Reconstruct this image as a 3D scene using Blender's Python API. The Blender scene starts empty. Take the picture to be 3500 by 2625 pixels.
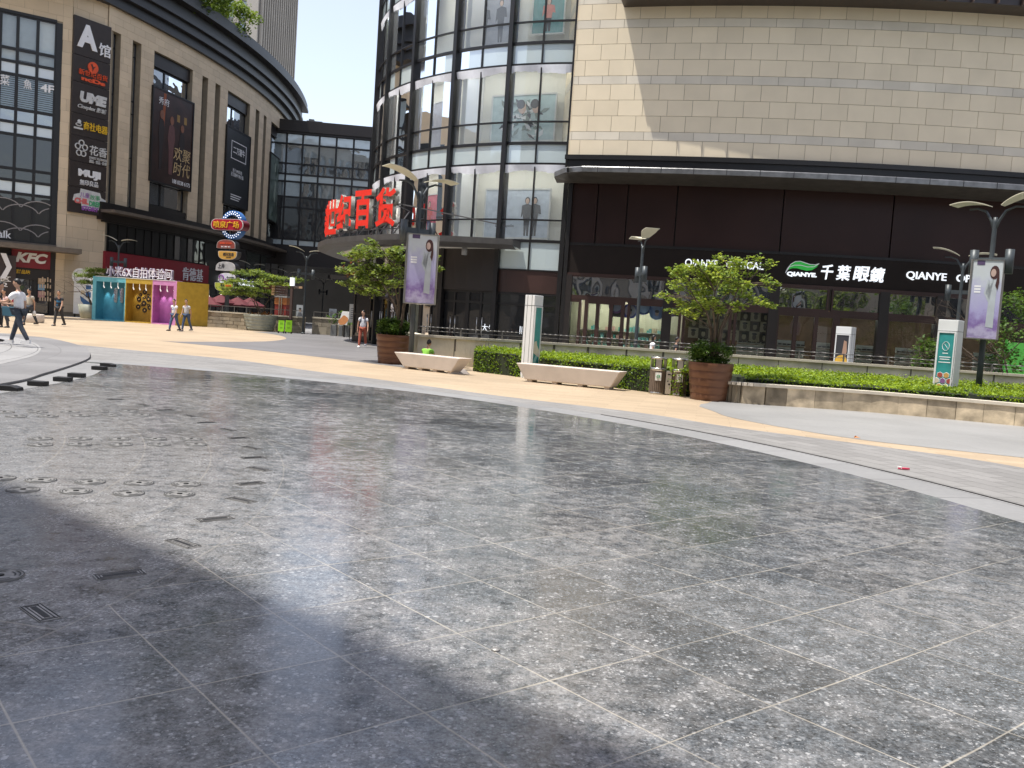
import bpy, bmesh, math, random
from mathutils import Vector, Matrix
random.seed(7)
R = math.radians
scene = bpy.context.scene
COL = scene.collection

# ---------------------------------------------------------------- camera
IW, IH, FPX, CAMH = 3500.0, 2625.0, 3000.0, 1.5
PITCH, ROLL = math.atan(199.0 / FPX), R(3.8)
F0 = Vector((0, math.cos(PITCH), -math.sin(PITCH)))
R0 = Vector((1, 0, 0))
U0 = Vector((0, math.sin(PITCH), math.cos(PITCH)))
RV = R0 * math.cos(ROLL) + U0 * math.sin(ROLL)
UV_ = U0 * math.cos(ROLL) - R0 * math.sin(ROLL)
EYE = Vector((0, 0, CAMH))
cam_d = bpy.data.cameras.new('camera')
cam = bpy.data.objects.new('camera', cam_d)
COL.objects.link(cam)
mw = Matrix((RV, UV_, -F0)).transposed().to_4x4()
mw.translation = EYE
cam.matrix_world = mw
cam_d.sensor_width = 36.0
cam_d.lens = 36.0 * FPX / IW
cam_d.clip_start, cam_d.clip_end = 0.05, 2000
scene.camera = cam

# ---------------------------------------------------------------- sky, sun, exposure
TOSUN = Vector((-0.32, -0.135, 1.0)).normalized()
EL = math.asin(TOSUN.z)
ROT = math.atan2(TOSUN.x, TOSUN.y) % (2 * math.pi)
world = bpy.data.worlds.new('World')
scene.world = world
world.use_nodes = True
wn, wl = world.node_tree.nodes, world.node_tree.links
bg = wn['Background']
sky = wn.new('ShaderNodeTexSky')
sky.sky_type = 'NISHITA'
sky.sun_disc = False
sky.sun_elevation, sky.sun_rotation = EL, ROT
sky.air_density, sky.dust_density, sky.ozone_density = 1.0, 1.2, 1.0
hz = wn.new('ShaderNodeVectorMath')                 # hot pale summer haze over the blue
hz.operation = 'ADD'; hz.inputs[1].default_value = (1.55, 1.2, .8)
wl.new(sky.outputs['Color'], hz.inputs[0]); wl.new(hz.outputs[0], bg.inputs['Color'])
bg.inputs['Strength'].default_value = 0.15
sun_d = bpy.data.lights.new('sun', 'SUN')
sun_d.energy, sun_d.angle, sun_d.color = 4.1, R(0.4), (1.0, 0.955, 0.88)
sun = bpy.data.objects.new('sun', sun_d)
COL.objects.link(sun)
sun.rotation_euler = TOSUN.to_track_quat('Z', 'Y').to_euler()
vs = scene.view_settings
vs.view_transform, vs.look, vs.exposure, vs.gamma, vs.use_curve_mapping = 'Standard', 'None', 0.62, 1.0, False
scene.cycles.max_bounces = 8
scene.cycles.transparent_max_bounces = 16

# ---------------------------------------------------------------- where things stand
def ray(u, v):
    return F0 + RV * ((u - IW / 2) / FPX) - UV_ * ((v - IH / 2) / FPX)
def gnd(u, v, z=0.0):
    d = ray(u, v); return EYE + d * ((z - CAMH) / d.z)
def aty(u, v, y):
    d = ray(u, v); return EYE + d * (y / d.y)
class Arc:
    """upright cylinder facade: t = angle, z = height, d = distance out of the facade"""
    def __init__(s, cx, cy, r, wrap=True): s.c, s.r, s.w = Vector((cx, cy, 0)), r, wrap
    def pt(s, t, z, d=0.0):
        return Vector((s.c.x + (s.r + d) * math.cos(t), s.c.y + (s.r + d) * math.sin(t), z))
    def n(s, t): return Vector((math.cos(t), math.sin(t), 0))
    def hit(s, u, v, d=0.0):
        q = ray(u, v); a = q.x ** 2 + q.y ** 2
        b = -(q.x * s.c.x + q.y * s.c.y); c = s.c.x ** 2 + s.c.y ** 2 - (s.r + d) ** 2
        k = b * b - a * c
        k = (-b - math.sqrt(max(k, 0))) / a
        p = EYE + q * k
        t = math.atan2(p.y - s.c.y, p.x - s.c.x)
        return (t % (2 * math.pi) if s.w else t), p.z
    def frame(s, t, z, d=0.0): return Fr(s.pt(t, z, d), s.n(t))
class Fr:
    """flat upright frame: a to the viewer's side, b up, d out of the face"""
    def __init__(s, o, n):
        s.o = Vector(o); s.n = Vector((n[0], n[1], 0)).normalized()
        s.x = Vector((0, 0, 1)).cross(s.n); s.up = Vector((0, 0, 1))
    def pt(s, a, b, d=0.0): return s.o + s.x * a + s.up * b + s.n * d
    def hit(s, u, v, d=0.0):
        q = ray(u, v); o = s.o + s.n * d
        p = EYE + q * ((o - EYE).dot(s.n) / q.dot(s.n))
        return (p - s.o).dot(s.x), (p - s.o).z
def wallframe(A, B):
    A = Vector((A[0], A[1], 0)); B = Vector((B[0], B[1], 0)); x = (B - A).normalized()
    return Fr(A, (x.y, -x.x)), (B - A).length

# ---------------------------------------------------------------- mesh builder
class MB:
    def __init__(s): s.v, s.f, s.m, s.t, s.sm = [], [], [], [], []
    def add(s, vs, fs, mi=0, tone=0.5, smooth=False):
        o = len(s.v); s.v += [Vector(p) for p in vs]
        for f in fs:
            s.f.append([o + i for i in f]); s.m.append(mi); s.t.append(tone); s.sm.append(smooth)
    def quad(s, a, b, c, d, mi=0, tone=0.5): s.add([a, b, c, d], [(0, 1, 2, 3)], mi, tone)
    def hexa(s, p, mi=0, tone=0.5):
        s.add(p, [(0, 3, 2, 1), (4, 5, 6, 7), (0, 1, 5, 4), (1, 2, 6, 5), (2, 3, 7, 6), (3, 0, 4, 7)], mi, tone)
    def box(s, c, sx, sy, sz, rz=0.0, mi=0, tone=0.5):
        c = Vector(c); M = Matrix.Rotation(rz, 3, 'Z'); p = []
        for dz in (-.5, .5):
            for dx, dy in ((-.5, -.5), (.5, -.5), (.5, .5), (-.5, .5)):
                p.append(c + M @ Vector((dx * sx, dy * sy, dz * sz)))
        s.hexa(p, mi, tone)
    def fbox(s, fr, a0, a1, b0, b1, d0, d1, mi=0, tone=0.5):
        P = fr.pt
        s.hexa([P(a0, b0, d1), P(a1, b0, d1), P(a1, b0, d0), P(a0, b0, d0), P(a0, b1, d1), P(a1, b1, d1), P(a1, b1, d0), P(a0, b1, d0)], mi, tone)
    def abox(s, arc, t0, t1, z0, z1, d0, d1, n=None, mi=0, tone=0.5):
        n = n or max(1, int(abs(t1 - t0) * arc.r / 1.2 + .5)); o = len(s.v)
        if t0 > t1: t0, t1 = t1, t0
        for i in range(n + 1):
            t = t0 + (t1 - t0) * i / n
            s.v += [arc.pt(t, z0, d0), arc.pt(t, z0, d1), arc.pt(t, z1, d1), arc.pt(t, z1, d0)]
        fs = [(0, 1, 2, 3), tuple(4 * n + k for k in (3, 2, 1, 0))]
        for i in range(n):
            a = 4 * i
            for k in range(4):
                l = (k + 1) % 4
                fs.append((a + k, a + 4 + k, a + 4 + l, a + l))
        for f in fs:
            s.f.append([o + i for i in f]); s.m.append(mi); s.t.append(tone); s.sm.append(False)
    def bar(s, p, q, w, h=None, mi=0, up=None):
        p, q = Vector(p), Vector(q); h = h or w; d = (q - p).normalized()
        u = Vector(up) if up else (Vector((0, 0, 1)) if abs(d.z) < .95 else Vector((0, 1, 0)))
        x = d.cross(u).normalized(); y = x.cross(d)
        r = []
        for e in (p, q):
            for i, j in ((-.5, -.5), (.5, -.5), (.5, .5), (-.5, .5)): r.append(e + x * (i * w) + y * (j * h))
        s.hexa(r, mi)
    def tube(s, pts, rad, seg=8, mi=0, cap=True):
        pts = [Vector(p) for p in pts]
        if not isinstance(rad, (list, tuple)): rad = [rad] * len(pts)
        o = len(s.v); prev = None
        for i, p in enumerate(pts):
            d = (pts[min(i + 1, len(pts) - 1)] - pts[max(i - 1, 0)]).normalized()
            x = prev if prev else (Vector((1, 0, 0)) if abs(d.x) < .9 else Vector((0, 1, 0)))
            y = d.cross(x).normalized(); x = y.cross(d).normalized(); prev = x
            for k in range(seg):
                a = 2 * math.pi * k / seg
                s.v.append(p + (x * math.cos(a) + y * math.sin(a)) * rad[i])
        fs = []
        for i in range(len(pts) - 1):
            for k in range(seg):
                l = (k + 1) % seg
                fs.append((o + i * seg + k, o + i * seg + l, o + (i + 1) * seg + l, o + (i + 1) * seg + k))
        for f in fs: s.f.append(list(f)); s.m.append(mi); s.t.append(.5); s.sm.append(True)
        if cap:
            for i in (0, len(pts) - 1):
                f = [o + i * seg + k for k in range(seg)]
                s.f.append(f if i else f[::-1]); s.m.append(mi); s.t.append(.5); s.sm.append(False)
    def lathe(s, c, prof, seg=32, mi=0, smooth=True, sx=1.0, sy=1.0):
        c = Vector(c); o = len(s.v)
        for r, z in prof:
            for k in range(seg):
                a = 2 * math.pi * k / seg
                s.v.append(c + Vector((r * math.cos(a) * sx, r * math.sin(a) * sy, z)))
        for i in range(len(prof) - 1):
            for k in range(seg):
                l = (k + 1) % seg
                s.f.append([o + i * seg + k, o + i * seg + l, o + (i + 1) * seg + l, o + (i + 1) * seg + k])
                s.m.append(mi); s.t.append(.5); s.sm.append(smooth)
        for i in (0, len(prof) - 1):
            if prof[i][0] > 1e-4:
                f = [o + i * seg + k for k in range(seg)]
                s.f.append(f[::-1] if i == 0 else f); s.m.append(mi); s.t.append(.5); s.sm.append(False)
    def prism(s, poly, off, mi=0, tone=.5, mside=None):
        poly = [Vector(p) for p in poly]; off = Vector(off); n = len(poly)
        s.add(poly + [p + off for p in poly], [], mi)
        o = len(s.v) - 2 * n
        L = [([o + i for i in range(n)][::-1], mi), ([o + n + i for i in range(n)], mi)]
        L += [([o + i, o + (i + 1) % n, o + n + (i + 1) % n, o + n + i], mi if mside is None else mside) for i in range(n)]
        for f, k in L: s.f.append(f); s.m.append(k); s.t.append(tone); s.sm.append(False)
    def fpoly(s, fr, pts, d0, d1, mi=0, mside=None):
        s.prism([fr.pt(a, b, d0) for a, b in pts], fr.n * (d1 - d0), mi, mside=mside)
    def disc(s, fr, a, b, r, d0, d1, mi=0, n=20, ry=None):
        ry = ry or r
        s.fpoly(fr, [(a + r * math.cos(2 * math.pi * k / n), b + ry * math.sin(2 * math.pi * k / n)) for k in range(n)], d0, d1, mi)
    def build(s, name, mats, parent=None, loc=None, fix=True, bevel=0):
        if not isinstance(mats, (list, tuple)): mats = [mats]
        loc = Vector(loc) if loc is not None else (wloc(parent) if parent else Vector((0, 0, 0)))
        me = bpy.data.meshes.new(name)
        me.from_pydata([tuple(p - loc) for p in s.v], [], s.f)
        for m in mats: me.materials.append(m)
        me.polygons.foreach_set('material_index', s.m)
        me.polygons.foreach_set('use_smooth', s.sm)
        at = me.attributes.new('tone', 'FLOAT', 'FACE'); at.data.foreach_set('value', s.t)
        if fix:
            bm = bmesh.new(); bm.from_mesh(me)
            bmesh.ops.recalc_face_normals(bm, faces=bm.faces); bm.to_mesh(me); bm.free()
        me.update()
        o = bpy.data.objects.new(name, me); COL.objects.link(o)
        if parent: o.parent = parent; o.location = loc - wloc(parent)
        else: o.location = loc
        if bevel:
            b = o.modifiers.new('edge', 'BEVEL'); b.width = bevel; b.segments = 2; b.limit_method = 'ANGLE'; b.angle_limit = R(40)
        return o
def wloc(o):
    p = Vector((0, 0, 0))
    while o: p += o.location; o = o.parent
    return p
def tag(o, label, cat, group=None, kind=None):
    if label: o['label'] = label
    if cat: o['category'] = cat
    if group: o['group'] = group
    if kind: o['kind'] = kind
    return o
def thing(name, loc, label, cat, group=None):
    o = bpy.data.objects.new(name, None); COL.objects.link(o); o.location = loc
    o.empty_display_size = .2
    return tag(o, label, cat, group)
def struct(o): o['kind'] = 'structure'; return o
def dup(root, loc, rz=0.0, label=None, group=None, scale=None):
    def cp(o, par):
        c = o.copy(); COL.objects.link(c)
        if par: c.parent = par
        for ch in list(KIDS.get(o.name, [])): cp(ch, c)
        return c
    KIDS = {}
    for o in bpy.data.objects:
        if o.parent: KIDS.setdefault(o.parent.name, []).append(o)
    r = cp(root, None); r.location = loc; r.rotation_euler = (0, 0, rz)
    if scale: r.scale = (scale,) * 3
    if label: r['label'] = label
    if group: r['group'] = group
    return r

# ---------------------------------------------------------------- materials
def newmat(name):
    m = bpy.data.materials.new(name); m.use_nodes = True
    return m, m.node_tree.nodes, m.node_tree.links, m.node_tree.nodes['Principled BSDF']
MATS = {}
def mat(name, col, rough=.6, metal=0.0, var=.12, scale=3.0, bump=0.0, bscale=40.0, spec=.5, tone=0.0, coat=0.0, emit=None, estr=1.0):
    """one plain surface: base colour with blotchy dirt, roughness change and fine relief"""
    if name in MATS: return MATS[name]
    m, N, L, b = newmat(name)
    b.inputs['Roughness'].default_value = rough; b.inputs['Metallic'].default_value = metal
    b.inputs['Specular IOR Level'].default_value = spec; b.inputs['Coat Weight'].default_value = coat
    tc = N.new('ShaderNodeTexCoord'); nz = N.new('ShaderNodeTexNoise')
    nz.inputs['Scale'].default_value = scale; nz.inputs['Detail'].default_value = 6
    L.new(tc.outputs['Object'], nz.inputs['Vector'])
    rp = N.new('ShaderNodeMapRange'); rp.inputs[1].default_value = .3; rp.inputs[2].default_value = .7
    rp.inputs[3].default_value = 1 - var; rp.inputs[4].default_value = 1 + var
    L.new(nz.outputs['Fac'], rp.inputs[0])
    val = rp.outputs[0]
    if tone:
        at = N.new('ShaderNodeAttribute'); at.attribute_name = 'tone'
        tr = N.new('ShaderNodeMapRange'); tr.inputs[3].default_value = 1 - tone; tr.inputs[4].default_value = 1 + tone
        L.new(at.outputs['Fac'], tr.inputs[0])
        mu = N.new('ShaderNodeMath'); mu.operation = 'MULTIPLY'
        L.new(val, mu.inputs[0]); L.new(tr.outputs[0], mu.inputs[1]); val = mu.outputs[0]
    mx = N.new('ShaderNodeVectorMath'); mx.operation = 'SCALE'
    mx.inputs[0].default_value = col[:3]; L.new(val, mx.inputs['Scale'])
    L.new(mx.outputs[0], b.inputs['Base Color'])
    if bump:
        n2 = N.new('ShaderNodeTexNoise'); n2.inputs['Scale'].default_value = bscale; n2.inputs['Detail'].default_value = 4
        L.new(tc.outputs['Object'], n2.inputs['Vector'])
        bp = N.new('ShaderNodeBump'); bp.inputs['Strength'].default_value = bump; bp.inputs['Distance'].default_value = .02
        L.new(n2.outputs['Fac'], bp.inputs['Height']); L.new(bp.outputs[0], b.inputs['Normal'])
    if emit:
        b.inputs['Emission Color'].default_value = (*emit, 1); b.inputs['Emission Strength'].default_value = estr
    MATS[name] = m
    return m
def glass(name, tint, f0=.08, rough=.02, clear=1.0, body=None, wob=.015):
    """window glass: see-through by CLEAR, the rest a tinted body, with a mirror coat that grows at grazing angles"""
    if name in MATS: return MATS[name]
    m, N, L, b = newmat(name)
    out = N['Material Output']; tr = N.new('ShaderNodeBsdfTransparent'); tr.inputs[0].default_value = (*tint, 1)
    gl = N.new('ShaderNodeBsdfGlossy'); gl.inputs['Roughness'].default_value = rough; gl.inputs[0].default_value = (.95, .97, 1, 1)
    b.inputs['Base Color'].default_value = (*(body or tint), 1); b.inputs['Roughness'].default_value = .35
    tc = N.new('ShaderNodeTexCoord'); nz = N.new('ShaderNodeTexNoise'); nz.inputs['Scale'].default_value = .9; nz.inputs['Detail'].default_value = 1
    L.new(tc.outputs['Object'], nz.inputs['Vector'])
    bp = N.new('ShaderNodeBump'); bp.inputs['Strength'].default_value = 1.0; bp.inputs['Distance'].default_value = wob
    L.new(nz.outputs['Fac'], bp.inputs['Height']); L.new(bp.outputs[0], gl.inputs['Normal'])
    m1 = N.new('ShaderNodeMixShader'); m1.inputs[0].default_value = clear
    L.new(b.outputs[0], m1.inputs[1]); L.new(tr.outputs[0], m1.inputs[2])
    lw = N.new('ShaderNodeFresnel'); lw.inputs[0].default_value = 1.5
    ad = N.new('ShaderNodeMath'); ad.operation = 'ADD'; ad.use_clamp = True; ad.inputs[1].default_value = f0
    L.new(lw.outputs[0], ad.inputs[0])
    m2 = N.new('ShaderNodeMixShader'); L.new(ad.outputs[0], m2.inputs[0]); L.new(m1.outputs[0], m2.inputs[1]); L.new(gl.outputs[0], m2.inputs[2])
    L.new(m2.outputs[0], out.inputs[0])
    MATS[name] = m
    return m
def leafmat(name, c1, c2, scale=1.2):
    if name in MATS: return MATS[name]
    m, N, L, b = newmat(name)
    at = N.new('ShaderNodeAttribute'); at.attribute_name = 'tone'
    rp = N.new('ShaderNodeValToRGB'); e = rp.color_ramp.elements
    e[0].color = (*c1, 1); e[1].color = (*c2, 1)
    L.new(at.outputs['Fac'], rp.inputs[0]); L.new(rp.outputs[0], b.inputs['Base Color'])
    b.inputs['Roughness'].default_value = .5; b.inputs['Specular IOR Level'].default_value = .35
    tl = N.new('ShaderNodeBsdfTranslucent')
    hs = N.new('ShaderNodeHueSaturation'); hs.inputs['Saturation'].default_value = 1.1; hs.inputs['Value'].default_value = 1.3; hs.inputs['Hue'].default_value = .485
    L.new(rp.outputs[0], hs.inputs['Color']); L.new(hs.outputs[0], tl.inputs[0])
    ms = N.new('ShaderNodeMixShader'); ms.inputs[0].default_value = .4
    L.new(b.outputs[0], ms.inputs[1]); L.new(tl.outputs[0], ms.inputs[2]); L.new(ms.outputs[0], N['Material Output'].inputs[0])
    MATS[name] = m
    return m

# ---------------------------------------------------------------- lettering
def letters(name, body, m, parent, fr, a0, a1, b0, b1, d0=.0, depth=.01, bold=.0, shear=0.0, side=None, warp=None):
    """lettering fitted to the rectangle a0..a1, b0..b1 of frame fr"""
    cu = bpy.data.curves.new('lettering', 'FONT'); cu.body = body; cu.offset = bold; cu.shear = shear
    cu.align_x = 'LEFT'; cu.resolution_u = 3; cu.extrude = .05
    if '\n' in body: cu.align_x = 'CENTER'
    to = bpy.data.objects.new('lettering', cu); COL.objects.link(to)
    dg = bpy.context.evaluated_depsgraph_get()
    me = bpy.data.meshes.new_from_object(to.evaluated_get(dg))
    bpy.data.objects.remove(to); bpy.data.curves.remove(cu)
    xs = [v.co.x for v in me.vertices]; ys = [v.co.y for v in me.vertices]
    x0, x1, y0, y1 = min(xs), max(xs), min(ys), max(ys)
    lo = wloc(parent) if parent else Vector(fr.pt((a0 + a1) / 2, b0)) if hasattr(fr, 'pt') else Vector((0, 0, 0))
    for v in me.vertices:
        a = a0 + (a1 - a0) * (v.co.x - x0) / (x1 - x0); b = b0 + (b1 - b0) * (v.co.y - y0) / (y1 - y0)
        d = d0 + (depth if v.co.z > 0 else 0)
        v.co = (warp(a, b, d) if warp else fr.pt(a, b, d)) - lo
    me.name = name; me.materials.clear(); me.materials.append(m)
    if side:
        me.materials.append(side)
        nn = fr.n if not warp else None
        me.update()
        for p in me.polygons:
            if nn is not None and abs(p.normal.dot(nn)) < .5: p.material_index = 1
    o = bpy.data.objects.new(name, me); COL.objects.link(o)
    if parent: o.parent = parent
    else: o.location = lo
    return o
# ---------------------------------------------------------------- shared surfaces
STONE_R = mat('sandstone_cladding', (.74, .635, .46), .75, var=.05, scale=.8, bump=.12, bscale=25, tone=.065)
STONE_BAND = mat('grey_stone_band', (.64, .58, .47), .75, var=.08, scale=.8, bump=.12, bscale=25, tone=.12)
STONE_L = mat('tan_stone_cladding', (.66, .53, .365), .75, var=.07, scale=.5, bump=.1, bscale=25, tone=.09)
JOINT = mat('stone_joint', (.25, .21, .15), .9, var=.1)
BROWN = mat('brown_metal', (.018, .013, .011), .45, .0, var=.2, scale=.7, bump=.03)
BROWN2 = mat('dark_brown_panel', (.040, .018, .014), .42, .0, var=.25, scale=.5)
BLACK = mat('black_metal', (.008, .007, .007), .42, .0, var=.2)
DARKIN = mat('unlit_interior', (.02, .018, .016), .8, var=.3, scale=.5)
CORN = mat('cornice_metal', (.022, .021, .022), .45, .0, var=.2, scale=.5, bump=.02)
CREAMIN = mat('cream_partition', (.70, .68, .60), .7, var=.05, scale=.5)
WHITEIN = mat('white_partition', (.74, .74, .73), .7, var=.05, scale=.5)
WHITE = mat('white_paint', (.78, .78, .76), .5, var=.04)
LETW = mat('white_letter', (.85, .85, .85), .45, var=.03)
LETLIT = mat('lit_letter', (.85, .87, .9), .45, var=.02, emit=(.9, .95, 1), estr=.55)
FROST = glass('frosted_spandrel_glass', (.36, .43, .43), .10, .06, clear=0.0, body=(.50, .58, .58))
CLEAR = glass('clear_glass', (.80, .84, .82), .05, .01)
CLEAR2 = glass('shop_glass', (.72, .78, .74), .06, .01)
DARKGL = glass('dark_glass', (.05, .055, .06), .03, .01, clear=.3, body=(.012, .013, .015), wob=.01)
SKYGL = glass('reflective_glass', (.2, .23, .25), .22, .01, clear=.25, body=(.07, .085, .10), wob=.035)
STEEL = mat('brushed_steel', (.55, .53, .49), .3, 1.0, var=.08)
RAIL = mat('rail_steel', (.16, .155, .15), .45, .6, var=.1)
LAMPG = mat('lamp_post_paint', (.055, .065, .07), .45, .2, var=.15)
WING = mat('lamp_wing_cream', (.62, .58, .44), .5, var=.06)
RED = mat('red_sign', (.24, .012, .022), .5, var=.08)
REDL = mat('red_letter_face', (.72, .03, .015), .4, var=.05)
YEL = mat('yellow_letter', (.80, .50, .03), .5, var=.05)
GREY = mat('grey_paint', (.28, .28, .28), .6, var=.1)
BARK = mat('grey_bark', (.10, .075, .055), .9, var=.3, scale=8, bump=.5, bscale=30)
SOIL = mat('soil', (.05, .035, .025), .95, var=.3, scale=10, bump=.6)
def plain(name, c, rough=.55, **k): return mat(name, c, rough, **k)
# ---------------------------------------------------------------- ground sheets
class G:
    """tiny node-graph helper"""
    def __init__(s, name):
        s.m, s.N, s.L, s.b = newmat(name)
        s.tc = s.N.new('ShaderNodeTexCoord').outputs['Object']
    def put(s, k, x):
        if isinstance(x, (int, float)): k.default_value = x
        elif isinstance(x, tuple): k.default_value = x if len(k.default_value) == len(x) else (*x, 1)
        else: s.L.new(x, k)
    def math(s, op, a, b=0.0, c=None, clamp=False):
        n = s.N.new('ShaderNodeMath'); n.operation = op; n.use_clamp = clamp
        s.put(n.inputs[0], a); s.put(n.inputs[1], b)
        if c is not None: s.put(n.inputs[2], c)
        return n.outputs[0]
    def noise(s, v, scale, detail=4, rough=.55, out='Fac'):
        n = s.N.new('ShaderNodeTexNoise'); s.L.new(v, n.inputs['Vector'])
        n.inputs['Scale'].default_value = scale; n.inputs['Detail'].default_value = detail; n.inputs['Roughness'].default_value = rough
        return n.outputs[out]
    def rng(s, x, a, b, c, d, smooth=False):
        n = s.N.new('ShaderNodeMapRange'); n.clamp = True
        if smooth: n.interpolation_type = 'SMOOTHSTEP'
        for k, q in zip(range(5), (x, a, b, c, d)): s.put(n.inputs[k], q)
        return n.outputs[0]
    def mix(s, f, a, b, mode='MIX'):
        n = s.N.new('ShaderNodeMix'); n.data_type = 'RGBA'; n.blend_type = mode
        s.put(n.inputs[0], f); s.put(n.inputs[6], a); s.put(n.inputs[7], b)
        return n.outputs[2]
    def sep(s, v):
        n = s.N.new('ShaderNodeSeparateXYZ'); s.L.new(v, n.inputs[0]); return n.outputs[0], n.outputs[1]
    def com(s, x, y):
        n = s.N.new('ShaderNodeCombineXYZ'); s.put(n.inputs[0], x); s.put(n.inputs[1], y); return n.outputs[0]
    def rot(s, v, deg, loc=(0, 0, 0)):
        n = s.N.new('ShaderNodeMapping'); s.L.new(v, n.inputs[0]); n.inputs['Rotation'].default_value[2] = R(deg); n.inputs['Location'].default_value = loc
        return n.outputs[0]
    def brick(s, v, w, h, mortar, off=.5, freq=2):
        n = s.N.new('ShaderNodeTexBrick'); s.L.new(v, n.inputs['Vector'])
        n.inputs['Scale'].default_value = 1; n.inputs['Brick Width'].default_value = w; n.inputs['Row Height'].default_value = h
        n.inputs['Mortar Size'].default_value = mortar; n.offset = off; n.offset_frequency = freq
        n.inputs['Color1'].default_value = (0, 0, 0, 1); n.inputs['Color2'].default_value = (1, 1, 1, 1); n.inputs['Mortar'].default_value = (.5, .5, .5, 1)
        n.inputs['Mortar Smooth'].default_value = .2
        return n.outputs['Color'], n.outputs['Fac']
    def white(s, v):
        n = s.N.new('ShaderNodeTexWhiteNoise'); n.noise_dimensions = '3D'; s.L.new(v, n.inputs[0]); return n.outputs[0]
    def bump(s, hgt, strength, dist):
        n = s.N.new('ShaderNodeBump'); s.put(n.inputs['Strength'], strength); n.inputs['Distance'].default_value = dist
        s.L.new(hgt, n.inputs['Height']); s.L.new(n.outputs[0], s.b.inputs['Normal'])
    def polar(s, cx, cy):
        x, y = s.sep(s.tc); x = s.math('SUBTRACT', x, cx); y = s.math('SUBTRACT', y, cy)
        r = s.math('SQRT', s.math('ADD', s.math('MULTIPLY', x, x), s.math('MULTIPLY', y, y)))
        return s.math('ARCTAN2', y, x), r
def paver(name, col, w, h, ang=0.0, polar=None, mort=.012, joint=.55, var=.1, rough=.6, mortc=None, stain=.12, spec=.35):
    g = G(name)
    if polar:
        t, r = g.polar(polar[0], polar[1]); v = g.com(g.math('MULTIPLY', t, polar[2]), r)
    else: v = g.rot(g.tc, ang)
    c, f = g.brick(v, w, h, mort)
    n1 = g.noise(g.tc, .35, 5); n2 = g.noise(g.tc, 14, 4)
    k = g.math('MULTIPLY', g.rng(c, 0, 1, 1 - var, 1 + var), g.rng(n1, .3, .7, 1 - stain, 1 + stain))
    k = g.math('MULTIPLY', k, g.rng(n2, .3, .7, .94, 1.06))
    vm = g.N.new('ShaderNodeVectorMath'); vm.operation = 'SCALE'; vm.inputs[0].default_value = col; g.L.new(k, vm.inputs['Scale'])
    out = g.mix(f, vm.outputs[0], mortc or tuple(x * joint for x in col))
    g.L.new(out, g.b.inputs['Base Color'])
    g.b.inputs['Roughness'].default_value = rough; g.b.inputs['Specular IOR Level'].default_value = spec
    h = g.math('SUBTRACT', g.math('MULTIPLY', n2, .3), f)
    g.bump(h, .4, .006)
    return g.m

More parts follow.
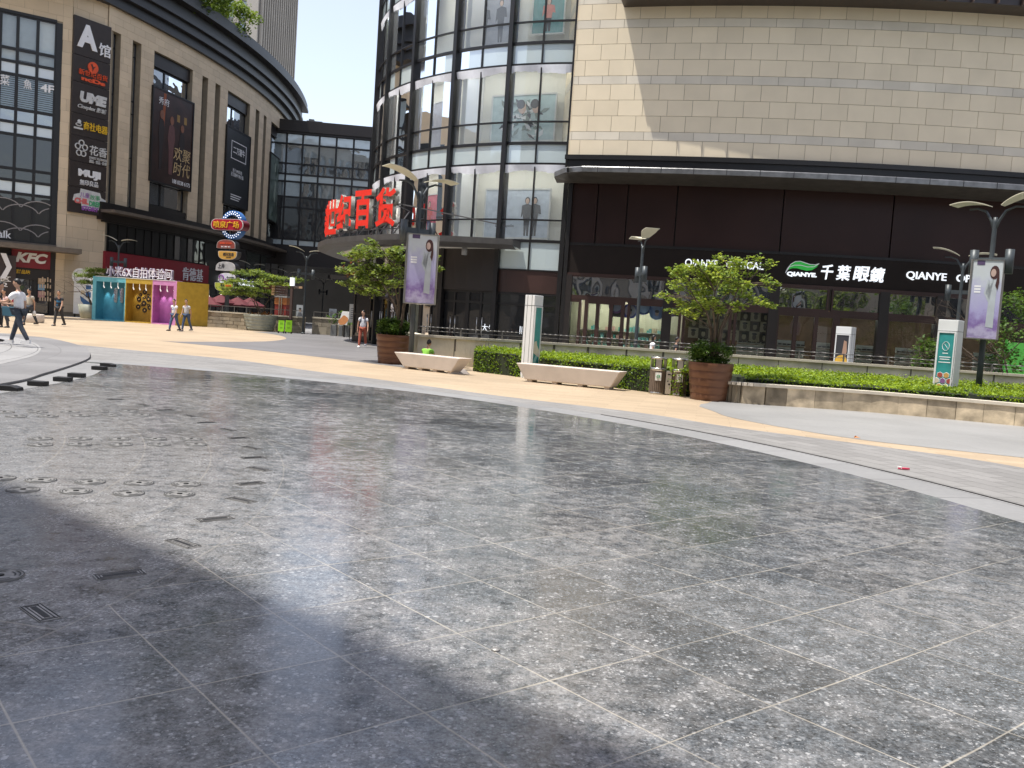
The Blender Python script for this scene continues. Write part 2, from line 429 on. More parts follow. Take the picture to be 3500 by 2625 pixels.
FCX, FCY, FR = -10.32, 5.0, 15.34
def granite_floor():
    g = G('dark_granite_floor')
    x, y = g.sep(g.tc)
    lin = lambda cx, cy, c0, w: g.math('DIVIDE', g.math('ADD', g.math('MULTIPLY', x, cx), g.math('MULTIPLY_ADD', y, cy, -c0)), w)
    wx = g.math('MULTIPLY_ADD', g.noise(g.tc, .9, 2), .05, -.025)
    a = g.math('ADD', lin(.760, .649, .66, .625), wx); b = g.math('ADD', lin(-.6225, .7826, 3.335, .65), wx)
    tid = g.com(g.math('FLOOR', a), g.math('FLOOR', b))
    def line(q, w):
        fr = g.math('ABSOLUTE', g.math('SUBTRACT', g.math('FRACT', q), .5))
        return g.rng(fr, .5 - w, .5 - w * .45, 0, 1)
    wv = g.rng(g.noise(g.tc, 2.2, 2), .35, .7, .005, .0135)
    fr1 = g.math('ABSOLUTE', g.math('SUBTRACT', g.math('FRACT', a), .5)); fr2 = g.math('ABSOLUTE', g.math('SUBTRACT', g.math('FRACT', b), .5))
    l1 = g.rng(fr1, g.math('SUBTRACT', .5, wv), .497, 0, 1); l2 = g.rng(fr2, g.math('SUBTRACT', .5, wv), .497, 0, 1)
    grid = g.math('MAXIMUM', l1, l2)
    t, r = g.polar(-11.2, 5.7)
    outside = g.rng(r, 9.40, 9.45, 0, 1)
    grid = g.math('MULTIPLY', grid, outside)
    for rad in (7.4, 8.15, 8.77, 9.44):
        d = g.math('ABSOLUTE', g.math('SUBTRACT', r, rad))
        grid = g.math('MAXIMUM', grid, g.math('MULTIPLY', g.rng(d, .003, .009, 1, 0), .38))
    # sector joints inside the fountain rings
    tt = g.math('ABSOLUTE', g.math('SUBTRACT', g.math('FRACT', g.math('MULTIPLY', t, 5.0)), .5))
    sec = g.math('MULTIPLY', g.rng(g.math('MULTIPLY', g.math('SUBTRACT', .5, tt), g.math('DIVIDE', r, 5.0)), .003, .009, 1, 0), g.math('SUBTRACT', 1, outside))
    grid = g.math('MAXIMUM', grid, g.math('MULTIPLY', sec, .45))
    pres = g.rng(g.noise(g.com(g.math('MULTIPLY', x, 1.0), g.math('MULTIPLY', y, 1.0)), .8, 3), .36, .58, .45, 1)
    grid = g.math('MULTIPLY', grid, pres)
    # stone: speckle, flakes, slabs and pale dust
    slab = g.white(tid)
    n1 = g.noise(g.tc, 55, 6, .75); n2 = g.noise(g.tc, 170, 3, .7); n3 = g.noise(g.tc, .45, 5, .6); n4 = g.noise(g.tc, 3.5, 5, .65); n5 = g.noise(g.tc, 9, 5, .7)
    n6 = g.noise(g.tc, 24, 5, .75)
    sp = g.rng(n1, .36, .64, .42, 1.75)
    base = g.math('MULTIPLY', sp, g.rng(slab, 0, 1, .74, 1.28))
    base = g.math('MULTIPLY', base, g.rng(n6, .34, .66, .48, 1.6))
    base = g.math('MULTIPLY', base, g.rng(g.noise(g.tc, 7, 5, .7), .36, .64, .78, 1.25))
    base = g.math('MULTIPLY', base, g.rng(n2, .3, .7, .7, 1.35))
    base = g.math('MULTIPLY', base, .080)
    wob = g.N.new('ShaderNodeVectorMath'); wob.operation = 'MULTIPLY_ADD'
    g.L.new(g.noise(g.tc, 70, 3, .7, 'Color'), wob.inputs[0]); wob.inputs[1].default_value = (.03, .03, .03); g.L.new(g.tc, wob.inputs[2])
    flake = None
    for sc_, lo, hi, d0, d1 in ((78, .64, .92, .24, .44), (38, .74, .93, .24, .42), (24, .88, .98, .20, .38)):
        vo = g.N.new('ShaderNodeTexVoronoi'); vo.inputs['Scale'].default_value = sc_; g.L.new(wob.outputs[0], vo.inputs['Vector'])
        f_ = g.math('MULTIPLY', g.rng(g.sep(vo.outputs['Color'])[0], lo, hi, 0, 1), g.rng(vo.outputs['Distance'], d0, d1, 1, 0))
        flake = f_ if flake is None else g.math('MAXIMUM', flake, f_)
    flake = g.math('MULTIPLY', flake, g.rng(n4, .38, .6, .35, 1))
    dusty = g.math('MULTIPLY', g.rng(n3, .40, .62, .08, 1), g.rng(n5, .40, .60, .15, 1))
    dusty = g.math('ADD', dusty, g.math('MULTIPLY', g.rng(n4, .50, .66, 0, .7), .6), clamp=True)
    near = g.rng(r, 6.5, 12.5, 1.0, .0)          # the wet-dry rings round the nozzles are chalky
    dusty = g.math('ADD', dusty, g.math('MULTIPLY', near, g.rng(n5, .3, .62, .3, 1)), clamp=True)
    dusty = g.math('MULTIPLY', dusty, g.rng(n1, .36, .6, .45, 1))
    gcol = g.N.new('ShaderNodeVectorMath'); gcol.operation = 'SCALE'; gcol.inputs[0].default_value = (.89, .99, 1.09); g.L.new(base, gcol.inputs['Scale'])
    c = g.mix(g.math('MULTIPLY', flake, .80), gcol.outputs[0], (.58, .585, .59))
    c = g.mix(g.math('MULTIPLY', dusty, .64), c, (.36, .347, .337))
    c = g.mix(g.math('MULTIPLY', grid, .72), c, (.46, .42, .35))
    g.L.new(c, g.b.inputs['Base Color'])
    ro = g.math('ADD', g.rng(n4, .3, .7, .06, .15), g.math('MULTIPLY', g.math('MAXIMUM', grid, dusty), .16))
    g.L.new(ro, g.b.inputs['Roughness']); g.b.inputs['Specular IOR Level'].default_value = .5
    h = g.math('SUBTRACT', g.math('MULTIPLY', n1, .5), g.math('MULTIPLY', grid, .6))
    g.bump(h, .03, .003)
    return g.m

def smooth(pts, k=6):
    P = [Vector((p[0], p[1])) for p in pts]; out = []
    for i in range(len(P) - 1):
        a, b, c, d = P[max(i - 1, 0)], P[i], P[i + 1], P[min(i + 2, len(P) - 1)]
        for j in range(k):
            t = j / k
            out.append(.5 * ((2 * b) + (c - a) * t + (2 * a - 5 * b + 4 * c - d) * t * t + (3 * b - a - 3 * c + d) * t ** 3))
    return out + [P[-1]]
def px(L, z=0.0): return [gnd(u, v, z).to_2d() for u, v in L]
def sheet(name, pts, z, m, thick=0.0):
    bm = bmesh.new(); vs = [bm.verts.new((p[0], p[1], z)) for p in pts]
    f = bm.faces.new(vs); f.normal_update()
    if f.normal.z < 0: f.normal_flip()
    bmesh.ops.triangulate(bm, faces=[f])
    if thick:
        r = bmesh.ops.extrude_face_region(bm, geom=bm.faces[:])
        bmesh.ops.translate(bm, verts=[q for q in r['geom'] if isinstance(q, bmesh.types.BMVert)], vec=(0, 0, -thick))
        bmesh.ops.recalc_face_normals(bm, faces=bm.faces)
    me = bpy.data.meshes.new(name); bm.to_mesh(me); bm.free(); me.materials.append(m)
    o = bpy.data.objects.new(name, me); COL.objects.link(o)
    return struct(o)
def ring(cx, cy, r, t0, t1, n=64):
    return [Vector((cx + r * math.cos(R(t0 + (t1 - t0) * i / n)), cy + r * math.sin(R(t0 + (t1 - t0) * i / n)))) for i in range(n + 1)]

GREYPAVE = paver('grey_granite_paving', (.27, .27, .268), 2.4, 1.2, ang=-20, mort=.006, joint=.72, var=.06)
YELPAVE = paver('yellow_granite_paving', (.405, .315, .215), 1.2, .3, ang=12, mort=.006, joint=.8, var=.07, rough=.6)
DARKPAVE = paver('dark_grey_paving', (.165, .16, .16), 1.2, .6, ang=14, mort=.006, joint=.75, var=.09)
BRICKPAVE = paver('grey_brick_paving', (.237, .231, .222), .62, .30, polar=(FCX, FCY, 17.0), mort=.007, joint=.42, var=.10)
BANDPAVE = paver('pale_granite_border', (.245, .245, .244), 1.05, 4.0, polar=(FCX, FCY, 15.7), mort=.008, joint=.35, var=.07)
RIMPAVE = paver('grey_granite_rim', (.20, .197, .197), 1.1, 3.0, polar=(-30.6, 13.5, 22), mort=.006, joint=.6, var=.08)
PLATPAVE = paver('pale_platform_paving', (.30, .296, .292), 1.5, .62, polar=(-30.6, 13.5, 20), mort=.010, joint=.32, var=.06)

sheet('ground', [(-500, -500), (500, -500), (500, 900), (-500, 900)], 0.0, GREYPAVE)
yin = [(-70, 23.2)] + [(-40, 29.5), (-24, 29.5)] + px([(0, 1139), (72, 1143), (148, 1163), (253, 1177), (450, 1197), (800, 1230), (1041, 1265), (1282, 1296), (1700, 1353), (2182, 1411), (2500, 1461), (2982, 1524), (3500, 1601)]) + [(8.4, 8.0)]
yout = px([(2390, 1388), (2440, 1407), (2500, 1428), (2700, 1466), (2982, 1509), (3500, 1566)]) + [(9.6, 8.6)]
ytop = [Vector((-70, 66)), Vector((-37, 64.5)), Vector((-26, 62.5)), Vector((-12, 62)), Vector((-6, 40)), Vector((5.2, 22.0))]
sheet('yellow_paving', ytop + smooth(yout) + smooth(yin)[::-1], .004, YELPAVE)
dk = px([(544, 1165.5), (600, 1168), (720, 1168.6), (850, 1168.4), (930, 1166), (972, 1160), (978, 1156), (965, 1149.5), (935, 1143), (900, 1138.5), (860, 1134)])
dk2 = px([(853, 1195), (1100, 1222), (1292, 1246), (1420, 1262)])
sheet('dark_grey_paving', smooth(dk) + [Vector((-16, 62.2)), Vector((-16, 118)), Vector((-27, 118)), Vector((-27, 125)), Vector((-8, 125)), Vector((-8, 46)), Vector((-3, 36)), Vector((-3, 29))] + smooth(dk2)[::-1], .008, DARKPAVE)
sheet('brick_paving_ring', smooth(yin[2:]) + [Vector((8.4, -24)), Vector((-34, -24)), Vector((-34, 24))], .0065, BRICKPAVE)
edge = px([(386, 1249), (340, 1272), (309, 1287), (200, 1312), (63, 1336), (0, 1347)]) + [Vector((-7.6, 11.0)), Vector((-7.6, 6)), Vector((-8.6, 1)), Vector((-9, -8))]
border = ring(FCX, FCY, 16.05, -70, 105) + px([(330, 1243), (300, 1262), (160, 1300), (0, 1330)]) + [Vector((-8.4, 11)), Vector((-8.4, 6)), Vector((-9.2, 1)), Vector((-9.2, -8))]
border = ring(FCX, FCY, 16.05, -70, 105) + [Vector((-16.2, 20.5)), Vector((-12.0, 14)), Vector((-9.2, 9)), Vector((-8.9, 1)), Vector((-9.5, -8))]
sheet('pale_granite_border', border, .012, BANDPAVE)
arcpts = [p for p in ring(FCX, FCY, FR, -62, 92, 80)]
FLOOR = sheet('fountain_floor', arcpts + smooth(edge, 4), .016, granite_floor())
# raised platform with its step
pl = px([(0, 1311), (150, 1275), (250, 1245), (300, 1225), (308, 1211), (300, 1196), (270, 1180), (220, 1166), (150, 1153), (60, 1146), (0, 1142)], .055)
pl = [Vector((-8.3, 2)), Vector((-7.7, 8))] + pl + [Vector((-21, 30.6)), Vector((-30, 29)), Vector((-60, 20)), Vector((-60, 2))]
sp = smooth(pl[:-3], 5) + pl[-3:]
rim = sheet('platform_rim', sp, .055, RIMPAVE, .054)
cx_ = sum((p.x for p in sp), 0) / len(sp)
def inset(P, d):
    out = []
    for i, p in enumerate(P):
        t = (P[min(i + 1, len(P) - 1)] - P[max(i - 1, 0)]).normalized(); out.append(p + Vector((-t.y, t.x)) * d)
    return out
sheet('raised_platform', inset(sp[:-3], 1.15) + [Vector((-30, 28)), Vector((-59, 19)), Vector((-59, 2.2))], .059, PLATPAVE)
ms = MB()                       # thin black strip along the step, then the gutter round the floor's border
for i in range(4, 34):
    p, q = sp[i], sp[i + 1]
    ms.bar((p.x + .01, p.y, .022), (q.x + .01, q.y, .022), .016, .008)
struct(ms.build('platform_step_strip', BLACK))
gt = ring(FCX, FCY, 16.1, -30, 42, 60)
ms = MB()
for i in range(60): ms.bar((gt[i].x, gt[i].y, .004), (gt[i + 1].x, gt[i + 1].y, .004), .03, .019)
struct(ms.build('drain_gutter', BLACK))
# smooth grey apron in front of the low planter wall
ap = px([(2390, 1390), (2440, 1407), (2500, 1428), (2700, 1466), (2982, 1509), (3500, 1566)])
APRON = paver('blue_grey_paving', (.278, .276, .268), 2.6, 1.3, ang=-6, mort=.006, joint=.78, var=.05, rough=.5)
sheet('smooth_grey_apron', smooth(ap) + [Vector((10.5, 8.4)), Vector((30, 8)), Vector((30, 22)), Vector((5.6, 22))] + px([(2395, 1382)]), .008, APRON)
# ---------------------------------------------------------------- the long stone mall with its tall slots and posters
K1 = 900 / 2133.0
def c1(x, y): return x * K1, y * K1                      # readings taken on enlarged views, in photo pixels
def c2(x, y): return 600 + x * K1, y * K1
def c3(x, y): return 1200 + x * K1, y * K1
def c4(x, y): return 1900 + x * K1, y * K1
def c6(x, y): return x * .42194, 600 + y * .42194
def c7(x, y): return 600 + x * .42194, 600 + y * .42194
def c8(x, y): return 1000 + x * .42194, 600 + y * .42194
def s1(x, y): return 1700 + x * .48222, 600 + y * .48222
def s2(x, y): return 2200 + x * .48209, 600 + y * .48209
def s3(x, y): return 2700 + x * .54237, 600 + y * .54237

def tiles(mb, P, s0, s1, z0, z1, rows, L, zref, gap=.012, out=.03, rng=random, flat=True, sref=0.0, segs=1):
    """stone slabs in courses over s0..s1, z0..z1; rows = [(height, material)] repeated from zref up; P(s, z, d)"""
    z, i = zref, 0
    while z < z1:
        h, mi = rows[i % len(rows)]
        a, b = max(z, z0), min(z + h, z1)
        if b - a > .04:
            off = (.5 * (i % 2) + .13 * (i % 3)) * L; k = math.floor((s0 - sref - off) / L); s = sref + off + k * L
            while s < s1:
                l, r = max(s, s0), min(s + L, s1)
                if r - l > .04:
                    tn = min(1, max(0, rng.gauss(.5, .24))); g = gap / 2
                    A, B, C, D = (l + g, a + g), (r - g, a + g), (r - g, b - g), (l + g, b - g)
                    e = out
                    pts = [P(*A, e), P(*B, e), P(*C, e), P(*D, e), P(*A, 0), P(*B, 0), P(*C, 0), P(*D, 0)]
                    mb.add(pts, [(0, 1, 2, 3), (4, 5, 1, 0), (5, 6, 2, 1), (6, 7, 3, 2), (7, 4, 0, 3)], mi, tn)
                s += L
        z += h; i += 1

def windowf(parent, fr, a0, a1, b0, b1, cols, rows, gm, fm, d=.0, fw=.08, name='window', fd=.06, blinds=None):
    """a flat window: glass sheet, with its frame of bars as sub-part; cols/rows = inner bar positions"""
    m = MB(); m.quad(fr.pt(a0, b0, d), fr.pt(a1, b0, d), fr.pt(a1, b1, d), fr.pt(a0, b1, d))
    w = m.build(name, gm, parent)
    m = MB()
    for a in [a0 + fw / 2, a1 - fw / 2] + list(cols): m.fbox(fr, a - fw / 2, a + fw / 2, b0, b1, d - fd, d + fd)
    for b in [b0 + fw / 2, b1 - fw / 2] + list(rows): m.fbox(fr, a0 + fw, a1 - fw, b - fw / 2, b + fw / 2, d - fd + .004, d + fd - .004)
    m.build('frame', fm, w)
    return w
def windowa(parent, arc, t0, t1, z0, z1, cols, rows, gm, fm, d=.0, fw=.08, name='window', fd=.06, n=2):
    if t0 > t1: t0, t1 = t1, t0
    m = MB(); k = max(n, 1)
    ts = [t0 + (t1 - t0) * i / k for i in range(k + 1)]
    for i in range(k): m.quad(arc.pt(ts[i], z0, d), arc.pt(ts[i + 1], z0, d), arc.pt(ts[i + 1], z1, d), arc.pt(ts[i], z1, d))
    w = m.build(name, gm, parent)
    q = fw / arc.r; m = MB()
    for t in [t0 + q / 2, t1 - q / 2] + list(cols): m.abox(arc, t - q / 2, t + q / 2, z0, z1, d - fd, d + fd, 1)
    for b in [z0 + fw / 2, z1 - fw / 2] + list(rows): m.abox(arc, t0 + q, t1 - q, b - fw / 2, b + fw / 2, d - fd + .004, d + fd - .004, k)
    m.build('frame', fm, w)
    return w

LEFT = Arc(-118.6, 96.07, 90.5, False)
MALL = thing('stone_mall', (-34, 80, 0), 'curved tan stone mall with tall dark slots and black cornice beside the glass bridge', 'building')
ZT, ZB = 21.98, 8.9
def LT(p): return LEFT.hit(*p)[0]
opens = [('slot', c1(903, 240), c1(980, 272)), ('slot', c1(1075, 322), c1(1146, 355)), ('bay', c1(1250, 412), c1(1562, 566)), ('slot', c1(1640, 606), c1(1686, 630)),
         ('slot', c1(1745, 664), c1(1786, 686)), ('bay', c1(1846, 735), c1(2026, 846)), ('slot', c2(650, 878), c2(680, 894)), ('slot', c2(715, 926), c2(737, 942)), ('bay', c2(775, 986), c2(866, 1052))]
opens = [(k, LT(a), LT(b)) for k, a, b in opens]
TW0 = LT(c1(880, 225)); TW1 = LT(c2(945, 1080))
rngL = random.Random(3)
wall = MB(); back = MB()
LP = lambda s, z, d: LEFT.pt(s / LEFT.r, z, d)
rowsL = [(.56, 0)]
pillars = []; t = TW0
for k, a, b in opens: pillars.append((t, a)); t = b
pillars.append((t, TW1))
for a, b in pillars:
    tiles(wall, LP, a * LEFT.r, b * LEFT.r, ZB, ZT, rowsL, 1.25, 7.0, rng=rngL)
    back.abox(LEFT, a, b, ZB - .02, ZT, -.9, .0)
tiles(wall, LP, TW0 * LEFT.r, TW1 * LEFT.r, ZT, 24.2, rowsL, 1.25, 7.0 + .56 * 26.75 - .56 * .0, rng=rngL)
back.abox(LEFT, TW0, TW1, ZT, 24.2, -.9, 0)
back.abox(LEFT, TW0, TW1 + .03, 24.2, 26.4, -2, 0)
wall.v, vv = wall.v, None
o = wall.build('wall', [STONE_L], MALL)
back.build('wall_core', JOINT, o)
m = MB(); m.abox(LEFT, TW1, TW1 + .08, 0, 24, -8, -.6, 4); m.build('dark_end_wall', BROWN, MALL)
m = MB()
for z0, z1, d in ((23.75, 24.5, .35), (24.5, 25.2, .8), (25.2, 25.5, 1.15), (25.5, 26.3, 1.0), (26.3, 26.6, 1.75), (26.6, 27.3, 1.6)):
    m.abox(LEFT, TW0 - .2, TW1 + .012, z0, z1, -1.5, d, 60)
m.build('cornice', CORN, MALL)
# the openings
for k, a, b in opens:
    ww = (b - a) * LEFT.r
    if k == 'slot':
        windowa(MALL, LEFT, a, b, ZB, ZT - .02, [], [ZT - 1.1, 17.4, 16.4, 12.9, 11.9], DARKGL, BLACK, -.55, .07, n=1)
    else:
        w = windowa(MALL, LEFT, a, b, ZB + .6, ZT - 1.1, [(a * .62 + b * .38)], [], SKYGL, BLACK, -.5, .16, n=2)
        m = MB(); m.abox(LEFT, a, b, ZT - 1.1, ZT - .01, -.6, -.25, 2); m.build('lintel', BROWN, w); m = MB(); m.abox(LEFT, a, b, ZB, ZB + .6, -.6, -.1, 2); m.build('sill', BROWN, w)
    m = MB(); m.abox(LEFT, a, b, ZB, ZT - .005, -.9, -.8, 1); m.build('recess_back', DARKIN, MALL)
# canopy strip and the dark storeys below
TE = LT(c7(850, 590)) + .02
m = MB(); m.abox(LEFT, TW0 - .004, TW1, 7.55, 8.9, -1, .25, 30)
m.build('fascia', BROWN, MALL)
m = MB(); m.abox(LEFT, TW0 - .004, TW1 + .02, 8.1, 8.32, .2, 1.5, 40); m.build('canopy', mat('canopy_edge', (.16, .13, .10), .5, .2), MALL)
TR1 = LT((706, 930))
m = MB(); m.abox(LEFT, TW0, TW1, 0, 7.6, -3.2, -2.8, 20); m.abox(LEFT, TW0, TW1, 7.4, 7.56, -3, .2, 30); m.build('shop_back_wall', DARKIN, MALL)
ts = [TW0 + (TR1 - TW0) * i / 7 for i in range(8)]
for i in range(7):
    windowa(MALL, LEFT, ts[i], ts[i + 1], 5.25, 7.55, [(ts[i] + ts[i + 1]) / 2], [], DARKGL, BLACK, -.25, .09)
    windowa(MALL, LEFT, ts[i], ts[i + 1], .05, 3.45, [(ts[i] + ts[i + 1]) / 2], [2.6], DARKGL, BLACK, -.15, .09)
ts = [TR1 + (TW1 - TR1) * i / 6 for i in range(7)]
POSTG = glass('poster_glass', (.5, .55, .6), .1, .02, clear=.3, body=(.08, .11, .10), wob=.02)
for i in range(6):
    windowa(MALL, LEFT, ts[i], ts[i + 1], 4.7, 7.5, [], [], POSTG if i in (2, 3) else DARKGL, BLACK, -.25, .12)
    windowa(MALL, LEFT, ts[i], ts[i + 1], .05, 3.4, [(ts[i] + ts[i + 1]) / 2], [2.6], DARKGL, BLACK, -.15, .09)
m = MB(); m.abox(LEFT, TR1 + .002, ts[3] + .004, 3.4, 4.7, -.3, .12, 8); m.build('black_fascia', BLACK, MALL)

# corner block: sign face and the glazed end
C0 = aty(238, 400, 66.0); C1_ = aty(366, 400, 68.6); CL = aty(0, 400, 63.55)
dL = (C0 - CL).to_2d().normalized(); CLX = C0.to_2d() - dL * 17
FS, WS = wallframe(C0, C1_); FL, WL = wallframe(CLX, C0)
cor = thing('corner_pavilion', (C0.x, C0.y, 0), 'glazed corner pavilion with stone pier and fried chicken counter beside the tall sign', 'building')
wall = MB(); core = MB(); rc = random.Random(5)
tiles(wall, FS.pt, 0, WS + .15, 0.3, 25.5, [(.84, 0), (.84, 0)], 1.25, 0, rng=rc, sref=-.3)
pw = WL - FL.hit(*c1(512, 130))[0]
tiles(wall, FL.pt, WL - pw, WL, 0.3, 25.5, [(.84, 0), (.84, 0)], 1.5, 0, rng=rc, sref=WL - pw * .4)
core.prism([FS.pt(WS + .3, 0, -.01), FS.pt(0, 0, -.01), FL.pt(WL - pw, 0, -.01), FL.pt(WL - pw, 0, -1.6), FS.pt(WS + .3, 0, -2.5)], (0, 0, 26.5))
zr = [FL.hit(0, y * K1)[1] for y in (85, 370, 475, 580, 860, 970, 1070, 1350, 1445, 1550)] + [FL.hit(*c6(0, 522))[1]]
core.fbox(FL, 0, WL - pw, zr[0], 26.5, -1.2, 0)
w_ = wall.build('pier', STONE_L, cor); core.build('pier_core', JOINT, w_)
tw = MB(); tiles(tw, FL.pt, 0, WL - pw, zr[0] + .15, 25.5, [(.84, 0)], 1.5, 0, rng=rc); tw.build('parapet', STONE_L, cor)
m = MB(); m.fbox(FL, 0, WL - pw, 0, zr[0], -2.2, -2.0); m.build('inner_wall', DARKIN, cor)
au = [FL.hit(x * K1, 900 * K1)[0] for x in (-290, -150, -12, 128, 290, 440)]
BLIND = mat('white_blind', (.86, .88, .90), .6, var=.05)
BLUEB = mat('blue_slat_blind', (.55, .66, .74), .6, var=.1, scale=1)
FROSTW = glass('pale_spandrel_glass', (.36, .43, .43), .05, .08, clear=0.0, body=(.60, .66, .67))
CURT = mat('maroon_backdrop', (.055, .03, .03), .7, var=.2)
rowm = [('b', BLIND), ('b', BLIND), ('s', FROSTW), ('b', BLUEB), ('d', DARKIN), ('s', FROSTW), ('d', CURT), ('d', CURT), ('s', FROSTW), ('d', CURT)]
for i in range(len(au) - 1):
    for j, (k, mm) in enumerate(rowm):
        z1, z0 = zr[j], zr[j + 1]
        w = windowf(cor, FL, au[i], au[i + 1], z0, z1, [], [], mm if k == 's' else (CLEAR if k == 'b' else SKYGL if j in (4,) else DARKGL if j > 5 else CLEAR), BLACK, -.1, .10, fd=.08)
        if k == 'b':
            m = MB()
            if mm is BLUEB:
                n = 16
                for q in range(n):
                    zz = z0 + (z1 - z0) * (q + .5) / n; m.fbox(FL, au[i] + .08, au[i + 1] - .08, zz - .05, zz + .035, -.36, -.33, 0, .5)
            else: m.fbox(FL, au[i] + .06, au[i + 1] - .06, z0 + (.0 if i != 3 else .25), z1, -.36, -.33)
            m.build('blind', mm, w)
m = MB(); m.fbox(FL, au[-1], WL - pw, zr[-1], zr[0], -.4, .05); m.fbox(FL, 0, au[-1], zr[0], zr[0] + .2, -.3, .06); m.build('curtain_wall_frame', BLACK, cor)
m = MB()                                                   # swirling light bands on the backdrop of the first floor
for k in range(12):
    a0 = au[1] + (k % 6) * 1.15 + .3; b0 = zr[-1] + .5 + (k // 6) * 1.7 + .35 * (k % 2); rr = 1.2
    for q in range(9):
        p, s = [(a0 + rr * math.cos(R(20 + 140 * (q + e) / 9)), b0 + .8 * math.sin(R(20 + 140 * (q + e) / 9)) - .3) for e in (0, 1)]
        if min(p[0], s[0]) > au[0] and max(p[0], s[0]) < au[-1]: m.bar(FL.pt(*p, -.03), FL.pt(*s, -.03), .03, .07)
m.build('swirl_decoration', mat('pale_swirl', (.30, .28, .27), .6), cor)
letters('lettering', 'walk', LETW, cor, FL, FL.hit(*c6(-70, 0))[0], FL.hit(*c6(105, 0))[0], FL.hit(*c6(50, 508))[1], FL.hit(*c6(50, 448))[1], .06, .05, .02)
letters('lettering', '菜', LETW, cor, FL, FL.hit(*c1(0, 650))[0], FL.hit(*c1(78, 650))[0], FL.hit(*c1(40, 690))[1], FL.hit(*c1(40, 605))[1], .0, .03, .01)
letters('lettering', '魚', LETW, cor, FL, FL.hit(*c1(190, 680))[0], FL.hit(*c1(258, 680))[0], FL.hit(*c1(225, 722))[1], FL.hit(*c1(225, 645))[1], .0, .03, .01)
letters('lettering', '4F', LETW, cor, FL, FL.hit(*c1(328, 715))[0], FL.hit(*c1(437, 715))[0], FL.hit(*c1(380, 748))[1], FL.hit(*c1(380, 685))[1], .0, .03, .03)
# ground floor of the pavilion
zc = zr[-1]
m = MB(); m.fbox(FL, 0, WL + .9, zc - .55, zc - .2, -.5, 1.8); m.fbox(FL, 0, WL - pw + .02, zc - .2, zc, -.5, .1); m.build('canopy', mat('canopy_edge', (.16, .13, .10), .5), cor)
m = MB(); m.fbox(FL, 0, FL.hit(*c6(60, 800))[0], 0, zc - .55, -1, .0); m.fbox(FL, FL.hit(*c6(405, 800))[0], WL - pw, 0, zc - .55, -1, .02)
m.fbox(FL, FL.hit(*c6(60, 800))[0], FL.hit(*c6(405, 800))[0], FL.hit(*c6(250, 745))[1] - .9, zc - .55, -1, -.1); m.build('shopfront_surround', BROWN, cor)
a0, a1 = FL.hit(*c6(92, 800))[0], FL.hit(*c6(270, 800))[0]
w = windowf(cor, FL, a0 - .6, a1, 0.05, FL.hit(*c6(180, 822))[1], [a0 + 1.2], [], SKYGL, BLACK, -.3, .08)
w = windowf(cor, FL, a1, FL.hit(*c6(405, 800))[0], 0.05, FL.hit(*c6(180, 822))[1], [], [], DARKGL, BLACK, -.28, .06)
FOOD = [plain('menu_tan', (.45, .32, .2)), plain('menu_blue', (.22, .36, .48)), plain('menu_pink', (.5, .26, .24)), plain('menu_dark', (.05, .04, .04))]
for k, (y0, y1) in enumerate(((830, 880), (880, 930), (935, 990), (995, 1035))):
    A, zz1 = FL.hit(*c6(308, y0)); B, _ = FL.hit(*c6(362, y0)); zz0 = FL.hit(*c6(308, y1))[1]
    t_ = MB(); t_.fbox(FL, A, B, zz0 + .03, zz1, .03, .07); 
    for q in range(5): t_.fbox(FL, A + .08 + .17 * q, A + .17 + .17 * q, zz0 + .2, zz0 + .45 + .1 * (q % 2), .07, .075, 1)
    t_.build('menu_panel', [FOOD[k], plain('menu_spot', (.6, .45, .3))], cor)
letters('lettering', '甜品站', YEL, cor, FL, FL.hit(*c6(132, 780))[0], FL.hit(*c6(245, 780))[0], FL.hit(*c6(185, 796))[1], FL.hit(*c6(185, 762))[1], -.08, .05, .03)
# red counter sign
A0, Z1 = FL.hit(*c6(95, 565)); A1, _ = FL.hit(*c6(410, 600)); Z0 = FL.hit(*c6(92, 738))[1]
ks = thing('red_shop_sign', FL.pt((A0 + A1) / 2, Z0, .05), 'red fascia sign with white slanted letters above the dessert counter', 'sign')
m = MB(); m.fbox(FL, A0, A1, Z0, Z1 - .1, -.09, .12); m.build('board', RED, ks, bevel=.01)
letters('lettering', 'KFC', LETW, ks, FL, A0 + (A1 - A0) * .09, A0 + (A1 - A0) * .93, Z0 + (Z1 - Z0) * .24, Z0 + (Z1 - Z0) * .72, .12, .06, .05, .25)
# long red band along the mall
rb = thing('long_red_shop_sign', LEFT.pt((TW0 + TR1) / 2, 3.55, .1), 'long red shop fascia along the stone mall behind the colourful booth', 'sign')
m = MB(); m.abox(LEFT, TW0 + .003, TR1, 3.5, 5.18, -.3, .22, 16); m.build('board', RED, rb)
u0, u1 = c6(1455, 820), c6(1620, 820)
ta, tb = LT(u0), LT(u1); tc_ = (ta + tb) / 2; fr = LEFT.frame(tc_, 0, .22)
hw = (tb - ta) * LEFT.r / 2
letters('lettering', '肯德基', LETW, rb, fr, -hw, hw, 3.6, 4.75, .0, .08, .0)
us = thing('black_shop_sign', LEFT.pt(TR1 + .02, 3.6, .15), 'white block letters on a black fascia behind the oval signpost', 'sign')
ta, tb = LT(c7(338, 800)), LT(c7(618, 835)); fr = LEFT.frame((ta + tb) / 2, 0, .13); hw = (tb - ta) * LEFT.r / 2
letters('lettering', 'UNDER ARMOUR', LETLIT, us, fr, -hw, hw, 3.75, 4.45, .0, .06, .03)
r2 = thing('plain_red_shop_sign', LEFT.pt(ts[4], 3.6, .15), 'plain red fascia at the far end of the stone mall beside the black fascia', 'sign')
m = MB(); m.abox(LEFT, ts[3] + .006, TW1 - .01, 3.4, 4.75, -.3, .13, 6); m.build('board', RED, r2)
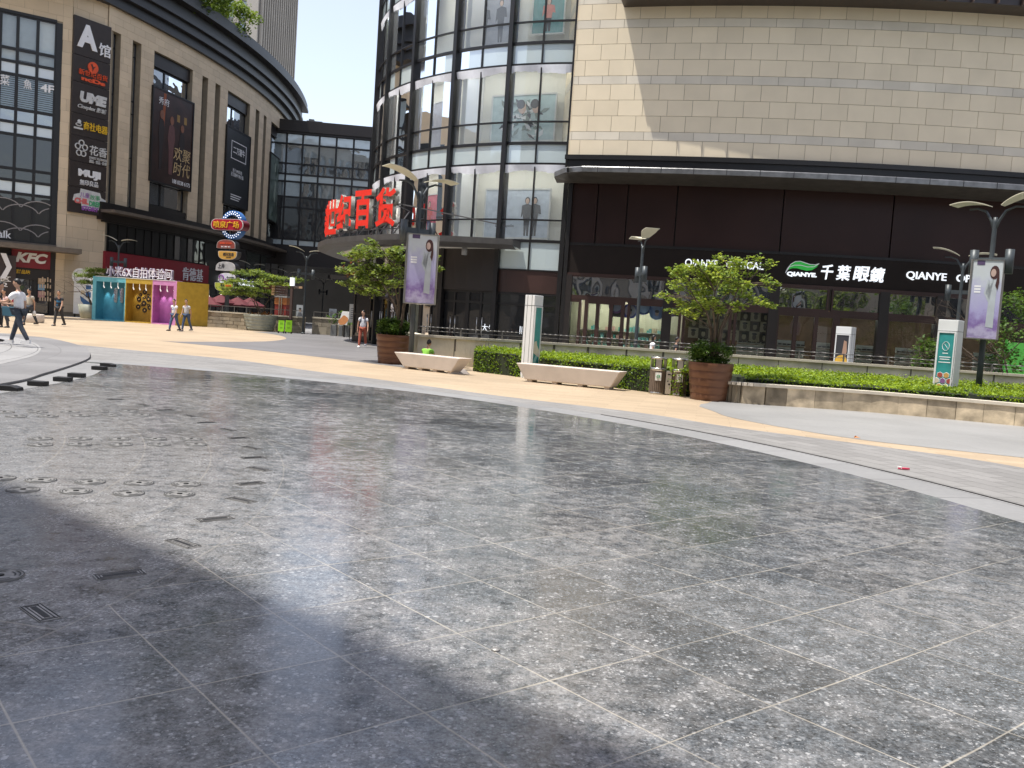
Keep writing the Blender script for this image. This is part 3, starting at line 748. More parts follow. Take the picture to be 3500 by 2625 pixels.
# directory tower of tenants on the corner
SB = FS.hit(*c6(525, 290))[1]; ST = FS.hit(*c1(600, 122))[1]
dt = thing('tenant_directory_sign', FS.pt(WS / 2, SB, .1), 'tall dark brown directory sign of seven tenant panels on the stone corner', 'sign')
frc = [0, .195, .33, .49, .603, .735, .867, 1]
PANEL = mat('directory_brown', (.038, .029, .025), .5, var=.1)
m = MB()
for i in range(7):
    m.fbox(FS, .0, WS - .02, ST - (ST - SB) * frc[i + 1] + .03, ST - (ST - SB) * frc[i], .035, .22)
m.build('panel_board', PANEL, dt, bevel=.01)
def SL(body, i, a, b, y0, y1, mm, bold=.02, sh=0.0):
    h = (ST - SB) * (frc[i + 1] - frc[i]); z0 = ST - (ST - SB) * frc[i + 1]
    letters('lettering', body, mm, dt, FS, a * WS, b * WS, z0 + y0 * h, z0 + y1 * h, .22, .06, bold, sh)
ORG = plain('orange_red_letter', (.78, .10, .03)); SIL = plain('silver_letter', (.62, .62, .60)); PUR = plain('purple_letter', (.32, .10, .42)); GRN = plain('green_letter', (.10, .42, .20))
SL('A', 0, .08, .62, .22, .84, LETW, .05); SL('馆', 0, .66, .98, .16, .50, LETW, .01)
h = (ST - SB) * .135; m = MB(); m.disc(FS, WS * .52, ST - (ST - SB) * .238, .42, .22, .28, 0); 
m.fpoly(FS, [(WS * .52 - .22, ST - (ST - SB) * .238 + .2), (WS * .52 - .1, ST - (ST - SB) * .238 + .24), (WS * .52, ST - (ST - SB) * .238 + .03), (WS * .52 + .2, ST - (ST - SB) * .238 + .14), (WS * .52 + .04, ST - (ST - SB) * .238 - .05), (WS * .52 - .05, ST - (ST - SB) * .238 - .3), (WS * .52 - .1, ST - (ST - SB) * .238 - .02)], .28, .30, 1)
m.build('round_emblem', [ORG, PANEL], dt)
SL('新世纪百货', 1, .15, .92, .30, .52, ORG, .0); SL('ncDs', 1, .22, .86, .10, .26, ORG, .05)
SL('UME', 2, .2, .92, .40, .74, SIL, .07, .1); SL('Cineplex 影城', 2, .15, .92, .16, .34, SIL, .01, .3)
SL('商社电器', 3, .32, .97, .34, .72, YEL, .01); m = MB()
fz = ST - (ST - SB) * .545
for k in range(10):
    a, b = 2 * math.pi * k / 10, 2 * math.pi * (k + 1) / 10
    m.bar(FS.pt(WS * .19 + .22 * math.cos(a), fz + .1 * math.sin(a), .25), FS.pt(WS * .19 + .22 * math.cos(b), fz + .1 * math.sin(b), .25), .06, .06)
m.disc(FS, WS * .2, fz + .22, .14, .22, .28); m.fbox(FS, WS * .07, WS * .3, fz - .35, fz - .22, .22, .27)
m.build('shell_emblem', SIL, dt)
SL('花香', 4, .50, .98, .36, .74, SIL, .01); SL('SWEET FLOWERS\n甜品 · 饮品 · 简餐', 4, .5, .98, .05, .3, SIL, .0)
m = MB(); fz = ST - (ST - SB) * .665
for k in range(5):
    a = 2 * math.pi * k / 5 + .3; q = (WS * .28 + .3 * math.cos(a), fz + .42 * math.sin(a))
    for e in range(12):
        p, s = 2 * math.pi * e / 12, 2 * math.pi * (e + 1) / 12
        m.bar(FS.pt(q[0] + .2 * math.cos(p), q[1] + .2 * math.sin(p), .25), FS.pt(q[0] + .2 * math.cos(s), q[1] + .2 * math.sin(s), .25), .07, .07)
m.build('flower_emblem', SIL, dt)
SL('MUJI', 5, .22, .82, .38, .74, LETW, .06); SL('無印良品', 5, .27, .76, .12, .34, LETW, .0)
m = MB(); fz = ST - (ST - SB) * .93
m.fpoly(FS, [(WS * x, fz + y) for x, y in ((.1, -.1), (.13, .35), (.28, .5), (.3, .85), (.82, .75), (.86, .4), (.99, .25), (.97, -.1), (.82, -.2), (.8, -.55), (.35, -.6), (.32, -.2))], .22, .26)
m.build('white_backing', SIL, dt)
SL('儿童', 6, .28, .54, .64, .84, PUR, .0); SL('故事', 6, .55, .82, .60, .80, GRN, .0)
SL('CHIL', 6, .14, .52, .38, .60, plain('coral_letter', (.7, .16, .15)), .06); SL('DREN\'S', 6, .53, .96, .34, .56, GRN, .06); SL('STORY', 6, .34, .80, .14, .32, PUR, .05)
# hanging posters in the three bays
def poster_bay(idx, z0, z1, label, base):
    k, a, b = opens[idx]; q = .35 / LEFT.r
    fr = LEFT.frame((a + b) / 2, 0, 0); hw = (b - a) * LEFT.r / 2 + .12
    p = thing('hanging_poster', fr.pt(0, z0, .1), label, 'poster', 'posters hung in the tall bays of the stone mall')
    m = MB(); m.fbox(fr, -hw, hw, z0, z1, -.3, .12); m.build('picture', base, p)
    m = MB()
    for x0, x1, y0, y1 in ((-hw - .08, -hw + .06, z0 - .08, z1 + .08), (hw - .06, hw + .08, z0 - .08, z1 + .08), (-hw + .06, hw - .06, z0 - .08, z0 + .05), (-hw + .06, hw - .06, z1 - .05, z1 + .08)): m.fbox(fr, x0, x1, y0, y1, -.32, .17)
    m.build('frame', BLACK, p)
    return p, fr, hw
POST1 = mat('dark_red_poster', (.035, .014, .010), .35, var=.5, scale=.8)
p, fr, hw = poster_bay(2, 11.5, 19.1, 'dark red poster of standing figures in the widest bay', POST1)
def blob(m, fr, x, z, h, mi_body, mi_skin, d, w=.5):
    """a printed standing figure: torso, head, hair, legs"""
    m.fpoly(fr, [(x - .16 * w * 2, z), (x + .16 * w * 2, z), (x + .22 * w * 2, z + h * .42), (x + .34 * w * 2, z + h * .62), (x + .24 * w * 2, z + h * .82), (x, z + h * .86), (x - .24 * w * 2, z + h * .82), (x - .34 * w * 2, z + h * .60), (x - .22 * w * 2, z + h * .42)], d, d + .012, mi_body)
    m.disc(fr, x, z + h * .92, h * .055, d + .012, d + .02, mi_skin, 12, h * .075)
m = MB()
blob(m, fr, -.2, 12.4, 4.9, 0, 2, .12, .75); blob(m, fr, 1.3, 12.5, 4.4, 1, 2, .125, .6); blob(m, fr, -1.6, 12.6, 4.9, 1, 2, .125, .6)
m.fpoly(fr, [(-hw * .55, 15.5), (-hw * .45, 15.5), (-hw * .38, 18.9), (-hw * .5, 18.9)], .121, .124, 3); m.fpoly(fr, [(.5, 17), (.9, 17), (.9, 17.6), (.5, 17.6)], .121, .124, 4); m.fpoly(fr, [(1.5, 17), (1.9, 17), (1.9, 17.6), (1.5, 17.6)], .121, .124, 4)
m.build('printed_figures', [plain('print_dusty_rose', (.13, .055, .05)), plain('print_black', (.02, .012, .01)), plain('print_skin', (.22, .09, .05)), plain('print_orange', (.30, .07, .015)), plain('print_gold', (.30, .18, .05))], p)
GOLD = plain('print_gold_letter', (.55, .40, .2))
letters('lettering', '欢聚\n时代', GOLD, p, fr, .05 * hw, .92 * hw, 12.5, 14.9, .14, .01, .0, .15)
letters('lettering', '188 8338 6175', LETW, p, fr, .05 * hw, .95 * hw, 11.75, 12.1, .14, .01, .01)
letters('lettering', '秀府', LETW, p, fr, -.75 * hw, -.25 * hw, 17.9, 18.5, .14, .01, .0)
POST2 = mat('slate_poster', (.020, .022, .026), .4, var=.15)
p, fr, hw = poster_bay(5, 11.4, 18.7, 'slate black poster with a white boxed title in the middle bay', POST2)
letters('lettering', '二刀潮牛', LETW, p, fr, -.45 * hw, .55 * hw, 16.4, 17.1, .13, .01, .01)
m = MB()
for x0, x1, y0, y1 in ((-.6, .68, 15.85, 15.92), (-.6, .68, 17.5, 17.57), (-.6, -.57, 15.92, 17.5), (.65, .68, 15.92, 17.5)): m.fbox(fr, x0 * hw, x1 * hw, y0, y1, .12, .135)
for q in range(3): m.fbox(fr, -.5 * hw, (.4 - .1 * q) * hw, 12.4 - .22 * q, 12.48 - .22 * q, .12, .13)
m.build('printed_box', LETW, p)
letters('lettering', '始于1995年由\n正宗潮州牛肉火锅', LETW, p, fr, -.55 * hw, .5 * hw, 14.2, 15.0, .13, .01, .0)
POST3 = mat('sage_poster', (.10, .14, .12), .35, var=.6, scale=1.2)
p, fr, hw = poster_bay(8, 11.4, 18.6, 'mottled sage green poster in the bay nearest the glass bridge', POST3)
m = MB()
rp = random.Random(2)
for q in range(14): m.disc(fr, rp.uniform(-.7, .7) * hw, rp.uniform(12, 18), rp.uniform(.15, .5), .12, .125 + .001 * q, q % 3, 9, rp.uniform(.2, .8))
m.build('printed_figures', [plain('print_pale_sage', (.30, .36, .30)), plain('print_deep_green', (.05, .08, .06)), plain('print_grey_green', (.18, .23, .2))], p)
# roof shrubs stand behind the cornice (built with the trees)
# ---------------------------------------------------------------- glass drum
DR = Arc(4.8, 53.7, 13.8)
def DT(p): return DR.hit(*p)[0]
drum = thing('glass_drum', (4.8, 53.7, 0), 'round glass fronted drum with black mullions between the bridge and stone block', 'building')
def sep_floor(*ys): return [DR.hit(1950, 0 + y * K1)[1] for y in ys]
zspT, zspB, zmid = DR.hit(*c3(1700, 340))[1], DR.hit(*c3(1700, 518))[1], DR.hit(*c3(1700, 985))[1]
z2T, z2B = DR.hit(*c3(1660, 1160))[1], DR.hit(*c3(1650, 1332))[1]
FLH = zspB - z2B
zm2 = DR.hit(*s1(200, 313))[1]; z1T = DR.hit(*s1(390, 470))[1]; z1B = DR.hit(*s1(360, 683))[1]; zbr = DR.hit(*s1(360, 840))[1]
# bay edges read at one height, from the stone wall round to the far side
MP = [c3(1822, 430), c3(1607, 430), c3(1352, 430), c3(1113, 430), c3(893, 430), c3(722, 430), c3(551, 430), c3(440, 430), c3(328, 430), c3(290, 430), c3(243, 430)]
mt = [DT(p) for p in MP]
dth = (mt[0] - mt[8]) / 8
mt = [mt[0] - dth * i for i in range(17)]
print('drum', [round(math.degrees(x), 1) for x in mt], zspT, zspB, zmid, z2T, z2B, FLH, zm2, z1T, z1B, zbr)
levels = [(z1T, z2B, zm2), (z2T, zspB, zmid), (zspT, zspB + FLH, zmid + FLH), (zspT + FLH, zspB + 2 * FLH, zmid + 2 * FLH)]
spans = [(z1B, z1T), (z2B, z2T), (zspB, zspT), (zspB + FLH, zspT + FLH)]
TL, TRr = mt[-1], mt[0] + R(4)
m = MB(); m.abox(DR, TL, TRr, 0, zspT + 2.2 * FLH, -2.0, -1.7, 30); drum_in = m.build('inner_wall', CREAMIN, drum)
m = MB()
for z0, z1 in spans: m.abox(DR, TL, TRr, z0 + .25, z1 - .2, -1.7, -.12, 30)
m.build('floor_edge', WHITEIN, drum)
STRIP = mat('display_strip_light', (.9, .9, .85), .5, emit=(1, .98, .93), estr=5.0, var=.01)
m = MB()
for z0, z1 in spans[1:]: m.abox(DR, TL, TRr, z0 + .17, z0 + .22, -.75, -.35, 30)
m.build('strip_light', STRIP, drum)
GLD = glass('drum_glass', (.88, .92, .93), .0, .01, clear=.84, body=(.58, .62, .63), wob=.008)
TORN = mat('torn_white_cloth', (.72, .73, .76), .8, var=.06, scale=4)
rd = random.Random(11)
for i in range(0, 16, 2):
    a, mid, b = mt[i], mt[i + 1], mt[min(i + 2, 16)]
    for j, (z0, z1, zm) in enumerate(levels):
        w = windowa(drum, DR, b, a, z0, z1, [mid], [zm], GLD, BLACK, 0, .065, fd=.06, n=4)
        m = MB()                                      # the loose cloth strip behind the head of each pane
        for p, q in ((a, mid), (mid, b)):
            n = 8; d = .03
            for e in range(n):
                t0, t1 = p + (q - p) * e / n, p + (q - p) * (e + 1) / n
                l0, l1 = [.36 + .07 * math.sin(9 * x * 3 + i + j) + rd.uniform(-.03, .03) for x in (t0, t1)]
                m.quad(DR.pt(t0, z1 - l0, d + .03 * math.sin(t0 * 40)), DR.pt(t1, z1 - l1, d + .03 * math.sin(t1 * 40)), DR.pt(t1, z1 - .03, d + .05), DR.pt(t0, z1 - .03, d + .05))
        m.build('cloth_strip', TORN, w)
    for j, (z0, z1) in enumerate(spans):
        windowa(drum, DR, b, a, z0, z1, [mid], [], FROST, BLACK, 0, .065, name='spandrel_panel', fd=.065, n=4)
for i in range(0, 17, 2):
    q = .10 / DR.r; m = MB(); m.abox(DR, mt[i] - q, mt[i] + q, 0, zspT + 2.2 * FLH, -.35, .22, 1); m.build('mullion', BLACK, drum)
m = MB()                                              # cross walls inside, so that bays do not run through
for t in (mt[4] + .02, mt[8], mt[12]): m.abox(DR, t - .01, t + .01, z1T, zspT + 2.2 * FLH, -1.7, -.4, 1)
m.build('cross_wall', WHITEIN, drum)
# the ground storey of the drum: dark doors between brown fins
m = MB(); m.abox(DR, mt[4], TRr, z1B - 1.0, z1B, -.4, .02, 8); m.abox(DR, mt[16], mt[4], z1B - .3, z1B, -.4, .02, 20); m.build('brown_fascia', BROWN2, drum)
m = MB(); m.abox(DR, mt[2] - .002, mt[7], zbr, z1T - .12, .03, .12, 10); m.build('dark_head_panel', BROWN, drum)
for i in range(15):
    a, b = mt[i], mt[i + 1]
    w = windowa(drum, DR, b, a, .05, z1B - (1.0 if i < 4 else .3), [(a + b) / 2] if i > 1 else [], [2.5], CLEAR2 if i > 4 else DARKGL, BLACK, -.05, .10, name='door', n=2)
    if 2 <= i < 12:
        m = MB(); t = (a + b) / 2
        for e in (-1, 1): m.tube([DR.pt(t + e * .01, .9, .05), DR.pt(t + e * .01, 1.8, .05)], .025, 6)
        m.build('handle', STEEL, w)
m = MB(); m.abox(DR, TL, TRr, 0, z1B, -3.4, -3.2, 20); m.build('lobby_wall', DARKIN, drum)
m = MB(); m.abox(DR, mt[10], mt[2], z1B - 1.4, z1B - .5, -2.4, -2.2, 10); m.build('lobby_header', CREAMIN, drum)
for body, i, x in (('大生', 1.7, 0), ('旧', .55, 0), ('家', .2, 0)):
    fr = DR.frame(mt[0] - dth * (i + .5), 0, -.02); letters('lettering', body, LETLIT, drum, fr, -.35 if i > 1 else -.15, .35 if i > 1 else .15, 1.15, 1.5, .0, .01, 0)

m = MB(); m.lathe((4.8, 53.7, 0), [(11.4, 0), (11.4, 34), (.001, 34)], 40); m.build('core', DARKIN, drum)
# pictures hung on the partition inside the drum
def drum_poster(p0, p1, label, base, fig):
    ta_, z1 = DR.hit(*p0, -1.5); tb_ = DR.hit(p1[0], (p0[1] + p1[1]) / 2, -1.5)[0]; z0 = DR.hit((p0[0] + p1[0]) / 2, p1[1], -1.5)[1]
    z1 = DR.hit((p0[0] + p1[0]) / 2, p0[1], -1.5)[1]
    t = (ta_ + tb_) / 2; hw = abs(tb_ - ta_) / 2 * (DR.r - 1.6)
    fr = DR.frame(t, 0, -1.52)
    p = thing('display_poster', fr.pt(0, z0, 0), label, 'poster', 'posters on the partition inside the glass drum')
    m = MB(); m.fbox(fr, -hw, hw, z0, z1, 0, .06); m.build('picture', base, p)
    m = MB()
    for a, b, c, d in ((-hw - .07, -hw, z0 - .07, z1 + .07), (hw, hw + .07, z0 - .07, z1 + .07), (-hw, hw, z0 - .07, z0), (-hw, hw, z1, z1 + .07)): m.fbox(fr, a, b, c, d, 0, .09)
    m.build('frame', plain('silver_frame', (.6, .6, .58), .4), p)
    fig(p, fr, hw, z0, z1)
PSK, PBK, PWH = plain('print_fair_skin', (.55, .38, .29)), plain('print_soft_black', (.03, .03, .035)), plain('print_white', (.7, .7, .7))
PBL, PTE = plain('print_denim', (.05, .10, .22)), plain('print_teal', (.12, .30, .30))
def fig_leaves(p, fr, hw, z0, z1):
    m = MB(); rr = random.Random(4)
    for q in range(70):
        x, z = rr.gauss(0, .33) * hw, (z0 + z1) / 2 + rr.gauss(0, .26) * (z1 - z0)
        if abs(x) > hw * .9 or z < z0 + .15 or z > z1 - .15: continue
        a = rr.uniform(0, 3.1); l, w = rr.uniform(.1, .28), rr.uniform(.05, .12)
        pts = [(x + l * math.cos(a), z + l * math.sin(a)), (x - w * math.sin(a), z + w * math.cos(a)), (x - l * math.cos(a), z - l * math.sin(a)), (x + w * math.sin(a), z - w * math.cos(a))]
        m.fpoly(fr, pts, .06, .063 + .0006 * q, q % 3)
    for x in (-.02, .32): m.disc(fr, x * hw * 1.3, z0 + (z1 - z0) * .72, .20, .11, .115, 3, 14, .28); m.disc(fr, x * hw * 1.3 - .08, z0 + (z1 - z0) * .80, .22, .115, .12, 1, 14, .22)
    m.build('printed_figures', [plain('print_grey_green', (.18, .23, .2)), PBK, PWH, PSK], p)
def fig_person(top, legs, hair=PBK, xs=(0,), w=.35):
    def f(p, fr, hw, z0, z1):
        m = MB(); H = (z1 - z0) * .82
        for k, x in enumerate(xs):
            d = .06 + .02 * k
            m.fpoly(fr, [(x - .11, z0 + .08), (x - .02, z0 + .08), (x, z0 + H * .3), (x + .03, z0 + .08), (x + .13, z0 + .08), (x + .16, z0 + H * .5), (x - .15, z0 + H * .5)], d, d + .006, 1)
            m.fpoly(fr, [(x - .17, z0 + H * .45), (x + .17, z0 + H * .45), (x + .20, z0 + H * .62), (x + .34, z0 + H * .60), (x + .28, z0 + H * .82), (x, z0 + H * .87), (x - .27, z0 + H * .82), (x - .3, z0 + H * .5), (x - .2, z0 + H * .6)], d + .006, d + .012, 0)
            m.disc(fr, x, z0 + H * .95, .13, d + .012, d + .018, 3, 12, .17); m.disc(fr, x, z0 + H * .935, .095, d + .018, d + .022, 2, 12, .14)
        m.build('printed_figures', [top, legs, PSK, hair], p)
    return f
drum_poster(c3(1165, 775), c3(1660, 1140), 'pale teal leaf print with two faces beside the stone block on the middle floor', plain('poster_pale_teal', (.40, .52, .52)), fig_leaves)
drum_poster(c3(550, 850), c3(785, 1195), 'poster of one figure in a denim jacket on the middle floor', plain('poster_lilac_grey', (.42, .42, .50)), fig_person(PBL, PWH))
drum_poster((1668, 650), (1880, 812), 'pale blue poster of women in black dresses above the entrance canopy end', plain('poster_pale_blue', (.48, .54, .62)), fig_person(PBK, PBK, xs=(.55, .95)))
lp = next(o for o in COL.objects if o.get('label', '').startswith('pale blue poster'))
tl, zl = DR.hit(1694, 774, -1.42); tr_ = DR.hit(1757, 774, -1.42)[0]; fr = DR.frame((tl + tr_) / 2, 0, -1.42); hw = abs(tr_ - tl) / 2 * (DR.r - 1.5)
letters('lettering', 'La Chapelle', PBK, lp, fr, -hw, hw, zl - .06, zl + .10, .02, .004, .01)
drum_poster((1418, 668), (1534, 806), 'crimson poster of a woman in red behind the tall lamp', plain('poster_crimson', (.58, .10, .16)), fig_person(plain('print_red_coat', (.55, .03, .03)), PBL, plain('print_brown_hair', (.05, .02, .015)), xs=(.1,)))
drum_poster(c3(1490, -60), c3(1730, 270), 'teal poster with a running figure on the top floor beside the stone', PTE, fig_person(plain('print_coral', (.6, .2, .15)), PBK))
drum_poster(c3(1030, -60), c3(1340, 360), 'grey poster of a man in a dark suit on the top floor', plain('poster_mid_grey', (.30, .31, .35)), fig_person(PBK, PBK, xs=(.35, -.6)))
drum_poster(c3(470, 30), c3(745, 380), 'slate blue poster lettered in white on the top floor', plain('poster_slate', (.20, .23, .29)), lambda p, fr, hw, z0, z1: letters('lettering', 'JACK & JONES', PWH, p, fr, -hw * .95, hw * .95, z0 + .9, z0 + 1.5, .06, .01, .02))

# ---------------------------------------------------------------- entrance canopy with big red characters
cz = 5.36
can = thing('entrance_canopy', (4.8 - 15, 53.7 - 8, cz - .5), 'curved dark entrance canopy with a pale lit ceiling wrapped round the glass drum', 'canopy')
ta, tb = DT(c8(1790, 500)) + .03, R(168)
n = 48; up = MB(); lo = MB(); ce = MB()
def orr(t): return 2.9 * min(1, .40 + max(0, (ta - t)) / .55)
for k in range(n):
    q = []
    for t in (tb + (ta - tb) * k / n, tb + (ta - tb) * (k + 1) / n):
        o_ = orr(t); q.append((DR.pt(t, cz, .1), DR.pt(t, cz, o_), DR.pt(t, cz - .26, o_), DR.pt(t, cz - .42, o_ - .5), DR.pt(t, cz - .42, o_ * .55), DR.pt(t, cz - .36, o_ * .55), DR.pt(t, cz - .36, .1)))
    a, b = q
    for i in range(4): up.quad(a[i], a[i + 1], b[i + 1], b[i])
    ce.quad(a[4], a[5], b[5], b[4]); ce.quad(a[5], a[6], b[6], b[5])
o_ = orr(ta); P = DR.pt
up.quad(P(ta, cz, .1), P(ta, cz, o_), P(ta, cz - .26, o_), P(ta, cz - .36, .1))
up.build('slab', mat('canopy_cladding', (.07, .066, .062), .45, .1, var=.2), can)
ce.build('ceiling', CREAMIN, can)
m = MB()
for t in (R(196), R(205), R(214), R(222), R(231), R(240)):
    m = MB(); m.tube([DR.pt(t, cz - .36, 1.0), DR.pt(t, cz - .75, 1.0)], .13, 10); m.build('downlight', plain('downlight_grey', (.25, .25, .25)), can)
sg = thing('red_character_sign', (4.8 - 12, 53.7 - 11, cz), 'giant red channel characters with silver sides standing on the entrance canopy', 'sign')
chars = [(c, math.degrees(DR.hit(u, v, 2.3)[0])) for c, u, v in (('新', 1112, 765), ('世', 1137, 745), ('纪', 1180, 735), ('百', 1243, 733), ('货', 1320, 725))]
SIDE = mat('silver_channel_side', (.50, .47, .40), .35, .7)
for ch, dg_ in chars:
    fr = DR.frame(R(dg_), cz, 2.15); w_t = R(16 if ch in '新世' else 12 if ch == '纪' else 5); fr = Fr(fr.o, Matrix.Rotation(w_t, 3, 'Z') @ fr.n)
    letters('letter', ch, REDL, sg, fr, -.72, .72, .42, 2.3, .0, .24, .035, side=SIDE)
    m = MB()
    for e in (-.5, .5):
        m.bar(fr.pt(e, 0, .15), fr.pt(e, .5, .15), .05, .05); m.bar(fr.pt(e, .02, .15), fr.pt(e, 1.3, -.9), .045, .045)
        m.bar(fr.pt(e, 1.3, -.9), fr.pt(e, 1.5, .05), .04, .04)
    m.bar(fr.pt(-.9, .36, .1), fr.pt(.9, .36, .1), .05, .05); m.bar(fr.pt(-.9, 1.5, .02), fr.pt(.9, 1.5, .02), .05, .05)
    m.build('bracket', RAIL, sg)
m = MB(); p = DR.frame(R(chars[-1][1] + 3), cz, 2.0)
m.bar(p.pt(0, 1.5, 0), DR.pt(R(246), 6.1, -.0), .05, .05); m.build('stay', RAIL, sg)

# ---------------------------------------------------------------- stone block over the optician's shopfront
def circ3(a, b, c):
    ax, ay, bx, by, cx, cy = *a, *b, *c
    d = 2 * (ax * (by - cy) + bx * (cy - ay) + cx * (ay - by))
    ux = ((ax * ax + ay * ay) * (by - cy) + (bx * bx + by * by) * (cy - ay) + (cx * cx + cy * cy) * (ay - by)) / d
    uy = ((ax * ax + ay * ay) * (cx - bx) + (bx * bx + by * by) * (ax - cx) + (cx * cx + cy * cy) * (bx - ax)) / d
    return ux, uy, math.hypot(ax - ux, ay - uy)
RC = circ3((1.8, 39.95), (10.2, 38.05), (21.0, 37.45))
RG = Arc(*RC)
print('right arc', RC)
def RT(p): return RG.hit(*p)[0]
t0 = RT(c4(130, 900)); t1 = t0 + 30 / RG.r
zb_ = RG.hit(*c4(600, 1265))[1]; zt_ = RG.hit(*c4(800, 55))[1]
print('stone z', zb_, zt_)
blk = thing('stone_block', (RG.pt(t0, 0).x + 10, 38.5, 0), 'pale sandstone block with black eaves above the dark shopfront', 'building')
SP = lambda s, z, d: RG.pt(s / RG.r, z, d)
big, thin = .685, .365
rows = [(big, 0), (thin, 1), (big, 0), (big, 0), (big, 0), (thin, 1), (big, 0), (big, 0), (big, 0), (thin, 1), (big, 0), (thin, 1)]
wall = MB(); rr_ = random.Random(21)
rows2 = rows[:10] + [(big, 0), (thin, 1), (big, 0), (big, 0)]
tiles(wall, SP, t0 * RG.r, t1 * RG.r, zb_, zt_ + 3.5, rows2, 1.07, zb_, gap=.016, out=.03, rng=rr_, sref=t0 * RG.r - .6)
# short return of the block towards the drum
E0 = RG.pt(t0, 0, 0); dirb = Vector((-.12, 1, 0)).normalized()
FRt = Fr(E0 + dirb * 6, (-dirb.y, dirb.x, 0))
tiles(wall, FRt.pt, 0, 6.0, zb_, zt_ + 3.5, rows2, 1.07, zb_, gap=.016, rng=rr_)
w_ = wall.build('wall', [STONE_R, STONE_BAND], blk)
m = MB(); m.abox(RG, t0, t1, zb_, zt_ + 3.5, -1.0, 0, 24); m.fbox(FRt, .9, 5.99, zb_, zt_ + 3.5, -.8, 0); m.build('wall_core', JOINT, w_)
te = RT(c4(555, 30))
m = MB(); m.abox(RG, te, t1, zt_, zt_ + .45, -.5, 1.1, 30); m.abox(RG, te, t1, zt_ + .45, zt_ + .9, -.5, 1.3, 30); m.abox(RG, te, t1, zt_ + .9, zt_ + 3.2, -.5, 1.05, 30)
ev = m.build('eaves', mat('eaves_metal', (.030, .020, .018), .35, .1), blk)
m = MB(); L_ = 2.35 / 2 / RG.r
t = te + 1.1 / RG.r
while t < t1: m.abox(RG, t - .012 / RG.r, t + .012 / RG.r, zt_ - .004, zt_ + .9, .4, 1.308, 1); t += .98 / RG.r
m.build('eaves_joint', plain('joint_brown', (.11, .075, .06)), ev)
# black band and thin canopy
tc0 = RT(c4(85, 1300))
m = MB(); m.abox(RG, tc0, t1, zb_ - .22, zb_ - .02, -.3, .32, 30); m.abox(RG, tc0 + .002, t1, zb_ - .78, zb_ - .22, -.3, .24, 30); m.build('drip_band', BLACK, blk)
td0 = RT(c4(20, 1365)) 
m = MB()
n = 40
CANM = mat('canopy_steel', (.20, .20, .20), .35, .6, var=.25)
CANB = mat('canopy_soffit', (.075, .066, .055), .45, .3, var=.3)
for k in range(n):
    q = []
    for t in (td0 + (t1 - td0) * k / n, td0 + (t1 - td0) * (k + 1) / n):
        o_ = 2.0 * min(1, .30 + .70 * math.sqrt(min(1, (t - td0) * RG.r / 1.2)))
        q.append((RG.pt(t, zb_ - .80, .1), RG.pt(t, zb_ - .84, o_), RG.pt(t, zb_ - .87, o_ + .02), RG.pt(t, zb_ - 1.07, o_ + .02), RG.pt(t, zb_ - 1.09, o_ - .02), RG.pt(t, zb_ - 1.24, .1)))
    a, b = q
    for i in range(5): m.quad(a[i], a[i + 1], b[i + 1], b[i], 1 if i in (3, 4) else 0)
a = q
o_ = .6
m.add([RG.pt(td0, zb_ - .80, .0), RG.pt(td0, zb_ - .84, o_), RG.pt(td0, zb_ - 1.09, o_), RG.pt(td0, zb_ - 1.24, .0)], [(0, 1, 2, 3)])
t = td0 + .9 / RG.r
while t < t1: m.abox(RG, t - .01 / RG.r, t + .01 / RG.r, zb_ - 1.08, zb_ - .83, 1.0, 2.03, 1, 2); t += 1.28 / RG.r
cn = m.build('canopy', [CANM, CANB, BLACK], blk)
m = MB(); m.box((26, 58, 14), 36, 26, 28); m.box((4, 90, 14), 16, 44, 28); m.build('core', DARKIN, blk)
# dark panels over the shop
zs = RG.hit(*s1(620, 480))[1]; zbb = RG.hit(*s1(600, 690))[1]; ztr = RG.hit(*s1(700, 868))[1]; 
print('shop z', zs, zbb, ztr)
tp = [RT(s1(522, 300)), RT(s1(700, 300)), RT(s1(912, 300)), RT(s1(1265, 300)), RT(s2(985, 300)), RT(s3(650, 300)), RT((3500, 800)) + .02, t1]
tp[0] = t0 + .002
PAN = mat('gloss_brown_panel', (.032, .0145, .0125), .35, .0, var=.3, scale=.3, spec=.3)
for i in range(len(tp) - 1):
    m = MB(); m.abox(RG, tp[i] + .0005, tp[i + 1] - .0005, zs + .03, zb_ - .35, -.6, -.10, 6); m.build('cladding_panel', PAN, blk)
m = MB(); m.abox(RG, tp[0], t1, zs - .08, zs + .03, -.6, -.02, 24); m.abox(RG, tp[0], t1, zs + .03, zb_ - .3, -.7, -.25, 24); m.abox(RG, tp[0], tp[0] + .003, 0, zb_ - .4, -.6, .04, 1); m.build('panel_rail', BLACK, blk)
m = MB(); m.abox(RG, tp[0], t1, zbb, zs - .08, -.6, -.04, 30); m.build('sign_fascia', mat('sign_band_brown', (.015, .010, .008), .55, var=.1, spec=.2), blk)
# shop bays: transom light over window or door
SH = [('window', s1(487, 750), s1(605, 750)), ('door', s1(620, 900), s1(905, 900)), ('window', s1(925, 900), s1(1200, 900)), ('window', s1(1215, 900), s2(270, 950)), ('window', s2(280, 950), s2(630, 950)), ('window', s2(645, 950), s2(920, 950)), ('door', s2(935, 1000), s3(300, 900)), ('window', s3(300, 900), s3(585, 900)), ('window', s3(612, 900), s3(950, 900)), ('window', s3(960, 900), (3500, 1050)), ('window', (3502, 1050), (3720, 1050))]
for k, p, q in SH:
    a, b = RT(p), RT(q)
    if k == 'window':
        windowa(blk, RG, a, b, .05, ztr - .1, [], [], CLEAR2, BROWN2, -.1, .12, n=3, fd=.09)
    else:
        windowa(blk, RG, a, b, .05, ztr - .1, [(2 * a + b) / 3, (a + 2 * b) / 3], [], CLEAR2, BROWN2, -.1, .16, name='door', n=3, fd=.1)
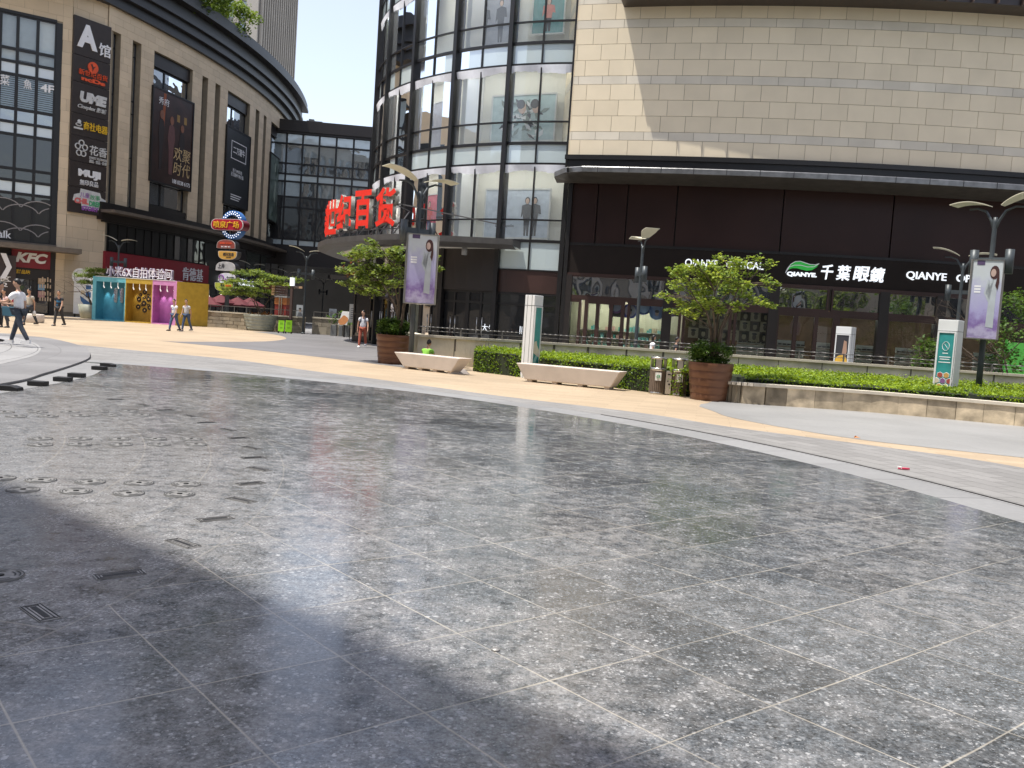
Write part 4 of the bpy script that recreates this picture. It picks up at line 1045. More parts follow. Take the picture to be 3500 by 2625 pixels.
TR_ = [s1(487, 750), s1(1205, 780), s2(920, 850), s3(255, 780), s3(600, 800), s3(950, 800), (3720, 1050)]
TRG = glass('transom_glass', (.10, .12, .13), .40, .01, clear=.25, body=(.02, .025, .03), wob=.03)
for i in range(6):
    windowa(blk, RG, RT(TR_[i]) + .001, RT(TR_[i + 1]) - .001, ztr + .02, zbb - .1, [], [], TRG, BROWN2, -.08, .07, name='transom_window', n=4, fd=.08)
m = MB(); m.abox(RG, tp[0], t1, ztr - .1, ztr + .02, -.4, .0, 24); m.abox(RG, tp[0], t1, zbb - .1, zbb, -.4, .01, 24); m.build('shopfront_rail', BROWN2, blk)
m = MB()
for p in (s1(487, 900), s1(1207, 900), s2(925, 900), s3(595, 820), s3(955, 820)): t = RT(p); m = MB(); m.abox(RG, t - .0035, t + .0035, 0, zbb - .1, -.3, .03, 1); m.build('shopfront_post', BROWN, blk)
# inside the shop
SHC = mat('shop_cream_wall', (.62, .60, .42), .7, var=.04); SHT = mat('shop_timber_wall', (.13, .075, .04), .6, var=.2)
ts_ = RT(s2(290, 950))
m = MB(); m.abox(RG, tp[0], ts_, 0, ztr + .2, -1.9, -1.7, 8); m.build('shop_back_wall', SHC, blk)
m = MB(); m.abox(RG, ts_, t1, 0, ztr + .2, -4.2, -4.0, 14); m.build('shop_timber_wall', SHT, blk)
m = MB(); m.abox(RG, tp[0], t1, ztr - .02, ztr + .015, -4.2, -.42, 20); m.build('shop_ceiling', WHITEIN, blk)
m = MB(); m.abox(RG, tp[0], t1, .0, .04, -4.2, -.2, 20); m.build('shop_floor', plain('shop_floor_tile', (.3, .28, .25), .3), blk)
LAMPE = mat('ceiling_strip_light', (.9, .9, .85), .5, emit=(1, .97, .92), estr=12.0, var=.01)
m = MB(); m.abox(RG, tp[0] + .01, ts_ - .01, ztr - .06, ztr - .03, -1.0, -.8, 6); m.build('ceiling_light', LAMPE, blk)
for k in range(9):
    t = ts_ + (t1 - ts_) * (k + .5) / 9; m = MB(); m.abox(RG, t - .014, t + .014, ztr - .06, ztr - .03, -2.3, -2.2, 2); m.build('ceiling_light', LAMPE, blk)
m = MB(); rs = random.Random(8)
SHELFM = [plain('shelf_cream', (.6, .58, .5)), plain('goods_green', (.10, .42, .34)), plain('goods_teal', (.22, .5, .46)), plain('goods_pink', (.6, .36, .30)), plain('goods_box', (.5, .42, .28)), plain('goods_black', (.03, .03, .03)), plain('goods_white', (.75, .75, .72))]
for z in (.45, .85, 1.2, 1.55):
    for a, b in ((tp[0] + .01, ts_ - .004),):
        m.abox(RG, a, b, z, z + .03, -1.7, -1.35, 8, 0); t = a + .004
        while t < b - .008:
            w = rs.uniform(.08, .2) / RG.r
            if rs.random() < .62: m.abox(RG, t, t + w * .8, z + .03, z + .03 + rs.uniform(.1, .26), -1.62, -1.42, 1, rs.choice((1, 1, 2, 2, 3, 4)))
            t += w
m.build('goods_shelf', SHELFM, blk)
m = MB()
for z in (.5, .8, 1.1, 1.4):
    for k in range(11):
        a = ts_ + .012 + k * .030; b = a + .021
        if a > t1 - .03: break
        m.abox(RG, a, b, z, z + .03, -1.25, -.95, 2, 0)
        m.abox(RG, a, b, z + .03, z + .26, -1.25, -1.22, 2, 6 if k % 3 else 0)
        for q in range(6):
            e = a + (b - a) * (q + .3) / 6; m.abox(RG, e, e + .0022, z + .06, z + .11, -1.2, -1.05, 1, 5)
m.build('eyewear_shelf', SHELFM, blk)
m = MB(); d = -1.0                                     # tiled portraits behind the window in the middle
a0 = RT(s2(560, 1000)); st = .45 / RG.r
for i in range(8):
    for j in range(3):
        t = ts_ + .004 + st * i; m.abox(RG, t, t + st, 1.5 + .45 * j, 1.95 + .45 * j, d - .02, d, 1, (i + j) % 2)
        fr = RG.frame(t + st / 2, 1.5 + .45 * j, d); m.disc(fr, 0, .2, .09, 0, .01, 1 - (i + j) % 2, 10, .13); m.disc(fr, 0, .34, .12, .01, .016, 2, 8, .05)
m.build('portrait_tiles', [plain('portrait_sand', (.42, .36, .25)), plain('portrait_umber', (.09, .07, .05)), PBK], blk)
# round pictures in the cream window
for k, (x, y, c, ri) in enumerate(((835, 922, (.45, .48, .75), (.22, .10, .34)), (935, 958, (.6, .6, .75), (.10, .12, .45)), (1033, 932, (.30, .45, .75), (.05, .10, .35)), (1128, 968, (.20, .32, .65), (.20, .32, .65)), (1235, 945, (.45, .48, .75), (.22, .10, .34)))):
    t, z = RG.hit(*s1(x, y)); fr = RG.frame(t, z, -.35)
    m = MB(); m.disc(fr, 0, 0, .34, 0, .015, 1, 24); m.disc(fr, 0, 0, .25, .015, .02, 0, 24)
    if k in (1, 3): m.disc(fr, 0, -.05, .08, .02, .024, 2, 12, .12); m.disc(fr, 0, .04, .1, .024, .027, 3, 10, .07)
    o = m.build('round_picture', [plain('disc_face_%d' % k, c), plain('disc_ring_%d' % k, ri), PSK, PBK], None, fr.pt(0, -.34, 0))
    tag(o, ['violet ringed round picture over the shop door', 'round picture of a long haired woman in the cream window', 'blue ringed round picture at the centre of the cream window', 'blue round picture of a short haired person', 'violet ringed round picture behind the lime green maple'][k], 'picture', 'round pictures in the shop window')
m = MB(); fr = RG.frame(RT(s1(870, 960)), 0, -.33)
for x, s_ in ((790, 1), (1290, -1)):
    t, z = RG.hit(*s1(x, 998)); fr = RG.frame(t, z, -.38); m.fpoly(fr, [(0, 0), (1.1 * s_, 0), (0, .62)][::s_], 0, .01)
m.build('triangle_decal', PBK, blk)
# shop letters
def on_arc(name, body, par, mm, p, q, zb, zt, bold=.02, dep=.06, sh=0.0):
    a, b = RT(p), RT(q); t = (a + b) / 2
    wf = lambda x, z, d: RG.pt(x / RG.r + t, z, d - .04)
    hw = (b - a) * RG.r / 2
    class _f: n = RG.n(t)
    _f.pt = staticmethod(wf)
    return letters(name, body, mm, par, _f, -hw, hw, zb, zt, 0, dep, bold, sh, warp=wf)
zq0, zq1 = RG.hit(*s1(1400, 653))[1], RG.hit(*s1(1400, 592))[1]
os_ = thing('optician_sign', RG.pt(RT(s3(100, 620)), zbb + .3, 0), 'white optician letters with a green leaf logo across the dark shop fascia', 'sign')
on_arc('lettering', 'QIANYE   OPTICAL', os_, LETLIT, s2(293, 620), s2(850, 655), zq0, zq1, .01)
on_arc('lettering', 'QIANYE   OPTICAL', os_, LETLIT, s3(733, 640), s3(1330, 660), zq0, zq1, .01)
zz0, zz1 = RG.hit(*s2(1100, 720))[1], RG.hit(*s2(1100, 684))[1]
on_arc('lettering', 'QIANYE.', os_, LETLIT, s2(1015, 700), s2(1228, 715), zz0, zz1, .045)
zz0, zz1 = RG.hit(*s3(400, 662))[1], RG.hit(*s3(400, 572))[1]
for ch, x0, x1 in (('千', 195, 272), ('葉', 292, 382), ('眼', 400, 500), ('鏡', 505, 598)):
    on_arc('lettering', ch, os_, LETLIT, s3(x0, 620), s3(x1, 620), zz0 - .02, zz1 + .02, .02, .06, .12)
LEAFG = mat('leaf_logo_green', (.03, .36, .05), .5, var=.03, emit=(.03, .45, .06), estr=.25)
ta_ = RT(s2(1125, 650)); wv = lambda x, z, d: RG.pt(x / RG.r + ta_, z, d - .04)
zc_ = RG.hit(*s2(1125, 650))[1]; hw = (RT(s2(1238, 650)) - RT(s2(1005, 650))) * RG.r / 2
top = [(-1, -.62), (-.9, -.2), (-.7, .25), (-.45, .5), (-.15, .55), (.15, .42), (.45, .3), (.75, .3), (1, .42)]
bot = [(1, .42), (.85, .05), (.6, -.22), (.3, -.3), (0, -.22), (-.3, -.12), (-.6, -.14), (-.85, -.3)]
m = MB(); m.prism([wv(x * hw, zc_ + y * .45, 0) for x, y in (top + bot[1:])], RG.n(ta_) * .05)
m.build('leaf_logo', LEAFG, os_)
m = MB()
for L in (top, [(-1, -.62), (-.8, -.05), (-.5, .15), (-.1, .18), (.3, .05), (.7, .1), (1, .42)]):
    for p, q in zip(L, L[1:]): m.bar(wv(p[0] * hw, zc_ + p[1] * .45, .055), wv(q[0] * hw, zc_ + q[1] * .45, .055), .02, .03)
m.build('leaf_outline', LETW, os_)

# ---------------------------------------------------------------- glass bridge, towers
BY = 101.5
br = thing('glass_bridge', (-22, BY, 6.5), 'glass bridge building with brown parapet joining the stone mall and the drum', 'building')
FB, _ = wallframe((-31, BY - .6), (-13, BY + 1.4))
ZBt, ZBp = FB.hit(*c2(1300, 1005))[1], FB.hit(*c2(1300, 1115))[1]
yz = [FB.hit(*c2(1170, y))[1] for y in (1100, 1185, 1345, 1430, 1490)] + [FB.hit(*c7(1150, y))[1] for y in (190, 275, 325, 585)]
print('bridge', ZBt, ZBp, yz)
ax = [FB.hit(*c2(x, 1300))[0] for x in (750, 895, 1025, 1160, 1298, 1438, 1575, 1710)]
m = MB(); m.fbox(FB, 0, 18, ZBp, ZBt, -14, .25); m.fbox(FB, 0, 18, ZBp + .25, ZBp + .45, .25, .4); m.build('parapet', BROWN, br)
m = MB(); m.fbox(FB, 0, 18, yz[-1] - 2.2, yz[-1], -14, .2); m.build('underside', BROWN, br)
BRG = glass('bridge_glass', (.75, .8, .8), .16, .01, clear=.75, body=(.30, .34, .35), wob=.006); CURTN = mat('grey_curtain', (.78, .80, .80), .8, var=.1, scale=2)
for i in range(len(ax) - 1):
    for j in range(len(yz) - 1):
        z1, z0 = yz[j], yz[j + 1]
        gm = FROST if j in (0, 3, 7) else (DARKGL if j in (6, 5) else BRG)
        if j == 7: z1 = z0 + .75
        if j == 6: z0 = yz[8] + .75
        w = windowf(br, FB, ax[i], ax[i + 1], z0, z1, [], [], gm, BLACK, 0, .10, fd=.07)
        if j in (1, 4) and (i * 7 + j) % 5 != 3:
            m = MB(); m.fbox(FB, ax[i] + .08, ax[i + 1] - .08, z0 + (.9 if (i + j) % 3 == 0 else .05), z1, -.32, -.25); m.build('curtain', CURTN, w)
m = MB(); m.fbox(FB, 0, 18, yz[-1], ZBp, -1.6, -1.4); m.build('inner_wall', DARKIN, br)
m = MB(); m.fbox(FB, 5.4, 7.2, ZBt + .05, ZBt + .65, -4, -2.5); m.fbox(FB, 5.6, 6.2, ZBt + .65, ZBt + .9, -3.8, -2.8)
o = m.build('roof_unit', plain('roof_unit_grey', (.12, .12, .12)), None, FB.pt(6.3, ZBt, -3)); tag(o, 'boxy grey ventilation unit on the bridge roof', 'vent unit')
pw_ = thing('passage_wall', (-20, 124, 0), 'dark gallery wall at the end of the passage under the bridge', 'wall')
m = MB(); m.box((-20, 124.5, 5), 40, 1, 10); m.build('wall', DARKIN, pw_)
m = MB(); m.box((-18.5, 118, 6.4), 14, .3, .5); m.box((-16, 116, 5.2), 8, .3, .5, .3); m.build('beam', plain('passage_beam', (.10, .09, .085)), pw_)
m = MB(); m.box((-17.5, 117, 5.9), 6, .3, .35); m.build('copper_beam', plain('copper_beam', (.20, .08, .03)), pw_)
m = MB()
for x in (-13.8, -10.8):
    m.bar((x - 2, 105, 3.6), (x, 105, 4.7), .5, .12); m.bar((x - 2, 105, 3.6), (x - .2, 105, 2.6), .5, .12)
m.build('zigzag_strut', plain('strut_grey', (.08, .08, .085)), pw_)

tower = thing('office_tower', (-44, 150, 0), 'tall office tower with vertical stone ribs rising behind the mall cornice', 'tower')
TA, TB, TC = (aty(880, 150, 150).x - 19, 151.5), (aty(880, 150, 150).x, 150), (aty(1005, 150, 165).x, 165)
FA, LA = wallframe(TA, TB); FC, LC = wallframe(TB, TC)
TST = mat('tower_stone', (.36, .33, .29), .8, var=.06, scale=.3); TGL = glass('tower_glass', (.15, .17, .2), .18, .03, clear=.2, body=(.045, .055, .07))
m = MB(); m.prism([Vector((*TA, 0)), Vector((*TB, 0)), Vector((*TC, 0)), Vector((TA[0] + 2, 170, 0))], (0, 0, 92)); m.build('shaft', TGL, tower)
m = MB(); a = .3
k = 0
while a < LA + .1:
    m.fbox(FA, a - .42, a + .42, 0, 92, 0, .45); a += 2.15; k += 1
m.fbox(FA, LA - 1.2, LA + .02, 0, 92, 0, .5); m.build('pier', TST, tower)
m = MB(); z = 2
while z < 92: m.fbox(FA, 0, LA, z, z + .9, .0, .12); z += 3.6
m.build('spandrel', plain('tower_spandrel', (.12, .12, .12)), tower)
m = MB(); n = 17
for k in range(n): a = LC * (k + .5) / n; m.fbox(FC, a - .16, a + .16, 0, 92, .02, .55)
m.build('rib', TST, tower)
m = MB(); m.fbox(FC, 0, LC, 0, 92, 0, .06); m.build('rib_backing', plain('tower_backing', (.10, .095, .09)), tower)
m = MB(); z = 3
while z < 90:
    for k in range(1, n - 2, 3): a = LC * k / n; m.fbox(FC, a - .12, a + .12, z + (k % 2) * 1.2, z + .5 + (k % 2) * 1.2, .06, .12)
    z += 3.2
m.build('vent_window', plain('tower_dark_slot', (.03, .03, .03)), tower)

# the high-rise behind the viewpoint whose shade lies across the near paving (seen mirrored in the shop glass)
HB = 38.0
ub = Vector((.766, -.643)); nb = Vector((.643, .766)); off = Vector((TOSUN.x, TOSUN.y)) * (HB / TOSUN.z)
B0 = Vector((-3.66, 6.60)) + off - ub * 16; B1 = Vector((.75, 2.90)) + off + ub * 30
shade = thing('rear_high_rise', ((B0.x + B1.x) / 2, (B0.y + B1.y) / 2, 0), 'tall ribbed high rise behind the viewpoint mirrored in the shop glass', 'tower')
FH, LH = wallframe((B1.x, B1.y), (B0.x, B0.y))
m = MB(); m.fbox(FH, 0, LH, 0, HB, -26, -.6); m.build('shaft', TGL, shade)
m = MB(); m.fbox(FH, 0, LH, HB - 2, HB, -26, 0)
a = 0
while a < LH: m.fbox(FH, a, a + .9, 0, HB - 2, -.6, 0); a += 2.6
m.build('rib', mat('pale_tower_rib', (.46, .42, .35), .8, var=.06), shade)

# unseen wings added behind and beside the viewpoint to darken the glass reflections
rm = thing('added_rear_wing', (40, -26, 0), 'unseen mall wing added behind the viewpoint to darken glass reflections', 'building')
m = MB(); m.box((44, -30, 9), 60, 14, 18, R(-12)); m.box((62, 12, 10), 12, 80, 20, R(4)); m.build('wall', mat('added_wing_stone', (.34, .29, .22), .8), rm)
m = MB()
for k in range(9): m.box((20 + k * 6, -22.6 - k * .1 + 0.2 * 0, 9), 3.2, .4, 13, R(-12)); m.box((55.8 + .07 * k * 8 * 0, -18 + k * 8, 9), .5, 4, 14, R(4))
m.build('window', DARKGL, rm)
lw_ = thing('added_side_wing', (-66, 18, 0), 'unseen mall wing added outside the view to darken the drum reflections', 'building')  # unseen wing, height chosen for what the drum glass mirrors
FW, LW_ = wallframe((-62, -45), (CLX.x - .5, CLX.y - .4))
m = MB(); m.fbox(FW, 0, LW_, 0, 22, -12, 0); m.build('wall', STONE_L, lw_)
m = MB()
for k in range(11): m.fbox(FW, 3 + k * 9, 9 + k * 9, 3, 19, .0, .1)
m.build('window', DARKGL, lw_)
# ---------------------------------------------------------------- planting
def leafcloud(m, centres, n, size, rnd, squash=.6, tilt=.9, tone=None):
    """small folded leaves scattered through clumps; centres = (point, radius)"""
    for c, r in centres:
        k = max(3, int(n * r * r))
        ct = rnd.uniform(.2, .8)
        for _ in range(k):
            v = Vector((rnd.gauss(0, .5), rnd.gauss(0, .5), rnd.gauss(0, .5) * squash))
            if v.length > 1.15: continue
            p = Vector(c) + v * r
            a = rnd.uniform(0, 6.283); t = rnd.gauss(0, .5) * tilt
            L = size * rnd.uniform(.65, 1.35); w = L * rnd.uniform(.34, .55)
            d = Vector((math.cos(a) * math.cos(t), math.sin(a) * math.cos(t), math.sin(t) - .25)).normalized()
            s = Vector((-math.sin(a), math.cos(a), rnd.uniform(-.7, .7))).normalized(); up = d.cross(s)
            m.add([p - d * L * .5, p + s * w - up * w * .25, p + d * L * .5, p - s * w - up * w * .25], [(0, 1, 2), (0, 2, 3)], 0, min(1, max(0, ct + rnd.gauss(0, .16))))
def grow(rnd, m, p, d, length, r, depth, ends, bend=.35, seg=4, split=3, spread=.65, flat=0.0):
    pts, rad = [p], [r]
    for i in range(seg):
        d = (d + Vector((rnd.gauss(0, bend), rnd.gauss(0, bend), rnd.gauss(0, bend * .5))) * .35).normalized()
        if flat: d.z *= 1 - flat * .35; d.normalize()
        p = p + d * length / seg; pts.append(p); rad.append(r * (1 - .45 * (i + 1) / seg))
    m.tube(pts, rad, 6 if r > .02 else 4)
    if depth == 0: ends.append(p); return
    if depth <= 2: ends.append(pts[-2])
    for k in range(split):
        a = 2 * math.pi * (k + rnd.random() * .7) / split
        s = d.orthogonal().normalized(); s = Matrix.Rotation(a, 3, d) @ s
        nd = (d + s * spread * rnd.uniform(.7, 1.3)).normalized()
        grow(rnd, m, p, nd, length * rnd.uniform(.62, .85), rad[-1] * .75, depth - 1, ends, bend, seg, split, spread, flat)
MAPLE = leafmat('maple_leaf', (.065, .125, .02), (.28, .35, .075))
MAPLE2 = leafmat('maple_leaf_yellow', (.085, .16, .025), (.38, .46, .09))
HEDGEM = leafmat('hedge_leaf', (.06, .135, .018), (.38, .52, .05))
GLOSSY = leafmat('dark_shrub_leaf', (.025, .065, .014), (.13, .22, .04))
ROOFM = leafmat('roof_shrub_leaf', (.05, .095, .018), (.20, .28, .05))
PINK = leafmat('russet_leaf', (.12, .05, .02), (.28, .12, .04))
def maple(name, base, h, rx, label, mm, seed, fork=.9, n=240, lean=(0, 0), leaf=.085, crown0=.34):
    rnd = random.Random(seed); base = Vector(base)
    t = thing(name, base, label, 'tree', 'trees in the planters')
    m = MB(); ends = []
    for k in range(4):
        a = 2 * math.pi * (k + rnd.random() * .5) / 4 + seed
        d = Vector((math.cos(a) * .32 + lean[0], math.sin(a) * .32 + lean[1], 1)).normalized()
        grow(rnd, m, base + Vector((math.cos(a) * .05, math.sin(a) * .05, 0)), d, h * fork * rnd.uniform(.36, .44), .045, 3, ends, .4, 4, 3, .72, .4)
    m.build('trunk', BARK, t)
    zc = base.z + h * (crown0 + (1 - crown0) * .5); hz = h * (1 - crown0) * .5
    cs = []
    for e in ends:
        q = Vector(((e.x - base.x) / rx, (e.y - base.y) / rx, (e.z - zc) / hz))
        if q.length > 1.16: e = Vector((base.x + q.x / q.length * rx, base.y + q.y / q.length * rx, zc + q.z / q.length * hz))
        if e.z > base.z + h * crown0: cs.append((e, rnd.uniform(.18, .42)))
    for _ in range(int(len(cs) * .12)):
        v = Vector((rnd.gauss(0, 1), rnd.gauss(0, 1), rnd.gauss(0, 1))).normalized() * rnd.uniform(.55, 1.0)
        cs.append((Vector((base.x + v.x * rx, base.y + v.y * rx, zc + v.z * hz)), rnd.uniform(.16, .32)))
    m = MB(); leafcloud(m, cs, n * 3, leaf, rnd, .42, .6)
    m.build('crown', mm, t, fix=False)
    return t
def bush(name, base, rx, rz, label, mm, seed, n=2600, leaf=.06, cat='shrub', group=None, open_=.0):
    rnd = random.Random(seed); base = Vector(base); t = thing(name, base, label, cat, group)
    m = MB()
    for k in range(9):
        a = rnd.uniform(0, 6.28); r = rx * rnd.uniform(.2, .8)
        m.tube([base, base + Vector((math.cos(a) * r * .5, math.sin(a) * r * .5, rz * .9)), base + Vector((math.cos(a) * r, math.sin(a) * r, rz * rnd.uniform(1.1, 1.6)))], [.018, .012, .006], 5)
    m.build('stem', BARK, t)
    m = MB(); cs = []
    for _ in range(int(46 * (1 - open_))):
        v = Vector((rnd.gauss(0, 1), rnd.gauss(0, 1), rnd.gauss(0, 1))).normalized() * rnd.uniform(.45, 1) ** .6
        cs.append((base + Vector((v.x * rx * .88, v.y * rx * .88, rz * (1.0 + v.z * .88))), rx * rnd.uniform(.16, .34)))
    leafcloud(m, cs, n / 46 / (rx * .25) ** 2, leaf, rnd, .8)
    m.build('foliage', mm, t, fix=False)
    return t

def layered_maple(name, base, D, pads, cv, label, mm, seed, leaf=.085, thick=.8, dens=260):
    """maple with flat leaf layers; pads = (u, v, radius) of each layer as read on the photograph, given depth round D"""
    rnd = random.Random(seed); base = Vector(base); t = thing(name, base, label, 'tree', 'trees in the planters')
    sc_ = cv(1, 0)[0] - cv(0, 0)[0]; P = []
    us = [p[0] for p in pads]; cu, hw = (min(us) + max(us)) / 2, (max(us) - min(us)) / 2
    for u, v, r in pads:
        dep = thick * math.sqrt(max(.05, 1 - ((u - cu) / hw) ** 2 * .9))
        rr = r * sc_ / FPX * D
        P.append((aty(*cv(u, v), D + rnd.uniform(-1, 1) * dep), rr))
        if rnd.random() < .75: P.append((aty(*cv(u + rnd.uniform(-25, 25), v + rnd.uniform(-15, 15)), D + rnd.choice((-1, 1)) * dep * rnd.uniform(.5, 1)), rr * .85))
    m = MB(); limbs = []
    zc = sum(p.z for p, r in P) / len(P)
    for k in range(6):
        a = 2 * math.pi * k / 6 + seed; q = rnd.uniform(.25, .5)
        b0 = base + Vector((math.cos(a) * .05, math.sin(a) * .05, 0)); b1 = base + Vector((math.cos(a) * q * .35, math.sin(a) * q * .35, (zc - base.z) * .45)); b2 = base + Vector((math.cos(a) * q * 1.5, math.sin(a) * q * 1.5, (zc - base.z) * rnd.uniform(.8, 1.1)))
        m.tube([b0, b0.lerp(b1, .5) + Vector((rnd.gauss(0, .02), rnd.gauss(0, .02), 0)), b1, b1.lerp(b2, .5) + Vector((rnd.gauss(0, .05), rnd.gauss(0, .05), .03)), b2], [.042, .036, .030, .022, .014], 7); limbs += [b1, b1.lerp(b2, .5), b2]
    for p, r in P:
        s = min(limbs, key=lambda q: (q - p).length + (0 if q.z < p.z else .6)); mid = s.lerp(p, .55) + Vector((rnd.gauss(0, .05), rnd.gauss(0, .05), rnd.uniform(-.02, .10)))
        m.tube([s, mid, p], [.013, .009, .005], 5)
        for _ in range(3): m.tube([mid.lerp(p, rnd.random()), p + Vector((rnd.gauss(0, r * .6), rnd.gauss(0, r * .6), rnd.gauss(0, r * .2)))], [.006, .003], 4)
    m.build('trunk', BARK, t)
    m = MB(); cs = []
    for p, r in P:
        for _ in range(6): cs.append((p + Vector((rnd.gauss(0, r * .5), rnd.gauss(0, r * .5), rnd.gauss(0, r * .26))), r * rnd.uniform(.38, .72)))
    leafcloud(m, cs, dens * 3.4, leaf, rnd, .5, .55)
    m.build('crown', mm, t, fix=False)
    return t
PADR = [(560, 575, 45), (540, 640, 75), (430, 705, 90), (300, 665, 75), (215, 690, 60), (250, 765, 85), (360, 790, 100), (480, 770, 95), (600, 720, 95), (700, 645, 85), (795, 590, 55), (860, 630, 60), (800, 705, 80), (700, 770, 80), (890, 760, 60), (945, 762, 36), (620, 830, 95), (770, 865, 60), (845, 900, 70), (915, 925, 45), (500, 865, 95), (400, 895, 95), (300, 930, 80), (225, 965, 50), (175, 862, 50), (138, 856, 34), (690, 925, 62), (560, 945, 75), (360, 985, 55), (640, 600, 50), (380, 640, 55)]
PADL = [(655, 535, 45), (610, 600, 85), (520, 650, 85), (700, 640, 95), (800, 620, 75), (860, 660, 70), (450, 650, 55), (560, 730, 100), (680, 760, 110), (790, 760, 100), (880, 770, 70), (470, 770, 75), (410, 765, 45), (560, 840, 100), (690, 870, 105), (800, 870, 90), (480, 860, 60), (410, 872, 40), (560, 930, 70), (650, 945, 70), (740, 940, 60), (1150, 660, 45), (1180, 745, 45), (1120, 760, 60), (950, 700, 90), (1020, 780, 80), (950, 850, 70), (500, 915, 45), (850, 590, 45)]
POTM = mat('copper_brown_pot', (.165, .075, .040), .38, .25, var=.22, scale=1.5, bump=.03)
def bigpot(base, r0, r1, h, label):
    t = thing('planter_pot', base, label, 'planter', 'brown banded planters')
    m = MB(); prof = [(r0, 0)]
    for k in range(5):
        z0, z1 = h * k / 5, h * (k + 1) / 5; a, b = r0 + (r1 - r0) * (k / 5) ** .85, r0 + (r1 - r0) * ((k + 1) / 5) ** .85
        prof += [(a + .012, z0 + .015), (b, z1 - .02), (b - .008, z1 - .005)]
    prof += [(r1, h), (r1 - .05, h), (r1 - .07, h - .12)]
    m.lathe(base, prof, 40); m.build('pot', POTM, t)
    m = MB(); m.lathe(base, [(0.001, h - .1), (r1 - .06, h - .1)], 30); m.build('soil', SOIL, t)
    return t
pR = gnd(2422, 1372); pL = gnd(1334, 1246)
pR = Vector((pR.x + .09, pR.y + .45, 0)); pL = Vector((pL.x, pL.y + .5, 0))
bigpot(pR, .43, .545, .92, 'copper brown banded planter beside the twin litter bin')
bigpot(pL, .46, .57, .95, 'copper brown banded planter behind the end of the shorter bench')
bush('clipped_shrub', pR + Vector((0, 0, .86)), .58, .29, 'low dense green shrub in the planter beside the litter bin', GLOSSY, 31, 5200, .05, group='shrubs in the brown planters')
bush('clipped_shrub', pL + Vector((0, 0, .88)), .63, .30, 'low dense green shrub in the planter behind the shorter bench', GLOSSY, 32, 5600, .06, group='shrubs in the brown planters')
layered_maple('maple_tree', pR + Vector((.05, 0, .90)), pR.y, PADR, s2, 'lime green maple in the planter beside the litter bin', MAPLE2, 41, .085, .75)
layered_maple('maple_tree', pL + Vector((.15, .05, .93)), pL.y + .1, PADL, c8, 'full green maple in the planter behind the lamp banner', MAPLE, 43, .10, 1.0, 230)
m = MB(); rnd = random.Random(5); leafcloud(m, [(pL + Vector((-1.6 + rnd.uniform(-.25, .25), .2, 2.6 + rnd.uniform(0, .9))), .16) for _ in range(7)], 500, .08, rnd)
o = m.build('russet_leaves', PINK, [q for q in COL.objects if q.get('label', '').startswith('full green maple')][0], fix=False)
# pale planter with its low spreading tree by the far wall
pb = gnd(888, 1131); pb = Vector((pb.x, pb.y, 0))
t = thing('planter_pot', pb, 'pale grey green square planter with orange flowers by the far stone wall', 'planter')
m = MB(); K = 4; PALEP = mat('pale_green_pot', (.30, .31, .25), .6, var=.15)
prof = []
for k in range(5):
    a, b = .86 + .06 * k, .93 + .06 * k; prof += [(a, .22 * k + .02), (b, .22 * k + .21), (b - .02, .22 * k + .22)]
m.lathe(pb, prof, 24); m.lathe(pb, [(.001, 1.05), (1.05, 1.05)], 24); m.build('pot', PALEP, t)
m = MB(); leafcloud(m, [(pb + Vector((rnd.uniform(-.8, .8), rnd.uniform(-.5, .5), 1.15)), .25) for _ in range(14)], 260, .1, rnd); m.build('flowers', leafmat('orange_flower', (.10, .12, .03), (.5, .16, .02)), t, fix=False)
def spreading(base, h, rx, label, seed, lean, layers, mm=MAPLE, group='trees in the planters'):
    rnd = random.Random(seed); base = Vector(base); t = thing('spreading_tree', base, label, 'tree', group)
    m = MB(); ends = []
    for k in range(3):
        a = seed + k * 2.1; grow(rnd, m, base, Vector((math.cos(a) * .4 + lean, math.sin(a) * .3, 1)).normalized(), h * .42, .06, 3, ends, .4, 4, 3, .8, .7)
    m.build('trunk', BARK, t); cs = []
    for z, r, ox in layers:
        for _ in range(int(26 * r)):
            a, q = rnd.uniform(0, 6.28), r * math.sqrt(rnd.random()); cs.append((base + Vector((ox + q * math.cos(a), q * .6 * math.sin(a), z - .10 * (q / r) ** 2 * r + rnd.gauss(0, .06))), rnd.uniform(.22, .42)))
    m = MB(); leafcloud(m, cs, 330, .12, rnd, .3, .4); m.build('crown', mm, t, fix=False)
    return t
spreading(pb + Vector((.1, 0, 1.05)), 3.2, 2.2, 'low tiered tree in the pale planter by the far stone wall', 7, -.15, [(2.9, 1.5, -.9), (2.35, 2.5, -.3), (1.85, 2.0, -1.1), (1.5, 1.4, -1.5), (2.7, 1.6, 1.2)])
q = aty(312, 1060, 63.2); q = Vector((q.x, 63.2, 0))
t = thing('planter_pot', q, 'grey planter behind the turquoise booth cabin', 'planter'); m = MB(); m.lathe(q, [(.7, 0), (.9, 1.0), (.8, 1.0), (.75, .9)], 20); m.build('pot', PALEP, t)
spreading(q + Vector((0, 0, .95)), 3.0, 2, 'tree sticking out behind the turquoise booth cabin', 9, 0, [(2.6, 1.0, .5), (2.2, 1.3, .1), (1.7, .9, -.2)])

